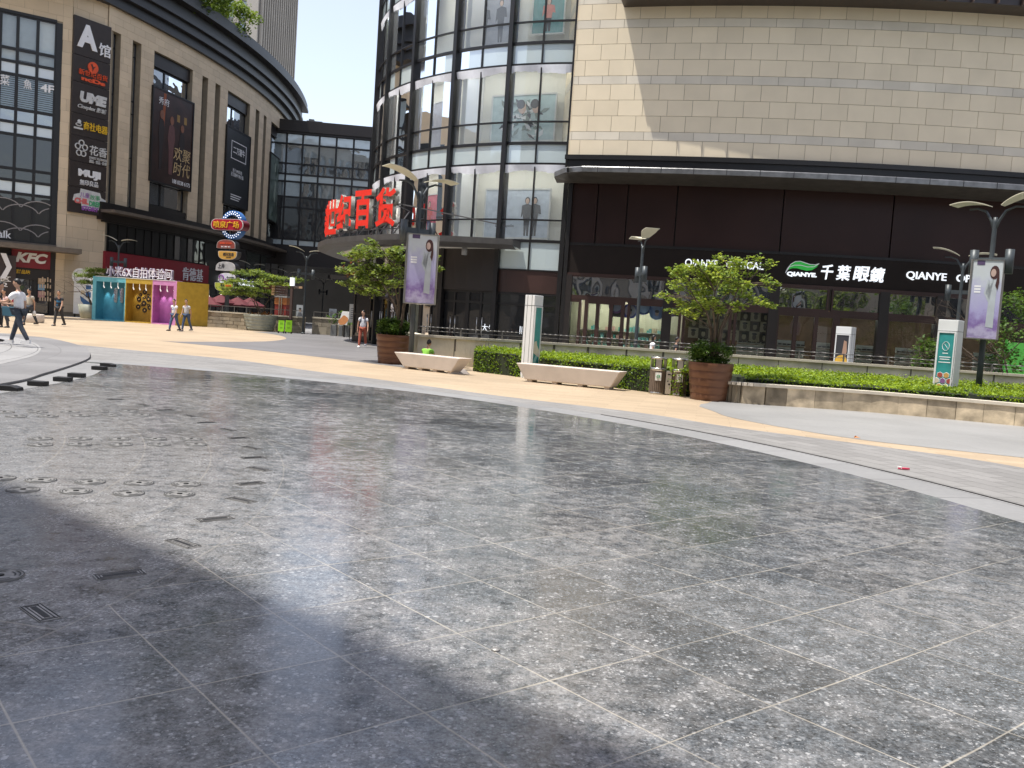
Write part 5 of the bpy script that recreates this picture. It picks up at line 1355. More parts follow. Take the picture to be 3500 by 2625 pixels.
# low leafy hedge beds in front of the long stone plinth
def hedge(name, front, back, h, label, seed, dens=520, leaf=.05):
    """front/back: polylines of the same length (world xy)"""
    rnd = random.Random(seed); n = len(front)
    c = sum(front + back, Vector((0, 0))) / (2 * n)
    t = thing(name, (c.x, c.y, 0), label, 'hedge')
    m = MB()
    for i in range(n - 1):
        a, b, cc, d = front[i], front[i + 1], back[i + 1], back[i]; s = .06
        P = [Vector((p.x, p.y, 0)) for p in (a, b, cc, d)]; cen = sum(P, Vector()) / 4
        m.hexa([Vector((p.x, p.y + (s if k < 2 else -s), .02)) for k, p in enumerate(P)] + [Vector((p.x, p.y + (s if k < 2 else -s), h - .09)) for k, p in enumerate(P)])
    m.build('shadow_core', mat('hedge_shadow_core', (.018, .026, .009), .9, var=.4, scale=6), t)  # solid box coloured dark for the shade among the leaves
    m = MB()
    def lf(p, nrm):
        a = rnd.uniform(0, 6.28); L = leaf * rnd.uniform(.7, 1.4); w = L * .45
        d = Vector((math.cos(a), math.sin(a), rnd.gauss(.25, .5))).normalized(); d = (d + nrm * rnd.uniform(0, .6)).normalized()
        s = d.cross(Vector((rnd.gauss(0, 1), rnd.gauss(0, 1), rnd.gauss(0, 1)))).normalized()
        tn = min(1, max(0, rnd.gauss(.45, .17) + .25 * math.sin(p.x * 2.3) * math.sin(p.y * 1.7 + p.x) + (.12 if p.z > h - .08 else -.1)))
        m.add([p - d * L * .5, p + s * w, p + d * L * .5, p - s * w], [(0, 1, 2), (0, 2, 3)], 0, tn)
    for i in range(n - 1):
        a, b, cc, d = front[i], front[i + 1], back[i + 1], back[i]
        l = (b - a).length; w = (d - a).length
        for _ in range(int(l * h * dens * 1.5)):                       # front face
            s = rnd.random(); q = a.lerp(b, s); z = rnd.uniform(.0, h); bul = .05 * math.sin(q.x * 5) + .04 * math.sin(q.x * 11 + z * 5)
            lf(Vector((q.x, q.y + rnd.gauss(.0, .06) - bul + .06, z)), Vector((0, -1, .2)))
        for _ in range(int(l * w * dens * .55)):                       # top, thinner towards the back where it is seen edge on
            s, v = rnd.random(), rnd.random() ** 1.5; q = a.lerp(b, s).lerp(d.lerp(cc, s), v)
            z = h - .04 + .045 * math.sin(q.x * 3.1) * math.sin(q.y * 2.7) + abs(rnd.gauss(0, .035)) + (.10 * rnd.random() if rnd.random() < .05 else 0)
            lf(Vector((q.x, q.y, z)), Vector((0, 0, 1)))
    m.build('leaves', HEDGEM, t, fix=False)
    return t
V2 = lambda *L: [Vector(p) for p in L]
hedge('hedge', V2((-1.25, 27.35), (-.55, 26.6), (.28, 25.75)), V2((-1.2, 29.7), (-.3, 30.3), (.45, 30.7)), .72, 'short leafy hedge between the shorter bench and the light box', 51)
hedge('hedge', V2((.75, 25.4), (1.7, 24.6), (2.71, 23.82), (3.6, 22.75), (4.25, 22.05), (4.6, 22.3)), V2((.9, 30.8), (2.0, 31.0), (3.2, 31.1), (4.2, 31.1), (5.2, 31.1), (5.6, 31.1)), .68, 'long clipped hedge behind the longer bench and the litter bin', 52)
hedge('hedge', V2((5.75, 21.55), (7.2, 21.45), (8.8, 21.25), (10.2, 20.85), (10.75, 20.65)), V2((5.9, 31.0), (7.8, 30.9), (10, 30.6), (12.5, 30.2), (13.0, 30.1)), .66, 'bright green hedge behind the low stone planter wall', 53)
hedge('hedge', V2((11.05, 20.55), (12.2, 20.15), (14, 19.6), (17, 18.9)), V2((13.3, 30.0), (15, 29.8), (18, 29.4), (22, 29)), .66, 'green hedge at the foot of the glossy tree', 54)
# glossy dark tree and its neighbours on the right
def loosetree(base, h, rx, label, seed, mm=GLOSSY, z0=.35, n=300, leaf=.13):
    rnd = random.Random(seed); base = Vector(base); t = thing('glossy_tree', base, label, 'tree', 'glossy trees beside the lamp with the banner')
    m = MB(); ends = []
    for k in range(4):
        a = seed + k * 1.6; grow(rnd, m, base, Vector((math.cos(a) * .5, math.sin(a) * .5, 1)).normalized(), h * .45, .05, 3, ends, .45, 4, 3, .75)
    m.build('trunk', BARK, t); cs = [(e, rnd.uniform(.2, .42)) for e in ends if e.z > base.z + z0 and math.hypot(e.x - base.x, e.y - base.y) < rx and e.z < base.z + h]
    for _ in range(40):
        v = Vector((rnd.gauss(0, 1), rnd.gauss(0, 1), rnd.gauss(0, 1))).normalized() * rnd.uniform(.4, 1)
        p = base + Vector((v.x * rx, v.y * rx, h * .56 + v.z * h * .44))
        if p.z > base.z + z0: cs.append((p, rnd.uniform(.2, .4)))
    m = MB(); leafcloud(m, cs, n, leaf, rnd, .7); m.build('crown', mm, t, fix=False)
    return t
p = aty(3440, 1290, 31.5); loosetree((p.x + .25, 31.6, 0), 3.9, 1.35, 'glossy dark tree beside the lamp at the photo edge', 61)
p = aty(3180, 1240, 32.5); loosetree((p.x + .1, 32.6, 0), 2.0, .62, 'small glossy shrub behind the light box with food pictures', 62, z0=.6, leaf=.11)
m = MB(); fr = RG.frame(RT((3400, 1180)), 0, -.02)
gb = thing('green_lit_panel', RG.pt(RT((3420, 1180)), .3, .1), 'bright green panel glowing behind the glossy trees', 'panel')
m.fbox(fr, .5, 2.4, .5, 2.2, .0, .12); m.fbox(fr, .44, .5, .4, 2.3, .0, .16); m.build('panel', mat('lime_backlit', (.10, .42, .06), .5, emit=(.12, .6, .08), estr=.12), gb)
# roof shrubs over the cornice of the stone mall
for k, (u, v, s_) in enumerate(((625, 40, 1.0), (722, 90, .95))):
    tq = LEFT.hit(u, v + 70, -1.2)[0]; p = LEFT.pt(tq, 26.2, .3)
    b = bush('roof_shrub', p, 3.1 * s_, 2.3 * s_, ['bushy roof shrub nearest the tower windows above the cornice', 'airy roof shrub hanging over the cornice below the tower'][k], ROOFM, 71 + k, 4200, .24, group='shrubs on the mall roof')
tq = LEFT.hit(560, 60, -1.2)[0]; bush('roof_shrub', LEFT.pt(tq, 27.6, .2), 2.2, 1.9, 'roof shrub cut by the top of the photo above the cornice', ROOFM, 74, 3500, .24, group='shrubs on the mall roof')

for k, (x, y, s_) in enumerate(((16, -9, 2.6), (24, -12, 3.0), (31, -8, 2.8))):
    o = [q for q in COL.objects if q.get('label', '').startswith('full green maple')][0]
    dup(o, (x, y, 0), 1.3 * k, 'street tree standing behind the viewpoint mirrored in the transom glass', 'street trees behind the viewpoint', s_)
# ---------------------------------------------------------------- walls, rails, beds
CONC = mat('weathered_plinth_stone', (.72, .66, .50), .85, var=.26, scale=1.1, bump=.25, bscale=18, tone=.16)
CAPM = mat('plinth_coping', (.52, .47, .37), .8, var=.12, scale=2, bump=.1)
STAIN = mat('water_stain', (.16, .14, .11), .9, var=.3)
WLINE = [(-3.3, 29.75), (-1.2, 30.1), (1, 31.1), (4, 31.5), (8, 31.3), (13, 30.4), (18, 29.7), (26, 28.6)]
pw = thing('plinth_wall', (2, 31, 0), 'long weathered stone plinth wall below the handrail in front of the shops', 'wall')
m, cp, jt = MB(), MB(), MB(); rw = random.Random(9)
sw = smooth(WLINE, 14); acc = 0; nxt = 0; seg = [sw[0]]
for a, b in zip(sw, sw[1:]):
    m.bar((a.x, a.y + .15, .46), (b.x, b.y + .15, .46), .30, .92)
    m.t[-6:] = [.5] * 6
    cp.bar((a.x, a.y + .13, .96), (b.x, b.y + .13, .96), .42, .08)
    acc += (b - a).length
    if acc > 1.18:
        acc = 0; jt.box((b.x, b.y - .002, .45), .022, .02, .9)
        if rw.random() < .5:
            h = rw.uniform(.25, .7); w = rw.uniform(.03, .10); jt.box((b.x + .03, b.y - .001, .92 - h / 2), w, .012, h)
pwm = m.build('wall', CONC, pw); cp.build('coping', CAPM, pw); jt.build('joint_stain', STAIN, pwm)
m = MB(); m.bar((-3.3, 29.9, .46), (-4.6, 36, .46), .3, .92); m.bar((-3.3, 29.9, .96), (-4.6, 36, .96), .42, .08); m.build('return_wall', CONC, pw)
hr = thing('handrail', (2, 31.1, 1.0), 'thin steel handrail running along the top of the plinth wall', 'railing')
m, ps = MB(), MB(); acc = 0
for a, b in zip(sw, sw[1:]):
    for z in (1.27, 1.14): m.tube([(a.x, a.y + .16, z), (b.x, b.y + .16, z)], .018 if z > 1.2 else .012, 6)
    acc += (b - a).length
    if acc > 1.4: acc = 0; ps = MB(); ps.bar((b.x, b.y + .16, 1.0), (b.x, b.y + .16, 1.27), .05, .03); ps.build('post', RAIL, hr)
m.build('rail', RAIL, hr)
# low planter wall on the right
lw = thing('low_planter_wall', (8.5, 21, 0), 'low mottled stone planter wall with pale coping beside the smooth grey paving', 'wall')
LWL = [(4.95, 22.6), (5.15, 21.6), (5.52, 20.98), (7.1, 21.0), (8.75, 20.85), (10.2, 20.3), (11.57, 19.6), (13.5, 18.3), (15.5, 16.5)]
m, cp = MB(), MB(); ss = smooth(LWL, 10); rw = random.Random(19); d = 0; pts = [ss[0]]
LSTONE = mat('mottled_planter_stone', (.44, .36, .25), .85, var=.42, scale=3.0, bump=.25, bscale=20, tone=.42)
for a, b in zip(ss, ss[1:]):
    d += (b - a).length; pts.append(b)
    cp.bar((a.x, a.y + .14, .475), (b.x, b.y + .14, .475), .36, .07)
    if d > .52 or b is ss[-1]:
        p, q = pts[0], pts[-1]; tn = min(1, max(0, rw.gauss(.5, .3))); o_ = len(m.t)
        k = (q - p).normalized() * .008
        m.bar((p.x + k.x, p.y + k.y + .14, .22), (q.x - k.x, q.y - k.y + .14, .22), .28, .44); m.t[o_:] = [tn] * 6
        pts, d = [b], 0
m.build('wall', LSTONE, lw); cp.build('coping', mat('pale_coping', (.58, .52, .42), .75, var=.12, scale=2), lw)
m = MB()
for a, b in zip(ss, ss[1:]): m.bar((a.x, a.y + .16, .215), (b.x, b.y + .16, .215), .22, .43)
m.build('wall_core', JOINT, lw)
# far stone wall with rail behind the signpost
fw = thing('far_stone_wall', (-17, 62, 0), 'rough far stone wall with a rail between the booth and the entrance', 'wall')
RSTONE = mat('rough_ledge_stone', (.30, .26, .195), .85, var=.3, scale=1.2, bump=.6, bscale=6, tone=.25)
m = MB(); rw = random.Random(29)
F1, L1 = wallframe((-23.6, 62.6), (-14.9, 61.6))
tiles(m, F1.pt, 0, L1, 0, 1.05, [(.26, 0)], .8, 0, gap=.03, out=.05, rng=rw)
F2, L2 = wallframe((-14.2, 61.4), (-9.4, 60.6))
tiles(m, F2.pt, 0, L2, 0, 1.1, [(.55, 0)], 1.1, 0, gap=.02, out=.03, rng=rw)
m.build('wall', RSTONE, fw)
m = MB(); m.fbox(F1, 0, L1, 0, 1.05, -.5, 0); m.fbox(F2, 0, L2, 0, 1.1, -.5, 0); m.build('wall_core', JOINT, fw)
m = MB(); m.fbox(F1, -.05, L1, 1.05, 1.14, -.55, .1); m.fbox(F2, 0, L2, 1.1, 1.2, -.5, .08); m.build('coping', CAPM, fw)
m = MB()
for f, l in ((F1, L1), (F2, L2)):
    m.bar(f.pt(0, 1.55, -.2), f.pt(l, 1.55, -.2), .05, .05); k = 0
    while k < l: m.bar(f.pt(k, 1.1, -.2), f.pt(k, 1.55, -.2), .04, .04); k += .9
m.build('rail', RAIL, fw)
pl_ = gnd(790, 1120); m = MB(); m.box((pl_.x - .4, pl_.y - .2, .22), 5.2, 1.5, .44); m.box((pl_.x - .4, pl_.y - .2, .47), 5.4, 1.7, .08, 0)
o = m.build('signpost_plinth', mat('grey_brown_plinth', (.27, .25, .20), .8, var=.2), None, (pl_.x - .4, pl_.y - .2, 0)); tag(o, 'low stone plinth under the oval signpost', 'plinth')

# ---------------------------------------------------------------- benches, bin, light boxes
BENCHM = mat('rosy_bench_stone', (.56, .495, .435), .75, var=.10, scale=2, bump=.1, bscale=35)
def bench(p, q, over, h, label, depth=.55):
    """trough bench: foot line p-q on the ground, top longer by OVER at both ends"""
    p, q = Vector((p.x, p.y, 0)), Vector((q.x, q.y, 0)); c = (p + q) / 2; x = (q - p).normalized(); y = Vector((-x.y, x.x, 0))
    t = thing('stone_bench', c, label, 'bench', 'trough shaped stone benches'); L = (q - p).length / 2; T = L + over
    P = lambda a, b, z: c + x * a + y * b + Vector((0, 0, z))
    m = MB(); z0 = .07
    m.hexa([P(-L, .06, z0), P(L, .06, z0), P(L, depth - .06, z0), P(-L, depth - .06, z0), P(-T, 0, h), P(T, 0, h), P(T, depth, h), P(-T, depth, h)])
    m.build('seat', BENCHM, t, bevel=.02)
    for k in range(4):
        a = -L * .9 + L * 1.8 * k / 3; m = MB(); m.hexa([P(a - .07, .1, 0), P(a + .07, .1, 0), P(a + .07, depth - .1, 0), P(a - .07, depth - .1, 0), P(a - .07, .1, z0), P(a + .07, .1, z0), P(a + .07, depth - .1, z0), P(a - .07, depth - .1, z0)]); m.build('foot', BENCHM, t)
    return t
bench(gnd(1372, 1260), gnd(1536, 1279), .36, .48, 'shorter rosy stone bench with a person in green behind it')
bench(gnd(1789, 1305), gnd(2083, 1334), .26, .50, 'longer rosy stone bench in front of the light box and hedge')
# twin litter bin
bp_ = gnd(2285, 1352); bp_ = Vector((bp_.x, bp_.y + .2, 0))
bt = thing('litter_bin', bp_, 'twin slatted litter bin with steel hoods and an ashtray box between', 'bin')
SLAT = mat('bin_slat', (.17, .13, .10), .5, .2, var=.15); 
XB = Vector((1, -.12, 0)).normalized()
def bincan(c, lab, ic):
    m = MB()
    for k in range(26):
        a = 2 * math.pi * k / 26; m.box(c + Vector((.20 * math.cos(a), .20 * math.sin(a), .34)), .018, .040, .56, a)
    m.lathe(c, [(.185, .05), (.19, .62)], 26); b = m.build('can', SLAT, bt); 
    m = MB(); m.lathe(c, [(.2, 0), (.21, .02), (.21, .06), (.19, .07)], 28); m.lathe(c, [(.19, .60), (.215, .61), (.215, .66), (.2, .68)], 28)
    for k in range(3): a = R(20) + 2 * math.pi * k / 3; m.box(c + Vector((.19 * math.cos(a), .19 * math.sin(a), .79)), .02, .14, .24, a)
    m.lathe(c, [(.2, .90), (.215, .90), (.215, .945), (.15, .96), (.001, .965)], 28); m.build('hood', STEEL, b)
    m = MB(); m.lathe(c, [(.10, .66), (.10, .90)], 16); m.build('inner_liner', BLACK, b)
    fr = Fr(c + Vector((0, 0, 0)), (-.12, -1, 0)); m = MB(); m.fbox(fr, -.075, .075, .36, .56, .205, .22); s = m.build('sticker', WHITE, b)
    m = MB()
    for k in range(3):
        a0 = R(90 + 120 * k); p0 = (.045 * math.cos(a0), .46 + .045 * math.sin(a0)); a1 = a0 + R(85); p1 = (.045 * math.cos(a1), .46 + .045 * math.sin(a1)); m.bar(fr.pt(*p0, .224), fr.pt(*p1, .224), .026, .01)
    m.build('recycling_mark', ic, s)
bincan(bp_ - XB * .27, 'a', plain('mark_green', (.03, .30, .12))); bincan(bp_ + XB * .27, 'b', plain('mark_navy', (.05, .05, .10)))
m = MB(); fr = Fr(bp_, (-.12, -1, 0)); m.fbox(fr, -.075, .075, .03, .62, -.1, .14); b = m.build('ashtray_box', STEEL, bt, bevel=.008)
m = MB(); m.disc(fr, 0, .53, .04, .14, .145, 0, 12, .018); m.disc(fr, .02, .28, .026, .14, .145, 0, 12); m.disc(fr, -.02, .36, .018, .14, .145); m.build('slot', BLACK, b)
# light boxes
LBW = mat('light_box_white', (.68, .69, .68), .4, var=.03)
LBG = plain('light_box_groove', (.10, .11, .11)); TEALP = mat('teal_poster', (.035, .26, .25), .3, var=.3, scale=2, coat=.3)
def lightbox(base, top, w, dpt, rz, label, poster, face, extra):
    t = thing('light_box', base, label, 'light box', 'white light box pillars'); H = top - base.z
    c = Vector(base); M = Matrix.Rotation(rz, 3, 'Z')
    m = MB(); m.box(c + Vector((0, 0, H / 2)), w, dpt, H, rz); m.build('pillar', LBW, t, bevel=.012)
    m = MB(); m.box(c + Vector((0, 0, H - .30)), w + .008, dpt + .008, .012, rz); m.box(c + Vector((0, 0, .18)), w + .008, dpt + .008, .012, rz)
    m.build('groove', LBG, t)
    nrm = M @ Vector((0, -1, 0)) if face == 'f' else M @ Vector((1, 0, 0)) if face == 'r' else M @ Vector((-1, 0, 0))
    hd, hw = (dpt / 2, w / 2) if face == 'f' else (w / 2, dpt / 2)
    fr = Fr(c, nrm)
    m = MB(); m.fbox(fr, -hw + .05, hw - .05, .22, H - .34, hd, hd + .012); p = m.build('poster', poster, t)
    m = MB()
    for a, b, z0, z1 in ((-hw + .03, -hw + .06, .2, H - .32), (hw - .06, hw - .03, .2, H - .32), (-hw + .06, hw - .06, .2, .23), (-hw + .06, hw - .06, H - .35, H - .32)): m.fbox(fr, a, b, z0, z1, hd + .001, hd + .03)
    m.build('poster_frame', LBW, p)
    extra(p, fr, hw, hd + .013, H)
    # groove lines on the plain faces
    m = MB(); f2 = Fr(c, M @ Vector((0, -1, 0)) if face != 'f' else M @ Vector((-1, 0, 0) if rz < 0 else (1, 0, 0))); d2 = dpt / 2 if face != 'f' else w / 2; w2 = w / 2 if face != 'f' else dpt / 2
    for a in (-w2 * .45, w2 * .45): m.fbox(f2, a - .006, a + .006, .0, H, d2, d2 + .004)
    m.build('panel_line', LBG, t)
    return t
GRP = [plain('food_red', (.35, .07, .05)), plain('food_gold', (.55, .33, .10)), plain('food_cream', (.6, .52, .4)), plain('food_violet', (.22, .10, .25)), LETW]
def hexes(p, fr, hw, d, H):
    m = MB(); r = .085; k = 0
    for x, z in ((-.08, .95), (.08, .95), (-.16, .80), (0, .80), (.16, .80), (-.08, .65), (.08, .65)):
        h = lambda rr: [(x + rr * math.sin(R(60 * q)), z + rr * math.cos(R(60 * q)) * 1.0) for q in range(6)]
        m.fpoly(fr, h(r), d, d + .004, 4); m.fpoly(fr, h(r * .86), d + .004, d + .008, k % 4); k += 1
    m.build('food_pictures', GRP, p)
    m = MB()
    for q in range(10):
        a, b = R(36 * q), R(36 * q + 36); m.bar(fr.pt(.09 * math.cos(a), 1.72 + .12 * math.sin(a), d + .004), fr.pt(.09 * math.cos(b), 1.72 + .12 * math.sin(b), d + .004), .012, .008)
    for z, l in ((1.52, .07), (1.42, .14), (1.36, .12), (1.28, .15), (.40, .1), (.36, .13)): m.fbox(fr, -l, l, z, z + .022, d, d + .004)
    m.build('printed_lines', LETW, p)
    m = MB(); m.bar(fr.pt(-.04, 1.78, d + .005), fr.pt(.05, 1.66, d + .005), .016, .006); m.build('printed_mark', LETW, p)
def bottle(p, fr, hw, d, H):
    m = MB(); m.fpoly(fr, [(-.12, .75), (.14, .62), (.16, .80), (.02, .98), (.0, 1.1), (-.10, 1.08), (-.12, .95)], d, d + .005, 0)
    m.fpoly(fr, [(-.16, .42), (-.02, .40), (.06, .6), (.04, .75), (-.06, .6)], d, d + .004, 1); m.build('product_picture', [plain('print_cream_cloth', (.6, .55, .42)), plain('print_pale_teal', (.25, .48, .46))], p)
def yell(p, fr, hw, d, H):
    m = MB(); m.fbox(fr, -hw + .06, hw - .06, .23, .95, d, d + .005, 0); m.disc(fr, 0, .95, hw - .07, d + .001, d + .006, 0, 18)
    m.fpoly(fr, [(0, 1.05), (.14, 1.05), (.2, 1.35), (.17, 1.75), (.06, 1.8), (.03, 1.45)], d, d + .004, 1); m.build('printed_portrait', [plain('print_amber', (.62, .36, .04)), plain('print_tanned_face', (.36, .22, .15))], p)
    for q in range(3): letters('lettering', ['欢迎', '光临', '特惠'][q], PBK if q else LETW, p, fr, -.14, .1, .6 - .12 * q, .7 - .12 * q, d + .006, .003)
b1 = aty(1812, 1240, 25.6); lightbox(Vector((b1.x, 25.7, 0)), 2.42, .36, .40, R(-40), 'white light box with a teal side poster behind the longer bench', TEALP, 'r', bottle)
b3 = aty(3236, 1330, 23.4); lightbox(Vector((b3.x, 23.5, .0)), 2.42, .50, .48, R(-44), 'white light box with hexagon food pictures standing in the hedge', TEALP, 'f', hexes)
b2 = aty(2882, 1240, 36.2); lightbox(Vector((b2.x, 36.2, .0)), 2.36, .62, .62, R(52), 'white light box with an amber poster standing behind the handrail', PBK, 'l', yell)

# ---------------------------------------------------------------- lamp posts
def lamp_proto(loc, label, H=5.9):
    t = thing('lamp_post', loc, label, 'street lamp', 'twin winged lamp posts'); loc = Vector(loc)
    P = lambda x, y, z: loc + Vector((x, y, z))
    m = MB(); m.tube([P(0, 0, 0), P(0, 0, .12)], [.14, .14], 16); m.tube([P(0, 0, .12), P(0, 0, 1.5), P(0, 0, H - .5), P(0, 0, H - .35)], [.085, .08, .062, .055], 14); m.build('pole', LAMPG, t)
    for s in (-1, 1):
        m = MB(); m.tube([P(0, 0, H - .75), P(.10 * s, 0, H - .45), P(.26 * s, 0, H - .18), P(.50 * s, 0, H - .08), P(.72 * s, 0, H - .10)], [.04, .04, .036, .03, .024], 8); a = m.build('arm', LAMPG, t)
        m = MB(); n = 10; rise = .42 if s < 0 else .16
        for k in range(n):
            q = []
            for e in (k / n, (k + 1) / n):
                x = (.16 + 1.02 * e) * s; w = .13 + .22 * min(1, e * 2.2) ** .7 - .07 * e; z = H + .0 + rise * e - .34 * (e - .35) ** 2
                q.append((x, w, z))
            (x0, w0, z0), (x1, w1, z1) = q
            m.hexa([P(x0, -w0, z0), P(x1, -w1, z1), P(x1, w1, z1), P(x0, w0, z0), P(x0, -w0, z0 + .022), P(x1, -w1, z1 + .022), P(x1, w1, z1 + .022), P(x0, w0, z0 + .022)])
        m.build('wing_reflector', WING, a)
    m = MB(); m.bar(P(-.42, 0, H - 1.55), P(.42, 0, H - 1.55), .09, .16); c = m.build('cross_arm', LAMPG, t)
    for s in (-1, 1):
        m = MB(); m.tube([P(.47 * s, 0, H - 1.92), P(.47 * s, 0, H - 1.25)], [.115, .115], 16); m.build('spotlight', LAMPG, c)
    return t
l1 = Vector((aty(1404, 1215, 27.2).x, 27.2, 0))
LP = lamp_proto(l1, 'tall lamp post carrying the lavender banner behind the shorter bench', 5.75)
LP.rotation_euler.z = R(32)
lr = Vector((aty(3345, 1315, 24.8).x, 24.8, 0)); dup(LP, lr, R(130), 'tall lamp post carrying the banner beside the food picture light box')
x = aty(3262, 1215, 35.6); dup(LP, Vector((x.x, 35.6, 0)), R(-28), 'farther lamp post overlapping the optician lettering').scale = (.98, .98, .96)
x = aty(2172, 1185, 35.4); dup(LP, Vector((x.x, 35.4, 0)), R(100), 'lamp post seen edge on in front of the cream shop window').scale = (.95, .95, .93)
x = gnd(1035, 1141.5); dup(LP, Vector((x.x, x.y, 0)), R(12), 'lamp post standing at the far wall left of the entrance canopy').scale = (1, 1, .97)
x = aty(398, 1080, 63.5); dup(LP, Vector((x.x, 63.5, 0)), R(8), 'lamp post in front of the long red fascia behind the booth')
x = aty(832, 1080, 86); dup(LP, Vector((x.x + .6, 86, 0)), R(20), 'distant lamp post peeping out behind the oval signpost')
x = aty(996, 1070, 100); dup(LP, Vector((x.x, 98, 0)), R(12), 'lamp post copy for a lamp reflection beside the wayfinding sign')  # solid copy stands in for a lamp mirrored in the passage glass
x = aty(1112, 1080, 115); dup(LP, Vector((x.x, 113, 0)), R(12), 'lamp post copy for a lamp reflection deepest under the bridge')  # second solid copy, for the deeper lamp reflection
# lavender tri-face banners
BAN = newmat('lavender_banner'); 
def banner_mat():
    m, N, L, b = BAN; g = N.new('ShaderNodeTexCoord'); s = N.new('ShaderNodeSeparateXYZ'); L.new(g.outputs['Object'], s.inputs[0])
    nz = N.new('ShaderNodeTexNoise'); nz.inputs['Scale'].default_value = 3.2; nz.inputs['Detail'].default_value = 7; nz.inputs['Roughness'].default_value = .7; L.new(g.outputs['Object'], nz.inputs['Vector'])
    a = N.new('ShaderNodeMath'); a.operation = 'MULTIPLY_ADD'; L.new(nz.outputs['Fac'], a.inputs[0]); a.inputs[1].default_value = 1.1; L.new(s.outputs[2], a.inputs[2])
    r = N.new('ShaderNodeValToRGB'); e = r.color_ramp.elements
    mp = N.new('ShaderNodeMapRange'); mp.inputs[1].default_value = .1; mp.inputs[2].default_value = 3.0; L.new(a.outputs[0], mp.inputs[0]); L.new(mp.outputs[0], r.inputs[0])
    e[0].position = .08; e[0].color = (.10, .05, .20, 1); e[1].position = 1; e[1].color = (.55, .58, .56, 1)
    for p, c in ((.22, (.46, .42, .58)), (.30, (.22, .14, .36)), (.42, (.40, .37, .60)), (.62, (.46, .46, .62)), (.78, (.56, .60, .62))): q = e.new(p); q.color = (*c, 1)
    L.new(r.outputs[0], b.inputs['Base Color']); b.inputs['Roughness'].default_value = .4
    return m
BAN = banner_mat()
def banner(base, w, h, rz, label, fig=True):
    t = thing('banner_box', base, label, 'banner', 'three sided lamp banners'); base = Vector(base)
    tri = [base + Matrix.Rotation(rz, 3, 'Z') @ Vector((w / math.sqrt(3) * math.cos(R(a)), w / math.sqrt(3) * math.sin(R(a)), 0)) for a in (210, 330, 90)]
    m = MB(); m.prism(tri, (0, 0, h)); m.build('box', WHITE, t)
    for k in range(3):
        p, q = tri[k], tri[(k + 1) % 3]; fr, l = wallframe(p, q); fr.o.z = base.z
        m = MB(); m.fbox(fr, .02, l - .02, .02, h - .02, .0, .02); pa = m.build('printed_face', BAN, t)
        m = MB()
        for x0, x1, z0, z1 in ((0, .03, 0, h), (l - .03, l, 0, h), (.03, l - .03, 0, .03), (.03, l - .03, h - .03, h)): m.fbox(fr, x0, x1, z0, z1, .004, .035)
        m.build('edge_frame', STEEL, pa)
        m = MB(); x = l * .70                       # printed woman in a pale gown
        m.fpoly(fr, [(x - .09, .35), (x + .10, .32), (x + .10, h * .55), (x + .11, h * .74), (x + .02, h * .78), (x - .10, h * .72), (x - .16, h * .58), (x - .05, h * .50), (x - .08, h * .47), (x - .2, h * .58), (x - .12, h * .76), (x - .06, h * .66)], .02, .024, 0)
        m.disc(fr, x + .02, h * .84, .115, .024, .028, 1, 14, .19); m.fpoly(fr, [(x + .05, h * .90), (x + .13, h * .86), (x + .15, h * .72), (x + .12, h * .62), (x + .06, h * .68), (x + .09, h * .78)], .028, .031, 1)
        m.disc(fr, x - .01, h * .835, .065, .031, .034, 2, 12, .11)
        m.fbox(fr, l * .16, l * .40, h * .93, h * .985, .02, .026, 3)
        for q_ in range(3): m.fbox(fr, l * .14, l * .34, h * (.58 + .035 * q_), h * (.58 + .035 * q_) + .05, .02, .024, 4)
        m.build('printed_figure', [plain('print_pale_gown', (.46, .50, .52)), plain('print_auburn_hair', (.06, .022, .02)), plain('print_face', (.50, .36, .30)), plain('print_plum', (.09, .06, .13)), LETW], pa)
    return t
z0, z1 = aty(1440, 1040, 27.2).z, aty(1480, 805, 27.2).z
p_ = aty(1437, 900, 27.2); banner((p_.x + .02, 27.2, z0), .94, z1 - z0, R(10), 'lavender three sided banner on the lamp behind the maple')
z0, z1 = aty(3355, 1160, 24.8).z, aty(3380, 890, 24.8).z
p_ = aty(3366, 1000, 24.8); banner((p_.x, 24.8, z0), .80, z1 - z0, R(-24), 'lavender three sided banner beside the glossy trees')
# ---------------------------------------------------------------- colourful booth with four coloured cabins
BA, BB, BC = aty(313, 1091, 60.6), aty(599, 1112, 59.6), aty(708, 1118, 61.6)
bh = thing('photo_booth', ((BA.x + BB.x) / 2, 60.8, 0), 'colourful booth of turquoise, mustard and pink cabins with white characters on top', 'booth')
FBo, LB = wallframe(BA, BB); FSd, LS = wallframe(BB, BC)
HBo = FBo.hit(318, 943)[1]
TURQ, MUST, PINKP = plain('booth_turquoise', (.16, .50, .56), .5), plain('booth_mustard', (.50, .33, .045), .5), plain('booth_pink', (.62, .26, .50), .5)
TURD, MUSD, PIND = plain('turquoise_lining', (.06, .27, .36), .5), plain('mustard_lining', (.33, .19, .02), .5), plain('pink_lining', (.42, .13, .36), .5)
cabs = [(0, .395, TURQ, TURD), (.395, .715, MUST, MUSD), (.715, 1.0, PINKP, PIND)]
DP = .95
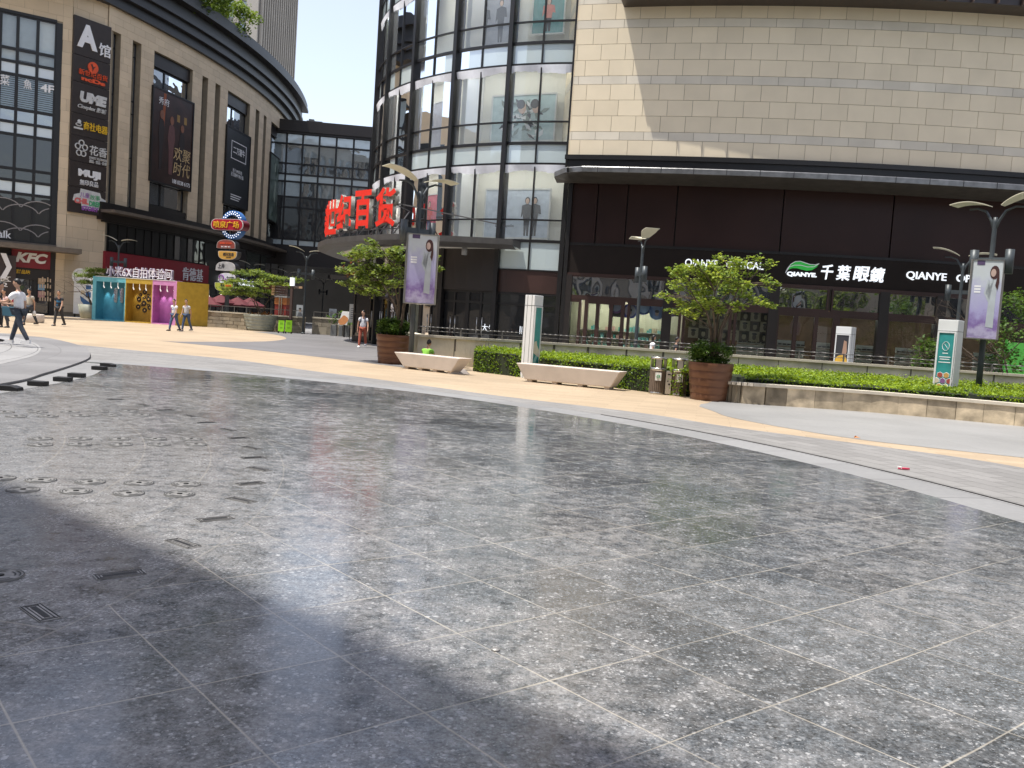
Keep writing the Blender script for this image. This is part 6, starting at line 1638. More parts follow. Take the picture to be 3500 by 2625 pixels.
for k, (a, b, fm, im) in enumerate(cabs):
    a, b = a * LB, b * LB; e0 = .26 if k == 0 else .06; e1 = .22 if k == 2 else .06
    m = MB(); m.fbox(FBo, a, a + e0, 0, HBo, -DP, 0); m.fbox(FBo, b - e1, b, 0, HBo, -DP, 0); m.fbox(FBo, a + e0, b - e1, HBo - .34, HBo, -DP, 0); m.fbox(FBo, a + e0, b - e1, 0, .07, -DP, 0)
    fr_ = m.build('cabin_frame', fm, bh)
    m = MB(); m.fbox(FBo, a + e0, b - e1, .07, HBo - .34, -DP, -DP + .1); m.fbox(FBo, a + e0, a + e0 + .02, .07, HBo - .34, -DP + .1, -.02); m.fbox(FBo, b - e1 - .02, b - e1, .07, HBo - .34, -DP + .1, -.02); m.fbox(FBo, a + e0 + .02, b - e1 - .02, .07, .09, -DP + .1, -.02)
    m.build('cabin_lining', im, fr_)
    n = (4, 4, 3)[k]; w = b - a - e0 - e1
    for q in range(n):
        x = a + e0 + w * (q + .6) / n; m = MB(); m.tube([FBo.pt(x, HBo - .62, -.35), FBo.pt(x - .04, HBo - .74, -.50)], [.03, .04], 10); m.tube([FBo.pt(x, HBo - .34, -.35), FBo.pt(x, HBo - .60, -.35)], .015, 6)
        m.build('spotlight', mat('booth_spotlight', (.8, .8, .8), .4, emit=(1, .97, .9), estr=.5), fr_)
        li = bpy.data.lights.new('booth_spot', 'SPOT'); li.energy = 22; li.spot_size = R(50); li.spot_blend = .8; li.shadow_soft_size = .05
        lo = bpy.data.objects.new('booth_spot', li); COL.objects.link(lo); lo.parent = fr_; lo.location = FBo.pt(x, HBo - .78, -.52) - wloc(fr_)
        lo.rotation_euler = (FBo.n * .45 + Vector((0, 0, 1))).to_track_quat('Z', 'Y').to_euler()
m = MB(); m.fbox(FSd, .004, LS, 0, HBo - .02, -.12, .02); m.build('mustard_side_wall', MUST, bh)
for k in range(3):                                        # striped barber poles in the turquoise cabin
    x = .26 + (.395 * LB - .32) * (.48 + .22 * k); m = MB(); fr = Fr(FBo.pt(x, 0, -DP + .22), FBo.n)
    m.lathe(FBo.pt(x, 1.28, -DP + .24), [(.001, 0), (.09, .02), (.09, .10), (.105, .12), (.105, .92), (.09, .94), (.09, 1.0), (.001, 1.03)], 16); o = m.build('barber_pole', plain('barber_silver', (.6, .6, .6)), bh)
    m = MB()
    for q in range(7): z = 1.42 + .11 * q; m.bar(fr.pt(-.10, z, .135), fr.pt(.10, z + .09, .135), .035, .03)
    m.build('stripe', plain('barber_stripe', (.16, .10, .16)), o)
rb = random.Random(4); x0, w = .395 * LB + .06, .32 * LB - .12
m = MB(); m2 = MB()
for fx, fz, r in ((.46, .78, .16), (.3, .70, .11), (.60, .70, .10), (.40, .62, .08), (.24, .58, .17), (.62, .60, .17), (.46, .64, .08), (.44, .48, .19), (.74, .66, .09), (.74, .54, .09), (.62, .44, .10), (.36, .44, .10), (.22, .38, .17), (.68, .38, .17), (.48, .30, .17), (.18, .64, .1)):
    x, z = x0 + w * fx, (HBo - .4) * fz + .1; m.disc(FBo, x, z, r, -DP + .1, -DP + .13, 0, 18); m2.disc(FBo, x, z, r * .33, -DP + .13, -DP + .14, 0, 12)
o = m.build('record_disc', plain('vinyl_black', (.015, .012, .01), .35), bh); m2.build('disc_label', plain('disc_label', (.35, .20, .06)), o)
m = MB(); m.fbox(FBo, .28 * LB * .1, LB * .98, HBo - .02, HBo + .02, -DP, .02); m.build('roof_panel', WHITE, bh)
letters('lettering', '小米6X自拍体验间', plain('booth_white_letter', (.80, .76, .80)), bh, FBo, FBo.hit(354, 930)[0], FBo.hit(578, 945)[0], HBo + .06, HBo + .78, -.5, .22, .0, side=plain('letter_lilac_side', (.40, .34, .42)))
m = MB()
for k in range(10): a = .7 + (LB - 1.2) * k / 9; m.bar(FBo.pt(a, HBo, -.4), FBo.pt(a, HBo + .7, -.4), .03, .03)
m.build('letter_bracket', RAIL, bh)
# information board half hidden behind the booth
ib = aty(300, 1075, 66); ib = Vector((ib.x, 65.2, 0)); fr = Fr(ib, (-.1, -1, 0))
t = thing('map_board', ib, 'white map board with a round blue picture beside the turquoise cabin', 'notice board')
m = MB(); m.fbox(fr, -.75, .75, .25, 3.0, -.1, 0); m.disc(fr, -.3, 3.0, .62, -.09, .01, 0, 24); m.build('board', WHITE, t)
m = MB(); m.fpoly(fr, [(.75, .8), (.2, .85), (-.15, 1.2), (-.25, 1.6), (.75, 1.0)], .0, .012, 0); m.fbox(fr, -.2, .1, 1.7, 2.0, 0, .01, 1); m.fbox(fr, .2, .6, 1.5, 1.9, 0, .01, 0); m.fbox(fr, .2, .6, 2.1, 2.4, 0, .01, 0)
for q in range(10): a, b = R(36 * q), R(36 * q + 36); m.bar(fr.pt(-.3 + .45 * math.cos(a), 3.0 + .45 * math.sin(a), .015), fr.pt(-.3 + .45 * math.cos(b), 3.0 + .45 * math.sin(b), .015), .05, .02, 2)
m.build('printed_map', [plain('map_blue', (.05, .14, .32)), plain('map_tan', (.6, .5, .35)), GREY], t)
m = MB(); m.fbox(fr, -.7, -.6, 0, .25, -.09, -.01); m.fbox(fr, .6, .7, 0, .25, -.09, -.01); m.build('leg', BLACK, t)
# dark shop totem beside the counter
kp = FL.hit(*c6(20, 900))
t = thing('lettered_totem', FL.pt(kp[0], 0, 1.0), 'dark brown totem with a white chevron and letters at the photo edge', 'sign')
fr = Fr(FL.pt(kp[0], 0, 1.0), FL.n); za, zb2 = fr.hit(*c6(20, 745))[1], fr.hit(*c6(20, 900))[1]
m = MB(); m.fbox(fr, -1.3, .75, 0, za + .9, -.5, 0); m.build('body', mat('totem_brown', (.05, .034, .030), .5), t)
m = MB(); c_ = fr.hit(*c6(45, 740)); s_ = .95
m.fpoly(fr, [(c_[0] - .35, c_[1] + s_), (c_[0] + .0, c_[1] + s_), (c_[0] + .38, c_[1]), (c_[0], c_[1] - s_ * .9), (c_[0] - .35, c_[1] - s_ * .9), (c_[0] + .05, c_[1])], .05, .25); m.build('chevron', LETW, t)
letters('lettering', 'A区\nR2', LETW, t, fr, -.75, .45, fr.hit(*c6(20, 900))[1], fr.hit(*c6(20, 815))[1], .01, .03, .02)

# ---------------------------------------------------------------- oval signpost
sp_ = gnd(775, 1117); SPY = sp_.y; sb = Vector((aty(773, 1090, SPY).x, SPY, .5))
so = thing('oval_signpost', (sb.x, sb.y, .5), 'tall post with a red plaza sign on a blue ring and five oval name lobes', 'signpost')
nS = Vector((-.35, -1, 0)); fr = Fr((sb.x, sb.y, 0), nS)
m = MB(); m.tube([(sb.x, sb.y, .5), (sb.x, sb.y, fr.hit(830, 730)[1])], .16, 14); m.build('pole', LAMPG, so)
def sz(u, v): return fr.hit(u, v, .4)
def crop3p(x, y): return 700 + x * .28333, 680 + y * .28333
a, z = sz(*crop3p(318, 310)); rO = abs(sz(*crop3p(185, 310))[0] - a) * 1.03
m = MB(); n = 40
for k in range(n):
    t0_, t1_ = 2 * math.pi * k / n, 2 * math.pi * (k + 1) / n
    q = [(a + r * math.cos(t), z + r * 1.05 * math.sin(t)) for r, t in ((rO * .68, t0_), (rO, t0_), (rO, t1_), (rO * .68, t1_))]
    m.fpoly(fr, q, -.15, .3)
ring_ = m.build('blue_ring', plain('sign_blue', (.02, .12, .36), .4), so)
m = MB()
for k in range(26):
    for j, r in enumerate((.76, .90)): t_ = 2 * math.pi * (k + .5 * j) / 26; m.disc(fr, a + rO * r * math.cos(t_), z + rO * 1.05 * r * math.sin(t_), .045, .3, .33, 0, 8)
m.build('ring_bulb', LETLIT, ring_)
def pill(poly, d0, d1, face, rim_, body=None, side=GREY):
    m = MB(); m.fpoly(fr, poly, d0, d1); o = m.build('lobe', side, so)
    cx = sum(p[0] for p in poly) / len(poly); cz_ = sum(p[1] for p in poly) / len(poly)
    m = MB(); m.fpoly(fr, poly, d1, d1 + .03); m.build('rim', rim_, o)
    m = MB(); m.fpoly(fr, [(cx + (x - cx) * .95, cz_ + (y - cz_) * .92) for x, y in poly], d1 + .03, d1 + .05); m.build('face', face, o)
    return o
def stadium(x0, x1, z0, z1, tilt=0):
    r = (z1 - z0) / 2; out = []
    for k in range(13): t = R(90 + 15 * k); out.append((x0 + r + r * math.cos(t), z0 + r + r * math.sin(t)))
    for k in range(13): t = R(-90 + 15 * k); out.append((x1 - r + r * math.cos(t), z0 + r + tilt + r * math.sin(t)))
    return out
LIP = plain('sign_pale_lip', (.55, .52, .5), .4)
A0, Z1 = sz(*crop3p(92, 300)); A1, _ = sz(*crop3p(482, 320)); Zt = sz(*crop3p(290, 245))[1]; Zb = sz(*crop3p(290, 382))[1]
o = pill(stadium(A0, A1, Zb, Zt), -.2, .55, plain('sign_scarlet', (.36, .012, .03), .4), LIP, side=plain('sign_maroon', (.16, .012, .02), .4))
letters('lettering', '喷泉广场', YEL, o, fr, A0 + (A1 - A0) * .10, A0 + (A1 - A0) * .88, Zb + (Zt - Zb) * .2, Zb + (Zt - Zb) * .80, .60, .05, .0)
lobes = [((147, 490, 372, 600), plain('lobe_rust', (.24, .05, .035)), 1, [('BUONA PIZZERIA', .18, .82, .50, .66, ORG), ('意式 · 休闲 · 西餐', .25, .75, .12, .28, LETW)]),
         ((162, 628, 390, 736), plain('lobe_amber', (.60, .33, .06)), -1, [('越元宝盒', .28, .85, .45, .82, PBK), ('家小馆', .45, .7, .24, .36, PBK)]),
         ((135, 757, 372, 870), plain('lobe_grey', (.42, .41, .40)), 1, [('上井', .12, .46, .26, .78, PBK)]),
         ((163, 893, 380, 998), plain('lobe_pale', (.62, .62, .66)), 1, [('Austin', .48, .90, .42, .62, PBK), ('奥斯汀KTV', .38, .95, .10, .36, PUR)]),
         ((120, 1010, 350, 1118), plain('lobe_lime', (.42, .46, .06)), -1, [('花火', .32, .54, .55, .85, PBK), ('音乐酒吧', .58, .88, .58, .78, ORG), ('老火锅', .38, .72, .18, .46, PBK)])]
for (x0, y0, x1, y1), fm, up, txt in lobes:
    a0, zt_l = sz(*crop3p(x0, (y0 + y1) / 2)); a1, _ = sz(*crop3p(x1, (y0 + y1) / 2)); zt_l = sz(*crop3p((x0 + x1) / 2, y0))[1]; zb_l = sz(*crop3p((x0 + x1) / 2, y1))[1]
    pts = []; hh = zt_l - zb_l
    for k in range(24):
        t = 2 * math.pi * k / 24; x = .5 + .5 * math.copysign(abs(math.cos(t)) ** .75, math.cos(t)); y = math.sin(t)
        y = (abs(y) ** .6 * (.92 if y > 0 else -.08)) if up > 0 else (abs(y) ** .6 * (.08 if y > 0 else -.92))
        pts.append((a0 + (a1 - a0) * x, (zb_l + hh * .08 if up > 0 else zt_l - hh * .08) + hh * y))
    o = pill(pts, -.1, .4, fm, LIP, side=plain('lobe_side', (.06, .055, .05)))
    for body, xa, xb, ya, yb, mm in txt: letters('lettering', body, mm, o, fr, a0 + (a1 - a0) * xa, a0 + (a1 - a0) * xb, zb_l + hh * ya, zb_l + hh * yb, .45, .02, .015)
    if 'KTV' in txt[-1][0]:
        m = MB()
        for k in range(14):
            t_, u_ = 2 * math.pi * k / 14, 2 * math.pi * (k + 1) / 14; q = a0 + (a1 - a0) * .2, zb_l + hh * .42; m.bar(fr.pt(q[0] + .2 * math.cos(t_), q[1] + .22 * math.sin(t_), .47), fr.pt(q[0] + .2 * math.cos(u_), q[1] + .22 * math.sin(u_), .47), .08, .04)
        m.build('note_mark', PUR, o)

# ---------------------------------------------------------------- wayfinding post, kiosk, lime folding barriers, menu board, pots
def z1p(x, y): return 900 + x * .25316, 780 + y * .25316
wp = gnd(*z1p(290, 1420)); wp = Vector((wp.x, wp.y + 1.3, 0)); fr = Fr(wp, (-.2, -1, 0))
ws = thing('wayfinding_post', wp, 'brown wayfinding post with direction boards and a white lantern cap', 'signpost')
BRN = plain('wayfinding_brown', (.065, .038, .032)); TAN = plain('wayfinding_tan', (.42, .27, .15))
H1 = fr.hit(*z1p(332, 664))[1]; m = MB(); m.fbox(fr, -.08, .08, 0, H1 - .5, -.08, .08); m.build('pole', BRN, ws)
m = MB(); m.fbox(fr, -.12, .12, H1 - .55, H1, -.12, .12); m.build('lantern_cap', mat('lantern_white', (.8, .82, .84), .4, emit=(.9, .95, 1), estr=.5), ws)
q0 = fr.hit(*z1p(160, 770)); q1 = fr.hit(*z1p(320, 920))
for k in range(4):
    zt_k = q0[1] - (q0[1] - q1[1]) * k / 4; zb_k = q0[1] - (q0[1] - q1[1]) * (k + 1) / 4 + .03
    m = MB(); m.fbox(fr, q0[0] - .0, q1[0] + .05, zb_k, zt_k, -.05, .05); m.fbox(fr, q0[0] - .22, q0[0], zb_k, zt_k, -.05, .05, 1); o = m.build('direction_board', [BRN, TAN], ws)
    letters('lettering', ['A馆 →', 'C馆 →', '出口 ↓', 'M 地铁站'][k], LETW, o, fr, q0[0] + .1, q1[0] - .15, zb_k + .08, zt_k - .08, .05, .01)
q0 = fr.hit(*z1p(345, 775)); q1 = fr.hit(*z1p(530, 818)); m = MB(); m.fbox(fr, .1, q1[0], q1[1], q0[1], -.05, .05); m.fbox(fr, q1[0] - .25, q1[0], q1[1] + .01, q0[1] - .01, .05, .06, 1); o = m.build('direction_board', [BRN, TAN], ws)
letters('lettering', '停车场 地铁站 出口', LETW, o, fr, .2, q1[0] - .3, q1[1] + .08, q0[1] - .06, .05, .01)
kf = gnd(*z1p(240, 1400)); kf = Vector((kf.x, kf.y + 2.0, 0)); fr = Fr(kf, (-.1, -1, 0))
kk = thing('red_kiosk', kf, 'narrow red kiosk with a blue and orange header behind the lime barriers', 'kiosk')
q0, q1 = fr.hit(*z1p(160, 930)), fr.hit(*z1p(312, 1025)); zt_k = q0[1]
m = MB(); m.fbox(fr, q0[0], q1[0], 0, q1[1] - .05, -1, 0); m.build('body', plain('kiosk_red', (.26, .035, .03)), kk)
m = MB(); m.fbox(fr, q0[0] - .02, q1[0] + .02, q1[1] - .05, q1[1] + .55, -1.02, .03, 0); m.fbox(fr, q0[0] - .02, q1[0] + .02, q1[1] + .55, zt_k, -1.02, .03, 1); m.fbox(fr, q0[0] - .05, q1[0] + .05, zt_k, zt_k + .12, -1.1, .1, 2); m.build('header', [plain('kiosk_orange', (.40, .14, .04)), plain('kiosk_blue', (.05, .16, .34)), GREY], kk)
m = MB(); m.bar(fr.pt((q0[0] + q1[0]) / 2 - .08, .8, .06), fr.pt((q0[0] + q1[0]) / 2 - .08, 2.4, .06), .06, .05); m.bar(fr.pt((q0[0] + q1[0]) / 2 + .08, .8, .06), fr.pt((q0[0] + q1[0]) / 2 + .08, 2.4, .06), .06, .05); m.build('handle', STEEL, kk)
LIME = mat('lime_barrier', (.42, .90, .03), .5, var=.04, emit=None)
for k, (x0, x1, y1) in enumerate(((190, 285, 1415), (287, 390, 1422))):
    p, q = gnd(*z1p(x0, y1)), gnd(*z1p(x1, y1 + 6)); fr, l = wallframe(p, q); c_ = fr.pt(l / 2, 0)
    t = thing('folding_barrier', (c_.x, c_.y, 0), ['lime folding barrier panel nearest the pale planter', 'lime folding barrier panel nearest the far lamp post'][k], 'barrier', 'lime folding barriers')
    H_ = fr.hit(*z1p((x0 + x1) / 2, 1240))[1]
    m = MB(); m.fbox(fr, .04, l - .04, .1, H_, -.05, .02); m.build('panel', LIME, t, bevel=.02)
    m = MB()
    for b_, z_ in ((.3, .8), (.3, .74), (.28, .68), (.33, .45), (.3, .39)): m.fbox(fr, l * b_, l * (1 - b_), H_ * z_, H_ * z_ + .02, .02, .026)
    m.build('printed_lines', plain('lime_dark_print', (.12, .32, .02)), t)
    m = MB(); m.fbox(fr, .02, .10, 0, .14, -.12, .08); m.fbox(fr, l - .10, l - .02, 0, .14, -.12, .08); m.fbox(fr, .0, l, H_, H_ + .06, -.06, .03); m.build('dark_fitting', BLACK, t)
mb_ = gnd(*z1p(1075, 1470)); fr = Fr((mb_.x, mb_.y, 0), (-.25, -1, 0))
t = thing('menu_board', (mb_.x, mb_.y, .9), 'tilted white menu board with a picture of fried food by the entrance', 'menu board')
pts = [fr.hit(*z1p(x, y)) for x, y in ((1015, 1298), (1130, 1308), (1185, 1128), (1072, 1120))]
m = MB(); m.fpoly(fr, pts, 0, .06); m.build('board', WHITE, t)
cx, cz_ = fr.hit(*z1p(1085, 1250)); m = MB()
for dx, dz, r in ((0, 0, .26), (.15, .1, .2), (-.15, -.08, .2), (.05, .2, .16)): m.disc(fr, cx + dx, cz_ + dz, r, .06, .065 + dx * .01 + .002, 0, 12)
m.build('food_picture', plain('fried_food', (.60, .25, .09)), t)
m = MB(); q = fr.hit(*z1p(1090, 1300)); m.fbox(fr, q[0] - .05, q[0] + .05, 0, q[1] + .4, -.12, -.02); m.build('stand', BLACK, t)
def potplant(u0, u1, v, vt, label, seed, mm=GLOSSY):
    p = gnd((u0 + u1) / 2, v); p = Vector((p.x, p.y + .3, 0)); w = abs(aty(u1, v, p.y).x - aty(u0, v, p.y).x) / 2
    t = thing('potted_plant', p, label, 'plant', 'potted plants by the entrance'); h = p.y * .0 + aty(u0, v - 22, p.y).z
    m = MB(); m.box(p + Vector((0, 0, .38)), w * 1.7, w * 1.7, .76); m.build('pot', plain('grey_pot', (.16, .165, .16)), t, bevel=.03)
    rnd = random.Random(seed); m = MB(); zt_p = aty(u0, vt, p.y).z; cs = [(p + Vector((rnd.gauss(0, w * .7), rnd.gauss(0, w * .7), .85 + (zt_p - .85) * rnd.random())), w * rnd.uniform(.4, .7)) for _ in range(16)]
    leafcloud(m, cs, 240, .16, rnd, .8); m.build('foliage', mm, t, fix=False)
DPG = leafmat('entrance_plant_leaf', (.03, .075, .015), (.15, .26, .05))
for a in ((*[z1p(x, 0)[0] for x in (890, 985)], z1p(0, 1455)[1], z1p(0, 1160)[1], 'rounded dark potted plant beside the far wall end', 81), (*[z1p(x, 0)[0] for x in (1000, 1060)], z1p(0, 1462)[1], z1p(0, 1110)[1], 'tall leafy potted plant behind the menu board', 82), (*[z1p(x, 0)[0] for x in (1065, 1160)], z1p(0, 1470)[1], z1p(0, 1260)[1], 'drooping potted plant below the menu board', 83)): potplant(*a, DPG)
# freestanding posters by the dark doors
for (x0, x1, y0, y1), c_, lab in (((442, 550, 1040, 1195), (.40, .44, .50), 'pale portrait poster behind the far lamp post'), ((885, 990, 1092, 1200), (.20, .23, .27), 'dim grey notice behind the potted plants'), ((1152, 1315, 1032, 1270), (.62, .63, .60), 'white notice stand beside the person in rust trousers')):
    D = 62.5 if x0 < 900 else 51.5; p0, p1 = aty(*z1p(x0, y1), D), aty(*z1p(x1, y0), D); fr = Fr((p0.x, D, 0), (0, -1, 0)); w = p1.x - p0.x
    t = thing('poster_stand', (p0.x + w / 2, D, 0), lab, 'poster')
    m = MB(); m.fbox(fr, 0, w, p0.z, p1.z, -.05, 0); m.build('board', plain('stand_%d' % x0, c_), t)
    m = MB(); m.fbox(fr, w * .1, w * .16, 0, p0.z, -.05, -.01); m.fbox(fr, w * .84, w * .9, 0, p0.z, -.05, -.01); m.build('leg', BLACK, t)
    m = MB()
    if x0 == 442:
        m.disc(fr, w * .5, p0.z + .55 * (p1.z - p0.z), w * .16, .0, .01, 0, 12, w * .2); m.disc(fr, w * .5, p0.z + .68 * (p1.z - p0.z), w * .18, .01, .014, 1, 12, w * .14); m.fpoly(fr, [(w * .15, p0.z + .05), (w * .85, p0.z + .05), (w * .7, p0.z + .38 * (p1.z - p0.z)), (w * .3, p0.z + .38 * (p1.z - p0.z))], 0, .008, 2)
    else:
        for q in range(6): m.fbox(fr, w * .15, w * (.5 + .06 * (q % 3)), p1.z - (.25 + .11 * q) * (p1.z - p0.z), p1.z - (.22 + .11 * q) * (p1.z - p0.z), 0, .008, 2)
    m.build('print', [PSK, PBK, plain('print_grey', (.12, .13, .16))], t)
# dark framed glass screen next to the backpack walker
p0, p1 = gnd(*z1p(1195, 1525)), gnd(*z1p(1500, 1560)); fr, l = wallframe(p0, p1); zt_k = fr.hit(*z1p(1225, 870))[1]
gs = thing('entrance_screen', fr.pt(l / 2, 0), 'tall dark framed glass entrance screen behind the person in rust trousers', 'screen')
m = MB(); m.quad(fr.pt(.1, .05, -.03), fr.pt(l - .1, .05, -.03), fr.pt(l - .1, zt_k - .1, -.03), fr.pt(.1, zt_k - .1, -.03)); m.build('pane', DARKGL, gs)
m = MB()
for a, b, z0, z1 in ((0, .16, 0, zt_k), (l - .12, l, 0, zt_k), (.16, l - .12, 0, .35), (.16, l - .12, 1.55, 1.63), (.16, l - .12, zt_k - .12, zt_k)): m.fbox(fr, a, b, z0, z1, -.1, .02)
m.build('frame', BLACK, gs)
# parasols on the terrace behind the far wall
PAR = mat('maroon_parasol', (.11, .014, .02), .7, var=.2)
for k, (u, v) in enumerate((((705 + 10), 1028), (755, 1022), (812, 1030), (855, 1032))):
    D = 66.5 + k * .8; p = aty(u, v, D); base = Vector((p.x, D, 0))
    t = thing('parasol', base, ['maroon parasol partly behind the mustard wall', 'maroon parasol behind the signpost pole', 'maroon parasol under the tiered tree', 'maroon parasol nearest the pale planter'][k], 'parasol', 'parasols on the terrace')
    m = MB(); zt_k = p.z + .35; n = 8; R_ = 1.25; top_ = base + Vector((0, 0, zt_k))
    for q in range(n):
        a, b = 2 * math.pi * q / n, 2 * math.pi * (q + 1) / n; A_, B_ = [base + Vector((R_ * math.cos(x), R_ * math.sin(x), zt_k - .62)) for x in (a, b)]
        m.add([top_, A_, B_], [(0, 1, 2)], 0); m.quad(A_, B_, B_ - Vector((0, 0, .16)), A_ - Vector((0, 0, .16)))
    m.build('canopy', PAR, t, fix=False); m = MB(); m.tube([base, top_], .03, 8); m.build('pole', STEEL, t)

# ---------------------------------------------------------------- fountain fittings in the floor
ZF = .0165
NPL = mat('dusty_grate_plate', (.20, .195, .185), .5, .0, var=.35, scale=14, bump=.1)
METAL = mat('fitting_metal', (.30, .29, .275), .45, .3, var=.3, scale=12)
_unused = mat('fitting_metal', (.30, .29, .27), .45, .6, var=.2); SLOTB = mat('slot_black', (.008, .008, .008), .6)
def nozzle(p, label):
    t = thing('nozzle_grate', (p.x, p.y, ZF), label, 'fountain nozzle', 'round fountain nozzle grates')
    m = MB(); m.lathe((p.x, p.y, ZF), [(.175, .0), (.175, .003), (.16, .006), (.001, .006)], 36); m.build('plate', NPL, t)
    m = MB()
    for r0, r1 in ((.163, .170), (.136, .146), (.100, .112)):
        for q in range(4):
            for e in range(7):
                a, b = R(90 * q + 14 + 62 * e / 7), R(90 * q + 14 + 62 * (e + 1) / 7)
                if r0 > .15: a, b = R(90 * q + 90 * e / 7), R(90 * q + 90 * (e + 1) / 7)
                m.quad(*[(p.x + r * math.cos(x), p.y + r * math.sin(x), ZF + .008) for r, x in ((r0, a), (r1, a), (r1, b), (r0, b))])
    m.lathe((p.x, p.y, ZF + .007), [(.03, 0), (.03, .004), (.001, .004)], 12); m.build('slot', SLOTB, t)
    t.scale = (.67, .67, 1)
    return t
NZ = [(15, 1409), (130, 1409), (240, 1409), (340, 1407), (440, 1406), (55, 1424), (165, 1423), (275, 1421), (382, 1420), (485, 1419), (137, 1500), (275, 1500), (407, 1501), (530, 1501), (654, 1501), (137, 1521), (272, 1520), (412, 1520), (543, 1520), (670, 1520), (0, 1635), (140, 1642), (308, 1648), (475, 1652), (636, 1656), (79, 1675), (260, 1680), (440, 1687), (614, 1690), (0, 1970)]
rowname = {0: 'farthest row', 5: 'second farthest row', 10: 'third row', 15: 'fourth row', 20: 'fifth row', 25: 'nearest full row'}
first = None
for k, (u, v) in enumerate(NZ):
    p = gnd(u, v, ZF); row = k // 5 if k < 29 else 6
    lab = ('round nozzle grate in the ' + ['farthest row', 'second farthest row', 'third row', 'fourth row', 'fifth row', 'nearest complete row'][min(row, 5)] + ', ' + ['at the photo edge side', 'second from the edge side', 'in the middle', 'second from the slot lights', 'closest to the slot lights'][(k % 5)]) if k < 29 else 'lone round nozzle grate cut by the photo edge in the shade'
    if 25 <= k < 29: lab = 'round nozzle grate in the nearest complete row, ' + ['at the photo edge in shade', 'second from the edge side', 'second from the slot lights', 'closest to the slot lights'][k - 25]
    if 20 <= k < 25: lab = 'round nozzle grate in the fifth row, ' + ['cut by the photo edge', 'second from the edge side', 'in the middle', 'second from the slot lights', 'closest to the slot lights'][k - 20]
    if first is None: first = nozzle(p, lab)
    else: dup(first, (p.x, p.y, ZF), R(37 * k), lab)
SLT = [(395, 1366), (487, 1384), (563, 1402), (645, 1422), (706, 1445), (778, 1470), (815, 1498), (860, 1532), (865, 1565), (885, 1604), (855, 1653), (825, 1710), (735, 1775), (625, 1858), (410, 1965), (137, 2095)]
def slot(p, label):
    t = thing('slot_light', (p.x, p.y, ZF), label, 'ground light', 'slot lights round the fountain')
    m = MB(); m.box((p.x, p.y, ZF + .002), .30, .115, .005); m.build('plate', METAL, t, bevel=.001)
    m = MB(); m.box((p.x, p.y, ZF + .0055), .205, .030, .002); m.box((p.x, p.y + .05, ZF + .0053), .29, .007, .002); m.box((p.x, p.y - .05, ZF + .0053), .29, .007, .002); m.box((p.x, p.y + .030, ZF + .0052), .25, .005, .002); m.box((p.x, p.y - .030, ZF + .0052), .25, .005, .002)
    m.box((p.x - .135, p.y, ZF + .0051), .01, .085, .002); m.box((p.x + .135, p.y, ZF + .0051), .01, .085, .002); m.box((p.x - .118, p.y, ZF + .0049), .006, .07, .002); m.box((p.x + .118, p.y, ZF + .0049), .006, .07, .002)
    m.build('slot', SLOTB, t); t.scale = (.86, .86, 1); return t
first = None
angs = [40, -38, 44, -36, 38, -40, 42, -36, 40, -34, 46, -30, 41, -37, 39, -42]
nth = ['farthest', 'second', 'third', 'fourth', 'fifth', 'sixth', 'seventh', 'eighth', 'ninth', 'tenth', 'eleventh', 'twelfth', 'thirteenth', 'fourteenth', 'fifteenth', 'nearest']
for k, (u, v) in enumerate(SLT):
    p = gnd(u, v, ZF); lab = nth[k] + ' slot light' + (' counted from the booth along the fountain arc' if 0 < k < 15 else [' on the fountain arc, towards the booth', '', '', '', '', '', '', '', '', '', '', '', '', '', '', ' on the fountain arc, in the tower shade'][k])
    if first is None: first = slot(p, lab); first.rotation_euler.z = R(angs[k])
    else: dup(first, (p.x, p.y, ZF), R(angs[k]), lab)
BLK = [(35, 1333), (130, 1317), (215, 1302), (262, 1288), (340, 1263), (368, 1252)]
bl = mat('black_rubber_block', (.012, .012, .013), .55, var=.2)
for k, (u, v) in enumerate(BLK):
    p = gnd(u, v, .02); m = MB(); c = Vector((p.x, p.y, .016)); n_ = Vector((.97, .25, 0)); s_ = Vector((-.25, .97, 0))
    w, d = .135, .09; h = .075
    P4 = lambda a, b, z: c + Vector((1, 0, 0)) * a + Vector((0, 1, 0)) * b + Vector((0, 0, z))
    if k in (0, 5): m.prism([P4(-w, -d, 0), P4(w * 1.2, -d, 0), P4(w * 1.1, -d, .05), P4(w * .4, -d, h), P4(-w, -d, h)], (0, 2 * d, 0))
    else: m.hexa([P4(-w, -d, 0), P4(w, -d, 0), P4(w, d, 0), P4(-w, d, 0), P4(-w, -d, h), P4(w, -d, h), P4(w, d, h), P4(-w, d, h)])
    o = m.build('cable_block', bl, None, c, bevel=.008)
    tag(o, ['black wedge block nearest the photo edge', 'second black block from the photo edge', 'third black block from the photo edge', 'fourth black block along the platform step', 'fifth black block, next to the farthest wedge', 'farthest black wedge block by the platform step'][k], 'block', 'black blocks along the platform step')
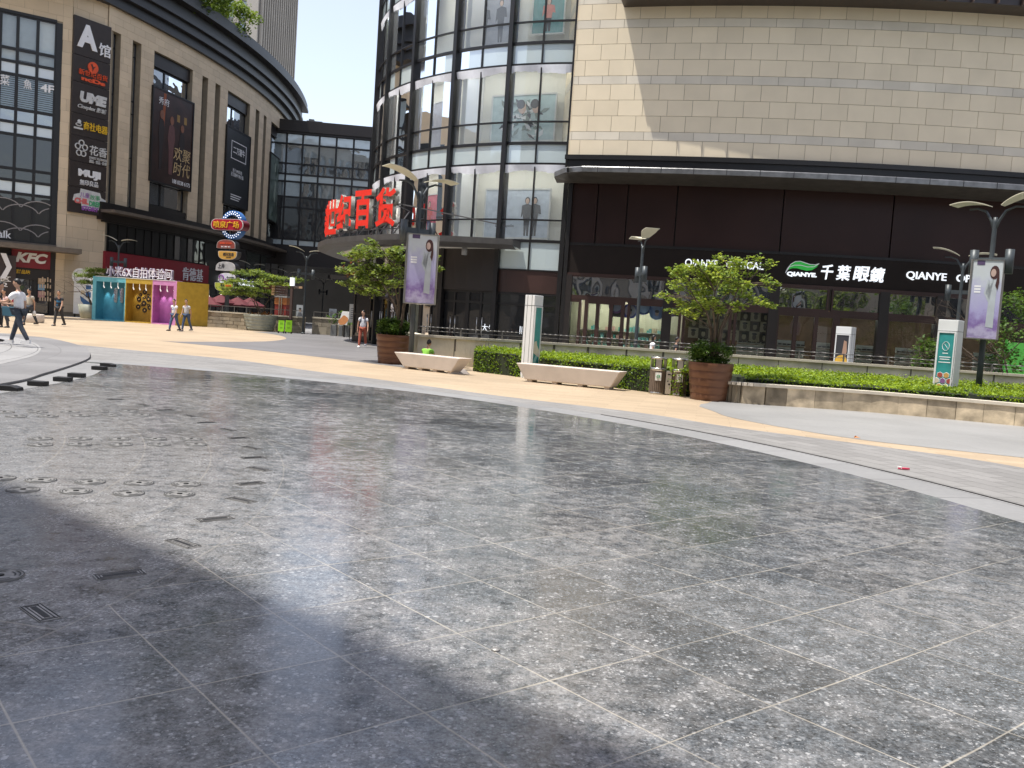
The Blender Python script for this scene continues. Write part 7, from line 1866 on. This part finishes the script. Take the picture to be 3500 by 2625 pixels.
# litter, a loose leaf, a floor stud, paper at the bench
p = gnd(3088, 1604, .012); m = MB(); m.prism([(p.x - 0.0770, p.y - 0.0140, .014), (p.x - 0.0210, p.y - 0.0315, .014), (p.x + 0.0700, p.y - 0.0210, .014), (p.x + 0.0770, p.y + 0.0210, .014), (p.x, p.y + 0.0245, .014), (p.x - 0.0630, p.y + 0.0210, .014)], (0, 0, .018), 0)
m.prism([(p.x - 0.0840, p.y - 0.0070, .02), (p.x - 0.0350, p.y - 0.0280, .02), (p.x - 0.0280, p.y + 0.0210, .02), (p.x - 0.0700, p.y + 0.0210, .02)], (0, 0, .025), 1)
o = m.build('red_wrapper', [plain('wrapper_red', (.6, .04, .10)), WHITE], None, (p.x, p.y, .014)); tag(o, 'crumpled red and white wrapper on the grey brick paving', 'litter')
p = gnd(2930, 1497, .01); m = MB(); m.add([(p.x - .06, p.y, .012), (p.x, p.y - .03, .02), (p.x + .06, p.y, .014), (p.x, p.y + .03, .035), (p.x - .03, p.y + .01, .05)], [(0, 1, 3), (1, 2, 3), (0, 3, 4)]); o = m.build('dry_leaf', plain('dry_leaf_orange', (.5, .2, .05)), None, (p.x, p.y, .012), fix=False); tag(o, 'curled dry leaf on the edge of the yellow strip', 'leaf')
p = gnd(1694, 2222, .0165); m = MB(); m.lathe((p.x, p.y, .0165), [(.022, 0), (.020, .007), (.001, .010)], 16); o = m.build('floor_stud', METAL, None, (p.x, p.y, .0165)); tag(o, 'small round metal stud set in the granite floor', 'stud')
p = gnd(1575, 1278, 0); m = MB(); rr = random.Random(3); 
V_ = [(p.x + .3 * math.cos(a) * rr.uniform(.7, 1.2), p.y + .25 + .2 * math.sin(a), 0.005) for a in [R(45 * k) for k in range(8)]] + [(p.x - .05, p.y + .25, .16), (p.x + .12, p.y + .22, .12)]
m.add(V_, [(k, (k + 1) % 8, 8 if k in (2, 3, 4, 5) else 9) for k in range(8)] + [(2, 8, 9), (6, 9, 8)]); o = m.build('crumpled_sheet', plain('sheet_grey_brown', (.22, .19, .17)), None, (p.x, p.y, 0), fix=False); tag(o, 'crumpled grey brown sheet lying beside the shorter bench end', 'sheet')
# ---------------------------------------------------------------- people
def skinned(V, E, rad, sub=1):
    me = bpy.data.meshes.new('skin'); me.from_pydata([tuple(v) for v in V], E, [])
    o = bpy.data.objects.new('skin', me); COL.objects.link(o)
    o.modifiers.new('s', 'SKIN')
    if not me.skin_vertices: return None
    for i, r in enumerate(rad):
        d = me.skin_vertices[0].data[i]; d.radius = r if isinstance(r, tuple) else (r, r); d.use_root = (i == 0)
    o.modifiers['s'].use_smooth_shade = True; o.modifiers['s'].branch_smoothing = .6
    sd = o.modifiers.new('u', 'SUBSURF'); sd.levels = sub; sd.render_levels = sub
    r = bpy.data.meshes.new_from_object(o.evaluated_get(bpy.context.evaluated_depsgraph_get()))
    bpy.data.objects.remove(o); bpy.data.meshes.remove(me)
    return r
SKIN = mat('skin', (.46, .27, .18), .5, var=.06); HAIR = mat('black_hair', (.012, .010, .009), .45, var=.3, scale=20)
EYEM = plain('eye_dark', (.02, .015, .012)); LIPC = plain('lip', (.36, .13, .11))
def cloth(n, c): return mat('cloth_' + n, c, .85, var=.10, scale=9, bump=.25, bscale=22)
def person(label, loc, face, H=1.72, legs=((20, 5), (-18, 22)), arms=((-18, 12, 8), (20, 18, 8)), shirt=('white', (.72, .72, .72)), pants=('jeans', (.05, .06, .085)), shoes=(.6, .6, .6), hair='short', skirt=None, look=0.0, lean=.03, sit=False, group=None, top_print=None, sleeve=.55, bare=False, hunch=0.0):
    """faces +y before turning by FACE degrees; legs = (thigh forward, knee bend), arms = (swing, elbow bend, away) in degrees, wearer's right first"""
    k = H / 1.72; V, E, Rr = [], [], []
    def add(p, r, par=None):
        V.append(Vector(p)); Rr.append(r)
        if par is not None: E.append((par, len(V) - 1))
        return len(V) - 1
    pel = Vector((0, 0, .93)); L = []
    for s, (th, kn) in zip((1, -1), legs):
        hip = pel + Vector((.088 * s, 0, -.03)); a = R(th); b = R(th - kn)
        ab = .02 * s
        knee = hip + Vector((ab, .425 * math.sin(a), -.425 * math.cos(a))); ank = knee + Vector((0, .40 * math.sin(b), -.40 * math.cos(b))); L.append((hip, knee, ank))
    dz = .085 - min(q[2].z for q in L)
    if sit: dz = sit - pel.z + .10
    sh = Vector((0, 0, dz)); pel = pel + sh; L = [tuple(q + sh for q in l) for l in L]
    bl = lean + hunch
    chest = pel + Vector((0, bl * .6, .30)); up = pel + Vector((0, bl, .46 - hunch * .15)); neck = up + Vector((0, .015 + hunch * .35, .085 - hunch * .1)); hd = neck + Vector((0, .03 + hunch * .3, .15 - hunch * .08))
    i0 = add(pel, (.150, .105)); i1 = add(chest, (.155, .105), i0); i2 = add(up, (.105, .085), i1); i3 = add(neck, .052, i2); i4 = add(hd - Vector((0, .01, .06)), .055, i3)
    A = []
    for s, (sw, el, aw) in zip((1, -1), arms):
        so = up + Vector((.165 * s, 0, -.035)); a, b, w = R(sw), R(sw + el), R(aw)
        elb = so + Vector((.28 * math.sin(w) * s, .28 * math.sin(a), -.28 * math.cos(a) * math.cos(w))); wr = elb + Vector((.05 * s * math.sin(w), .235 * math.sin(b), -.235 * math.cos(b)))
        d = (wr - elb).normalized(); pm = wr + d * .075; A.append((so, elb, wr, pm, d, s))
        j = add(so, .050, i2); j = add(elb, .040, j); jw = add(wr, .027, j); jp = add(pm, (.034, .018), jw)
        side = d.cross(Vector((s, 0, 0))).normalized(); curl = Vector((-s * .35, 0, 0))
        for f, (o_, ln) in enumerate(((-.026, .068), (-.009, .078), (.009, .074), (.025, .058))):
            q = add(pm + side * o_ + d * .03, .0088, jp); q = add(pm + side * o_ * 1.1 + d * (.03 + ln * .55) + curl * .02, .0082, q); add(pm + side * o_ * 1.1 + d * (.03 + ln * .85) + curl * .085, .007, q)
        q = add(wr + side * -.032 + d * .03, .011, jw); add(wr + side * -.056 + d * .068 + curl * .03, .009, q)
    LI = []
    for hip, knee, ank in L:
        j = add(hip, .088, i0); j = add((hip * .45 + knee * .55), .072, j); j = add(knee, .054, j); j = add(knee * .6 + ank * .4, .054, j); j = add(ank, .036, j); add(ank + Vector((0, .10, -.05)), .032, j)
    me = skinned(V, E, Rr)
    m = MB()
    m.add([v.co.copy() for v in me.vertices], [tuple(p.vertices) for p in me.polygons], 0, smooth=True)
    bpy.data.meshes.remove(me)
    # head with face
    rot = Matrix.Rotation(R(look), 3, 'Z')
    hv, hf = [], []; nu, nv = 16, 12
    for j in range(nv + 1):
        ph = math.pi * j / nv
        for i in range(nu):
            t = 2 * math.pi * i / nu; x, y, z = math.sin(ph) * math.sin(t), math.sin(ph) * math.cos(t), math.cos(ph)
            jaw = 1 - .20 * max(0, -z) ** 1.3; fx = .075 * x * jaw; fy = .094 * y * (1 - .12 * max(0, -z)); fz = .118 * z
            if y > .3 and abs(x) < .25 and -.35 < z < .12: fy += .022 * (1 - abs(x) / .25) * (1 - abs(z + .12) / .24)
            hv.append(hd + rot @ Vector((fx, fy, fz)))
    for j in range(nv):
        for i in range(nu): hf.append((j * nu + i, (j + 1) * nu + i, (j + 1) * nu + (i + 1) % nu, j * nu + (i + 1) % nu))
    m.add(hv, hf, 0, smooth=True)
    for s in (1, -1):
        c = hd + rot @ Vector((.030 * s, .083, .012)); m.add([c + rot @ Vector(q) for q in ((-.013, .004, 0), (0, .008, .006), (.013, .004, 0), (0, .008, -.006))], [(0, 1, 2, 3)], 1)
        m.add([c + rot @ Vector(q) for q in ((-.017, .006, .020), (.017, .006, .020), (.015, .006, .026), (-.015, .006, .026))], [(0, 1, 2, 3)], 2)
        e = hd + rot @ Vector((.076 * s, -.005, -.005)); m.add([e + rot @ Vector(q) for q in ((0, -.012, -.028), (.012 * s, -.02, 0), (.010 * s, -.012, .028), (0, .014, .024), (0, .014, -.024))], [(0, 1, 2, 3, 4)], 0)
    c = hd + rot @ Vector((0, .084, -.062)); m.add([c + rot @ Vector(q) for q in ((-.024, 0, 0), (0, .009, .007), (.024, 0, 0), (0, .007, -.009))], [(0, 1, 2, 3)], 3)
    M = Matrix.Rotation(R(face), 3, 'Z'); loc = Vector(loc)
    def fin(mb, name, mats, par=None):
        o0 = loc
        for i, v in enumerate(mb.v): mb.v[i] = M @ (v * k) + o0
        o = mb.build(name, mats, par, o0 if not par else None); return o
    body = fin(m, 'person', [SKIN, EYEM, HAIR, LIPC]); tag(body, label, 'person', group)
    # hair
    m = MB(); hv, hf = [], []
    for j in range(8):
        for i in range(nu):
            t = 2 * math.pi * i / nu; ph = math.pi * (.465 - .165 * math.cos(t) + .03 * math.sin(5 * t)) * j / 7
            x, y, z = math.sin(ph) * math.sin(t), math.sin(ph) * math.cos(t), math.cos(ph); e = 1.09 - .06 * (j == 7) + .02 * math.sin(7 * t + j)
            hv.append(hd + rot @ Vector((.075 * x * e, .094 * y * e - .003, .118 * z * (e + .02))))
    for j in range(7):
        for i in range(nu): hf.append((j * nu + i, (j + 1) * nu + i, (j + 1) * nu + (i + 1) % nu, j * nu + (i + 1) % nu))
    if hair != 'none':
        m.add(hv, hf, 0, smooth=True)
        ln = .34
        P4 = [hd + rot @ Vector(q) for q in ((-.075, -.02, .02), (.075, -.02, .02), (.055, -.098, .02), (-.055, -.098, .02), (-.078, -.035, -ln), (.078, -.035, -ln), (.055, -.105, -ln), (-.055, -.105, -ln))]
        
        if hair == 'long': m.hexa(P4[4:] + P4[:4])
        fin(m, 'hair', HAIR, body)
    # shirt
    SV, SE, SR = [], [], []
    def sa(p, r, par=None):
        SV.append(Vector(p)); SR.append(r)
        if par is not None: SE.append((par, len(SV) - 1))
        return len(SV) - 1
    a = sa(pel + Vector((0, 0, -.04)), (.168, .122)); b = sa(pel * .5 + chest * .5, (.160, .118), a); c = sa(chest, (.170, .120), b); d = sa(up, (.122, .098), c); sa(up + Vector((0, .006, .03)), (.075, .066), d)
    for so, elb, wr, pm, dd, s in A:
        q = sa(so + Vector((0, 0, .006)), .090, d); e = so.lerp(elb, sleeve); sa(e, .070, q)
    me = skinned(SV, SE, SR); m = MB(); m.add([v.co.copy() for v in me.vertices], [tuple(p.vertices) for p in me.polygons], 0, smooth=True); bpy.data.meshes.remove(me)
    tp = shirt if not isinstance(shirt[0], str) else None
    mats = [cloth(*shirt)]
    if top_print:
        kind, pc = top_print; mats.append(plain('print_' + kind + '_%d' % int(pc[2] * 100), pc))
        yf = chest.y + .128
        if kind == 'stripes':
            fs = [(f, i) for i, f in enumerate(m.f)]
            for f, i in fs:
                z = sum(m.v[q].z for q in f) / len(f) - pel.z
                if .10 < z < .17 or .22 < z < .33: m.m[i] = 1
        elif kind == 'chest':
            m.add([Vector((x, yf + .0, chest.z + z)) for x, z in ((-.09, -.10), (.09, -.10), (.10, .08), (-.10, .08))], [(0, 1, 2, 3)], 1)
        elif kind == 'ring':
            for q in range(10):
                t0_, t1_ = R(-10 + 200 * q / 10 + 180), R(-10 + 200 * (q + 1) / 10 + 180); r0, r1 = .035, .07
                m.add([Vector((r * math.cos(t) * .9, yf, chest.z + r * math.sin(t) * 1.1 - .01)) for r, t in ((r0, t0_), (r1, t0_), (r1, t1_), (r0, t1_))], [(0, 1, 2, 3)], 1)
            for s in (1, -1): m.add([Vector((x * s, yf, chest.z + z)) for x, z in ((.032, -.01), (.063, -.01), (.063, .09), (.032, .09))], [(0, 1, 2, 3)], 1)
    fin(m, 'shirt', mats, body)
    # trousers or skirt
    if skirt:
        m = MB(); prof = [(.158, .06), (.165, -.10), (.20, -.30), (.215, -.45), (.20, -.45)]; m.lathe(pel, [(r, z) for r, z in prof[::-1]], 18, sy=.75); fin(m, 'skirt', cloth(*skirt), body)
    if pants and not skirt:
        SV, SE, SR = [], [], []
        a = sa(pel + Vector((0, 0, .03)), (.160, .115))
        for hip, knee, ank in L:
            q = sa(hip, .105, a); q = sa(hip * .45 + knee * .55, .086, q); q = sa(knee, .070, q); q = sa(knee * .5 + ank * .5, .066, q); sa(ank + Vector((0, 0, -.01)), .056, q)
        me = skinned(SV, SE, SR); m = MB(); m.add([v.co.copy() for v in me.vertices], [tuple(p.vertices) for p in me.polygons], 0, smooth=True); bpy.data.meshes.remove(me); fin(m, 'trousers', cloth(*pants), body)
        m = MB(); m.lathe(pel + Vector((0, 0, .015)), [(.166, -.018), (.168, .018)], 18, sy=.73); fin(m, 'belt', plain('belt_black', (.02, .018, .016)), body)
    for hip, knee, ank in L:
        m = MB(); c = ank; z0 = c.z - .085
        pr = [(-.055, 0), (.185, 0), (.20, .03), (.16, .06), (.05, .085), (-.05, .10), (-.06, .05)]
        m.prism([Vector((c.x - .042, c.y + a, z0 + b)) for a, b in pr], (.084, 0, 0)); o = fin(m, 'shoe', plain('shoe_%d' % int(shoes[0] * 100), shoes), body)
    return body, M, k, dict(A=A, pel=pel, up=up, chest=chest, hd=hd)
def at(u, v, z=0): p = gnd(u, v, z); return Vector((p.x, p.y, z))
JEANS = ('dark_jeans', (.045, .055, .075)); BLUEJ = ('blue_jeans', (.055, .09, .17))
pA = at(62, 1176, .124)
person('person in a white tee with a red print striding on the platform', pA, 88, 1.76, ((20, 3), (-17, 14)), ((-14, 20, 6), (38, 48, 8)), ('white', (.76, .76, .78)), JEANS, (.72, .72, .72), look=14, top_print=('chest', (.55, .05, .09)), sleeve=.75)
pB = at(-14, 1166, .124)
b, M_, k_, J = person('person in a black dress cut off by the photo edge', pB, -70, 1.62, ((6, 4), (-10, 8)), ((30, 60, 8), (20, 40, 10)), ('black', (.015, .015, .017)), None, (.03, .03, .03), hair='long', skirt=('black', (.015, .015, .017)))
m = MB(); c = pB + Vector((.42, -.10, .86)); m.hexa([c + Vector(q) for q in ((-.17, -.06, -.14), (.17, -.06, -.14), (.17, .06, -.14), (-.17, .06, -.14), (-.20, -.05, .12), (.20, -.05, .12), (.20, .05, .12), (-.20, .05, .12))]); o = m.build('handbag', plain('bag_teal', (.04, .12, .17)), None, c + Vector((0, 0, -.14)), bevel=.015)
m = MB(); m.tube([c + Vector((-.10, 0, .12)), c + Vector((-.13, 0, .26)), c + Vector((-.22, 0, .30)), c + Vector((-.28, 0, .2))], .012, 6); m.build('strap', plain('bag_teal', (0, 0, 0)), o); tag(o, 'teal handbag on the arm of the person in black', 'handbag')
pB2 = gnd(14, 1120); person('person in a pale pink top behind the one in black', Vector((pB2.x, pB2.y, 0)), 160, 1.6, ((5, 2), (-5, 4)), ((4, 10, 6), (6, 12, 6)), ('pink', (.62, .42, .40)), JEANS, (.1, .1, .1))
pC = at(100, 1112); b, M_, k_, J = person('person in a beige polo carrying a small plastic bag', pC, 172, 1.74, ((20, 6), (-22, 12)), ((14, 14, 10), (-12, 14, 10)), ('beige', (.44, .40, .33)), JEANS, (.08, .06, .05), look=-18)
hp = pC + M_ @ (J['A'][1][3] * k_); m = MB(); m.lathe(hp + Vector((0, 0, -.30)), [(.001, 0), (.07, .02), (.085, .12), (.05, .22), (.015, .27)], 12); o = m.build('plastic_bag', plain('bag_milky', (.62, .62, .60), .3), None, hp + Vector((0, 0, -.3))); tag(o, 'small milky plastic bag held by the person in beige', 'bag')
pS = at(108, 1103); m = MB(); m.lathe((pS.x, pS.y + .2, 0), [(.45, 0), (.50, .05), (.50, .42), (.46, .46), (.001, .46)], 20); o = m.build('stone_drum_seat', BENCHM, None, (pS.x, pS.y + .2, 0)); tag(o, 'round rosy stone seat behind the person in beige', 'seat')
pD = at(44, 1098); person('person in black sitting low behind the striding one', Vector((pD.x, pD.y, 0)), 150, 1.55, ((75, 95), (70, 90)), ((25, 50, 8), (25, 50, 8)), ('black', (.015, .015, .017)), JEANS, (.4, .4, .4), hair='none', sit=.35)
pE = at(200, 1115); person('person in a blue and black striped polo walking alone', pE, 176, 1.74, ((14, 4), (-14, 20)), ((-16, 14, 10), (16, 18, 10)), ('ink', (.02, .022, .028)), ('charcoal_trousers', (.035, .035, .037)), (.12, .11, .10), look=18, top_print=('stripes', (.02, .13, .26)))
pF = at(594, 1132); person('person in a white tee with a blue letter beside the pink cabin', pF, 158, 1.72, ((18, 6), (-16, 16)), ((-12, 16, 8), (14, 22, 8)), ('white', (.76, .76, .78)), BLUEJ, (.04, .03, .03), top_print=('ring', (.06, .14, .36)), look=10)
pF2 = at(630, 1133); person('person in a light grey polo walking beside the letter tee', pF2 + Vector((.05, .1, 0)), 165, 1.74, ((15, 5), (-18, 14)), ((10, 14, 8), (-16, 16, 12)), ('pale_grey', (.50, .50, .51)), BLUEJ, (.25, .25, .27), look=25)
pG = at(1237, 1188); b, M_, k_, J = person('person in rust trousers and white tee walking out of the entrance', pG, 180, 1.74, ((14, 4), (-16, 22)), ((-8, 14, 14), (12, 14, 16)), ('white', (.78, .78, .80)), ('rust', (.34, .085, .05)), (.75, .75, .75), look=-45)
m = MB()
for s in (1, -1): m.tube([pG + M_ @ (Vector((.10 * s, q[0], q[1])) * k_) for q in ((.125, J['chest'].z - .06), (.135, J['chest'].z + .08), (.07, J['up'].z + .075), (-.06, J['up'].z + .05), (-.12, J['chest'].z))], .018, 6)
m.box(pG + M_ @ (Vector((0, -.19, J['chest'].z)) * k_), .26, .12, .36, R(0)); o = m.build('backpack', plain('backpack_navy', (.03, .05, .09)), None, pG + Vector((0, 0, 1.0))); tag(o, 'dark navy backpack worn by the person in rust trousers', 'backpack')
pH = Vector((aty(1450, 1200, 27.6).x, 27.9, 0)); person('person in a lime green shirt crouching behind the shorter bench', pH, -20, 1.6, ((95, 125), (95, 125)), ((35, 60, 10), (35, 60, 10)), ('lime', (.22, .50, .06)), JEANS, (.3, .3, .3), sit=.06, lean=.10, hunch=.08)
x = aty(2228, 1180, 33.5); person('person with long black hair and white top behind the handrail', Vector((x.x, 33.5, 0)), -80, 1.50, ((18, 4), (-16, 14)), ((-12, 14, 6), (12, 14, 6)), ('white', (.76, .76, .78)), BLUEJ, (.3, .3, .3), hair='long')
x = aty(2308, 1180, 33.5); person('person in a dark shirt walking behind the handrail', Vector((x.x, 33.5, 0)), -85, 1.49, ((18, 4), (-16, 14)), ((-12, 14, 6), (12, 14, 6)), ('ink', (.02, .022, .028)), JEANS, (.1, .1, .1))
x = gnd(272, 1076); person('person in a white patterned jacket standing by the stone pier', Vector((x.x, 64.0, 0)), 20, 1.6, ((4, 3), (-5, 3)), ((12, 40, 8), (10, 30, 8)), ('pale_pattern', (.55, .53, .56)), ('black_trousers', (.02, .02, .022)), (.05, .05, .05), hunch=.12)
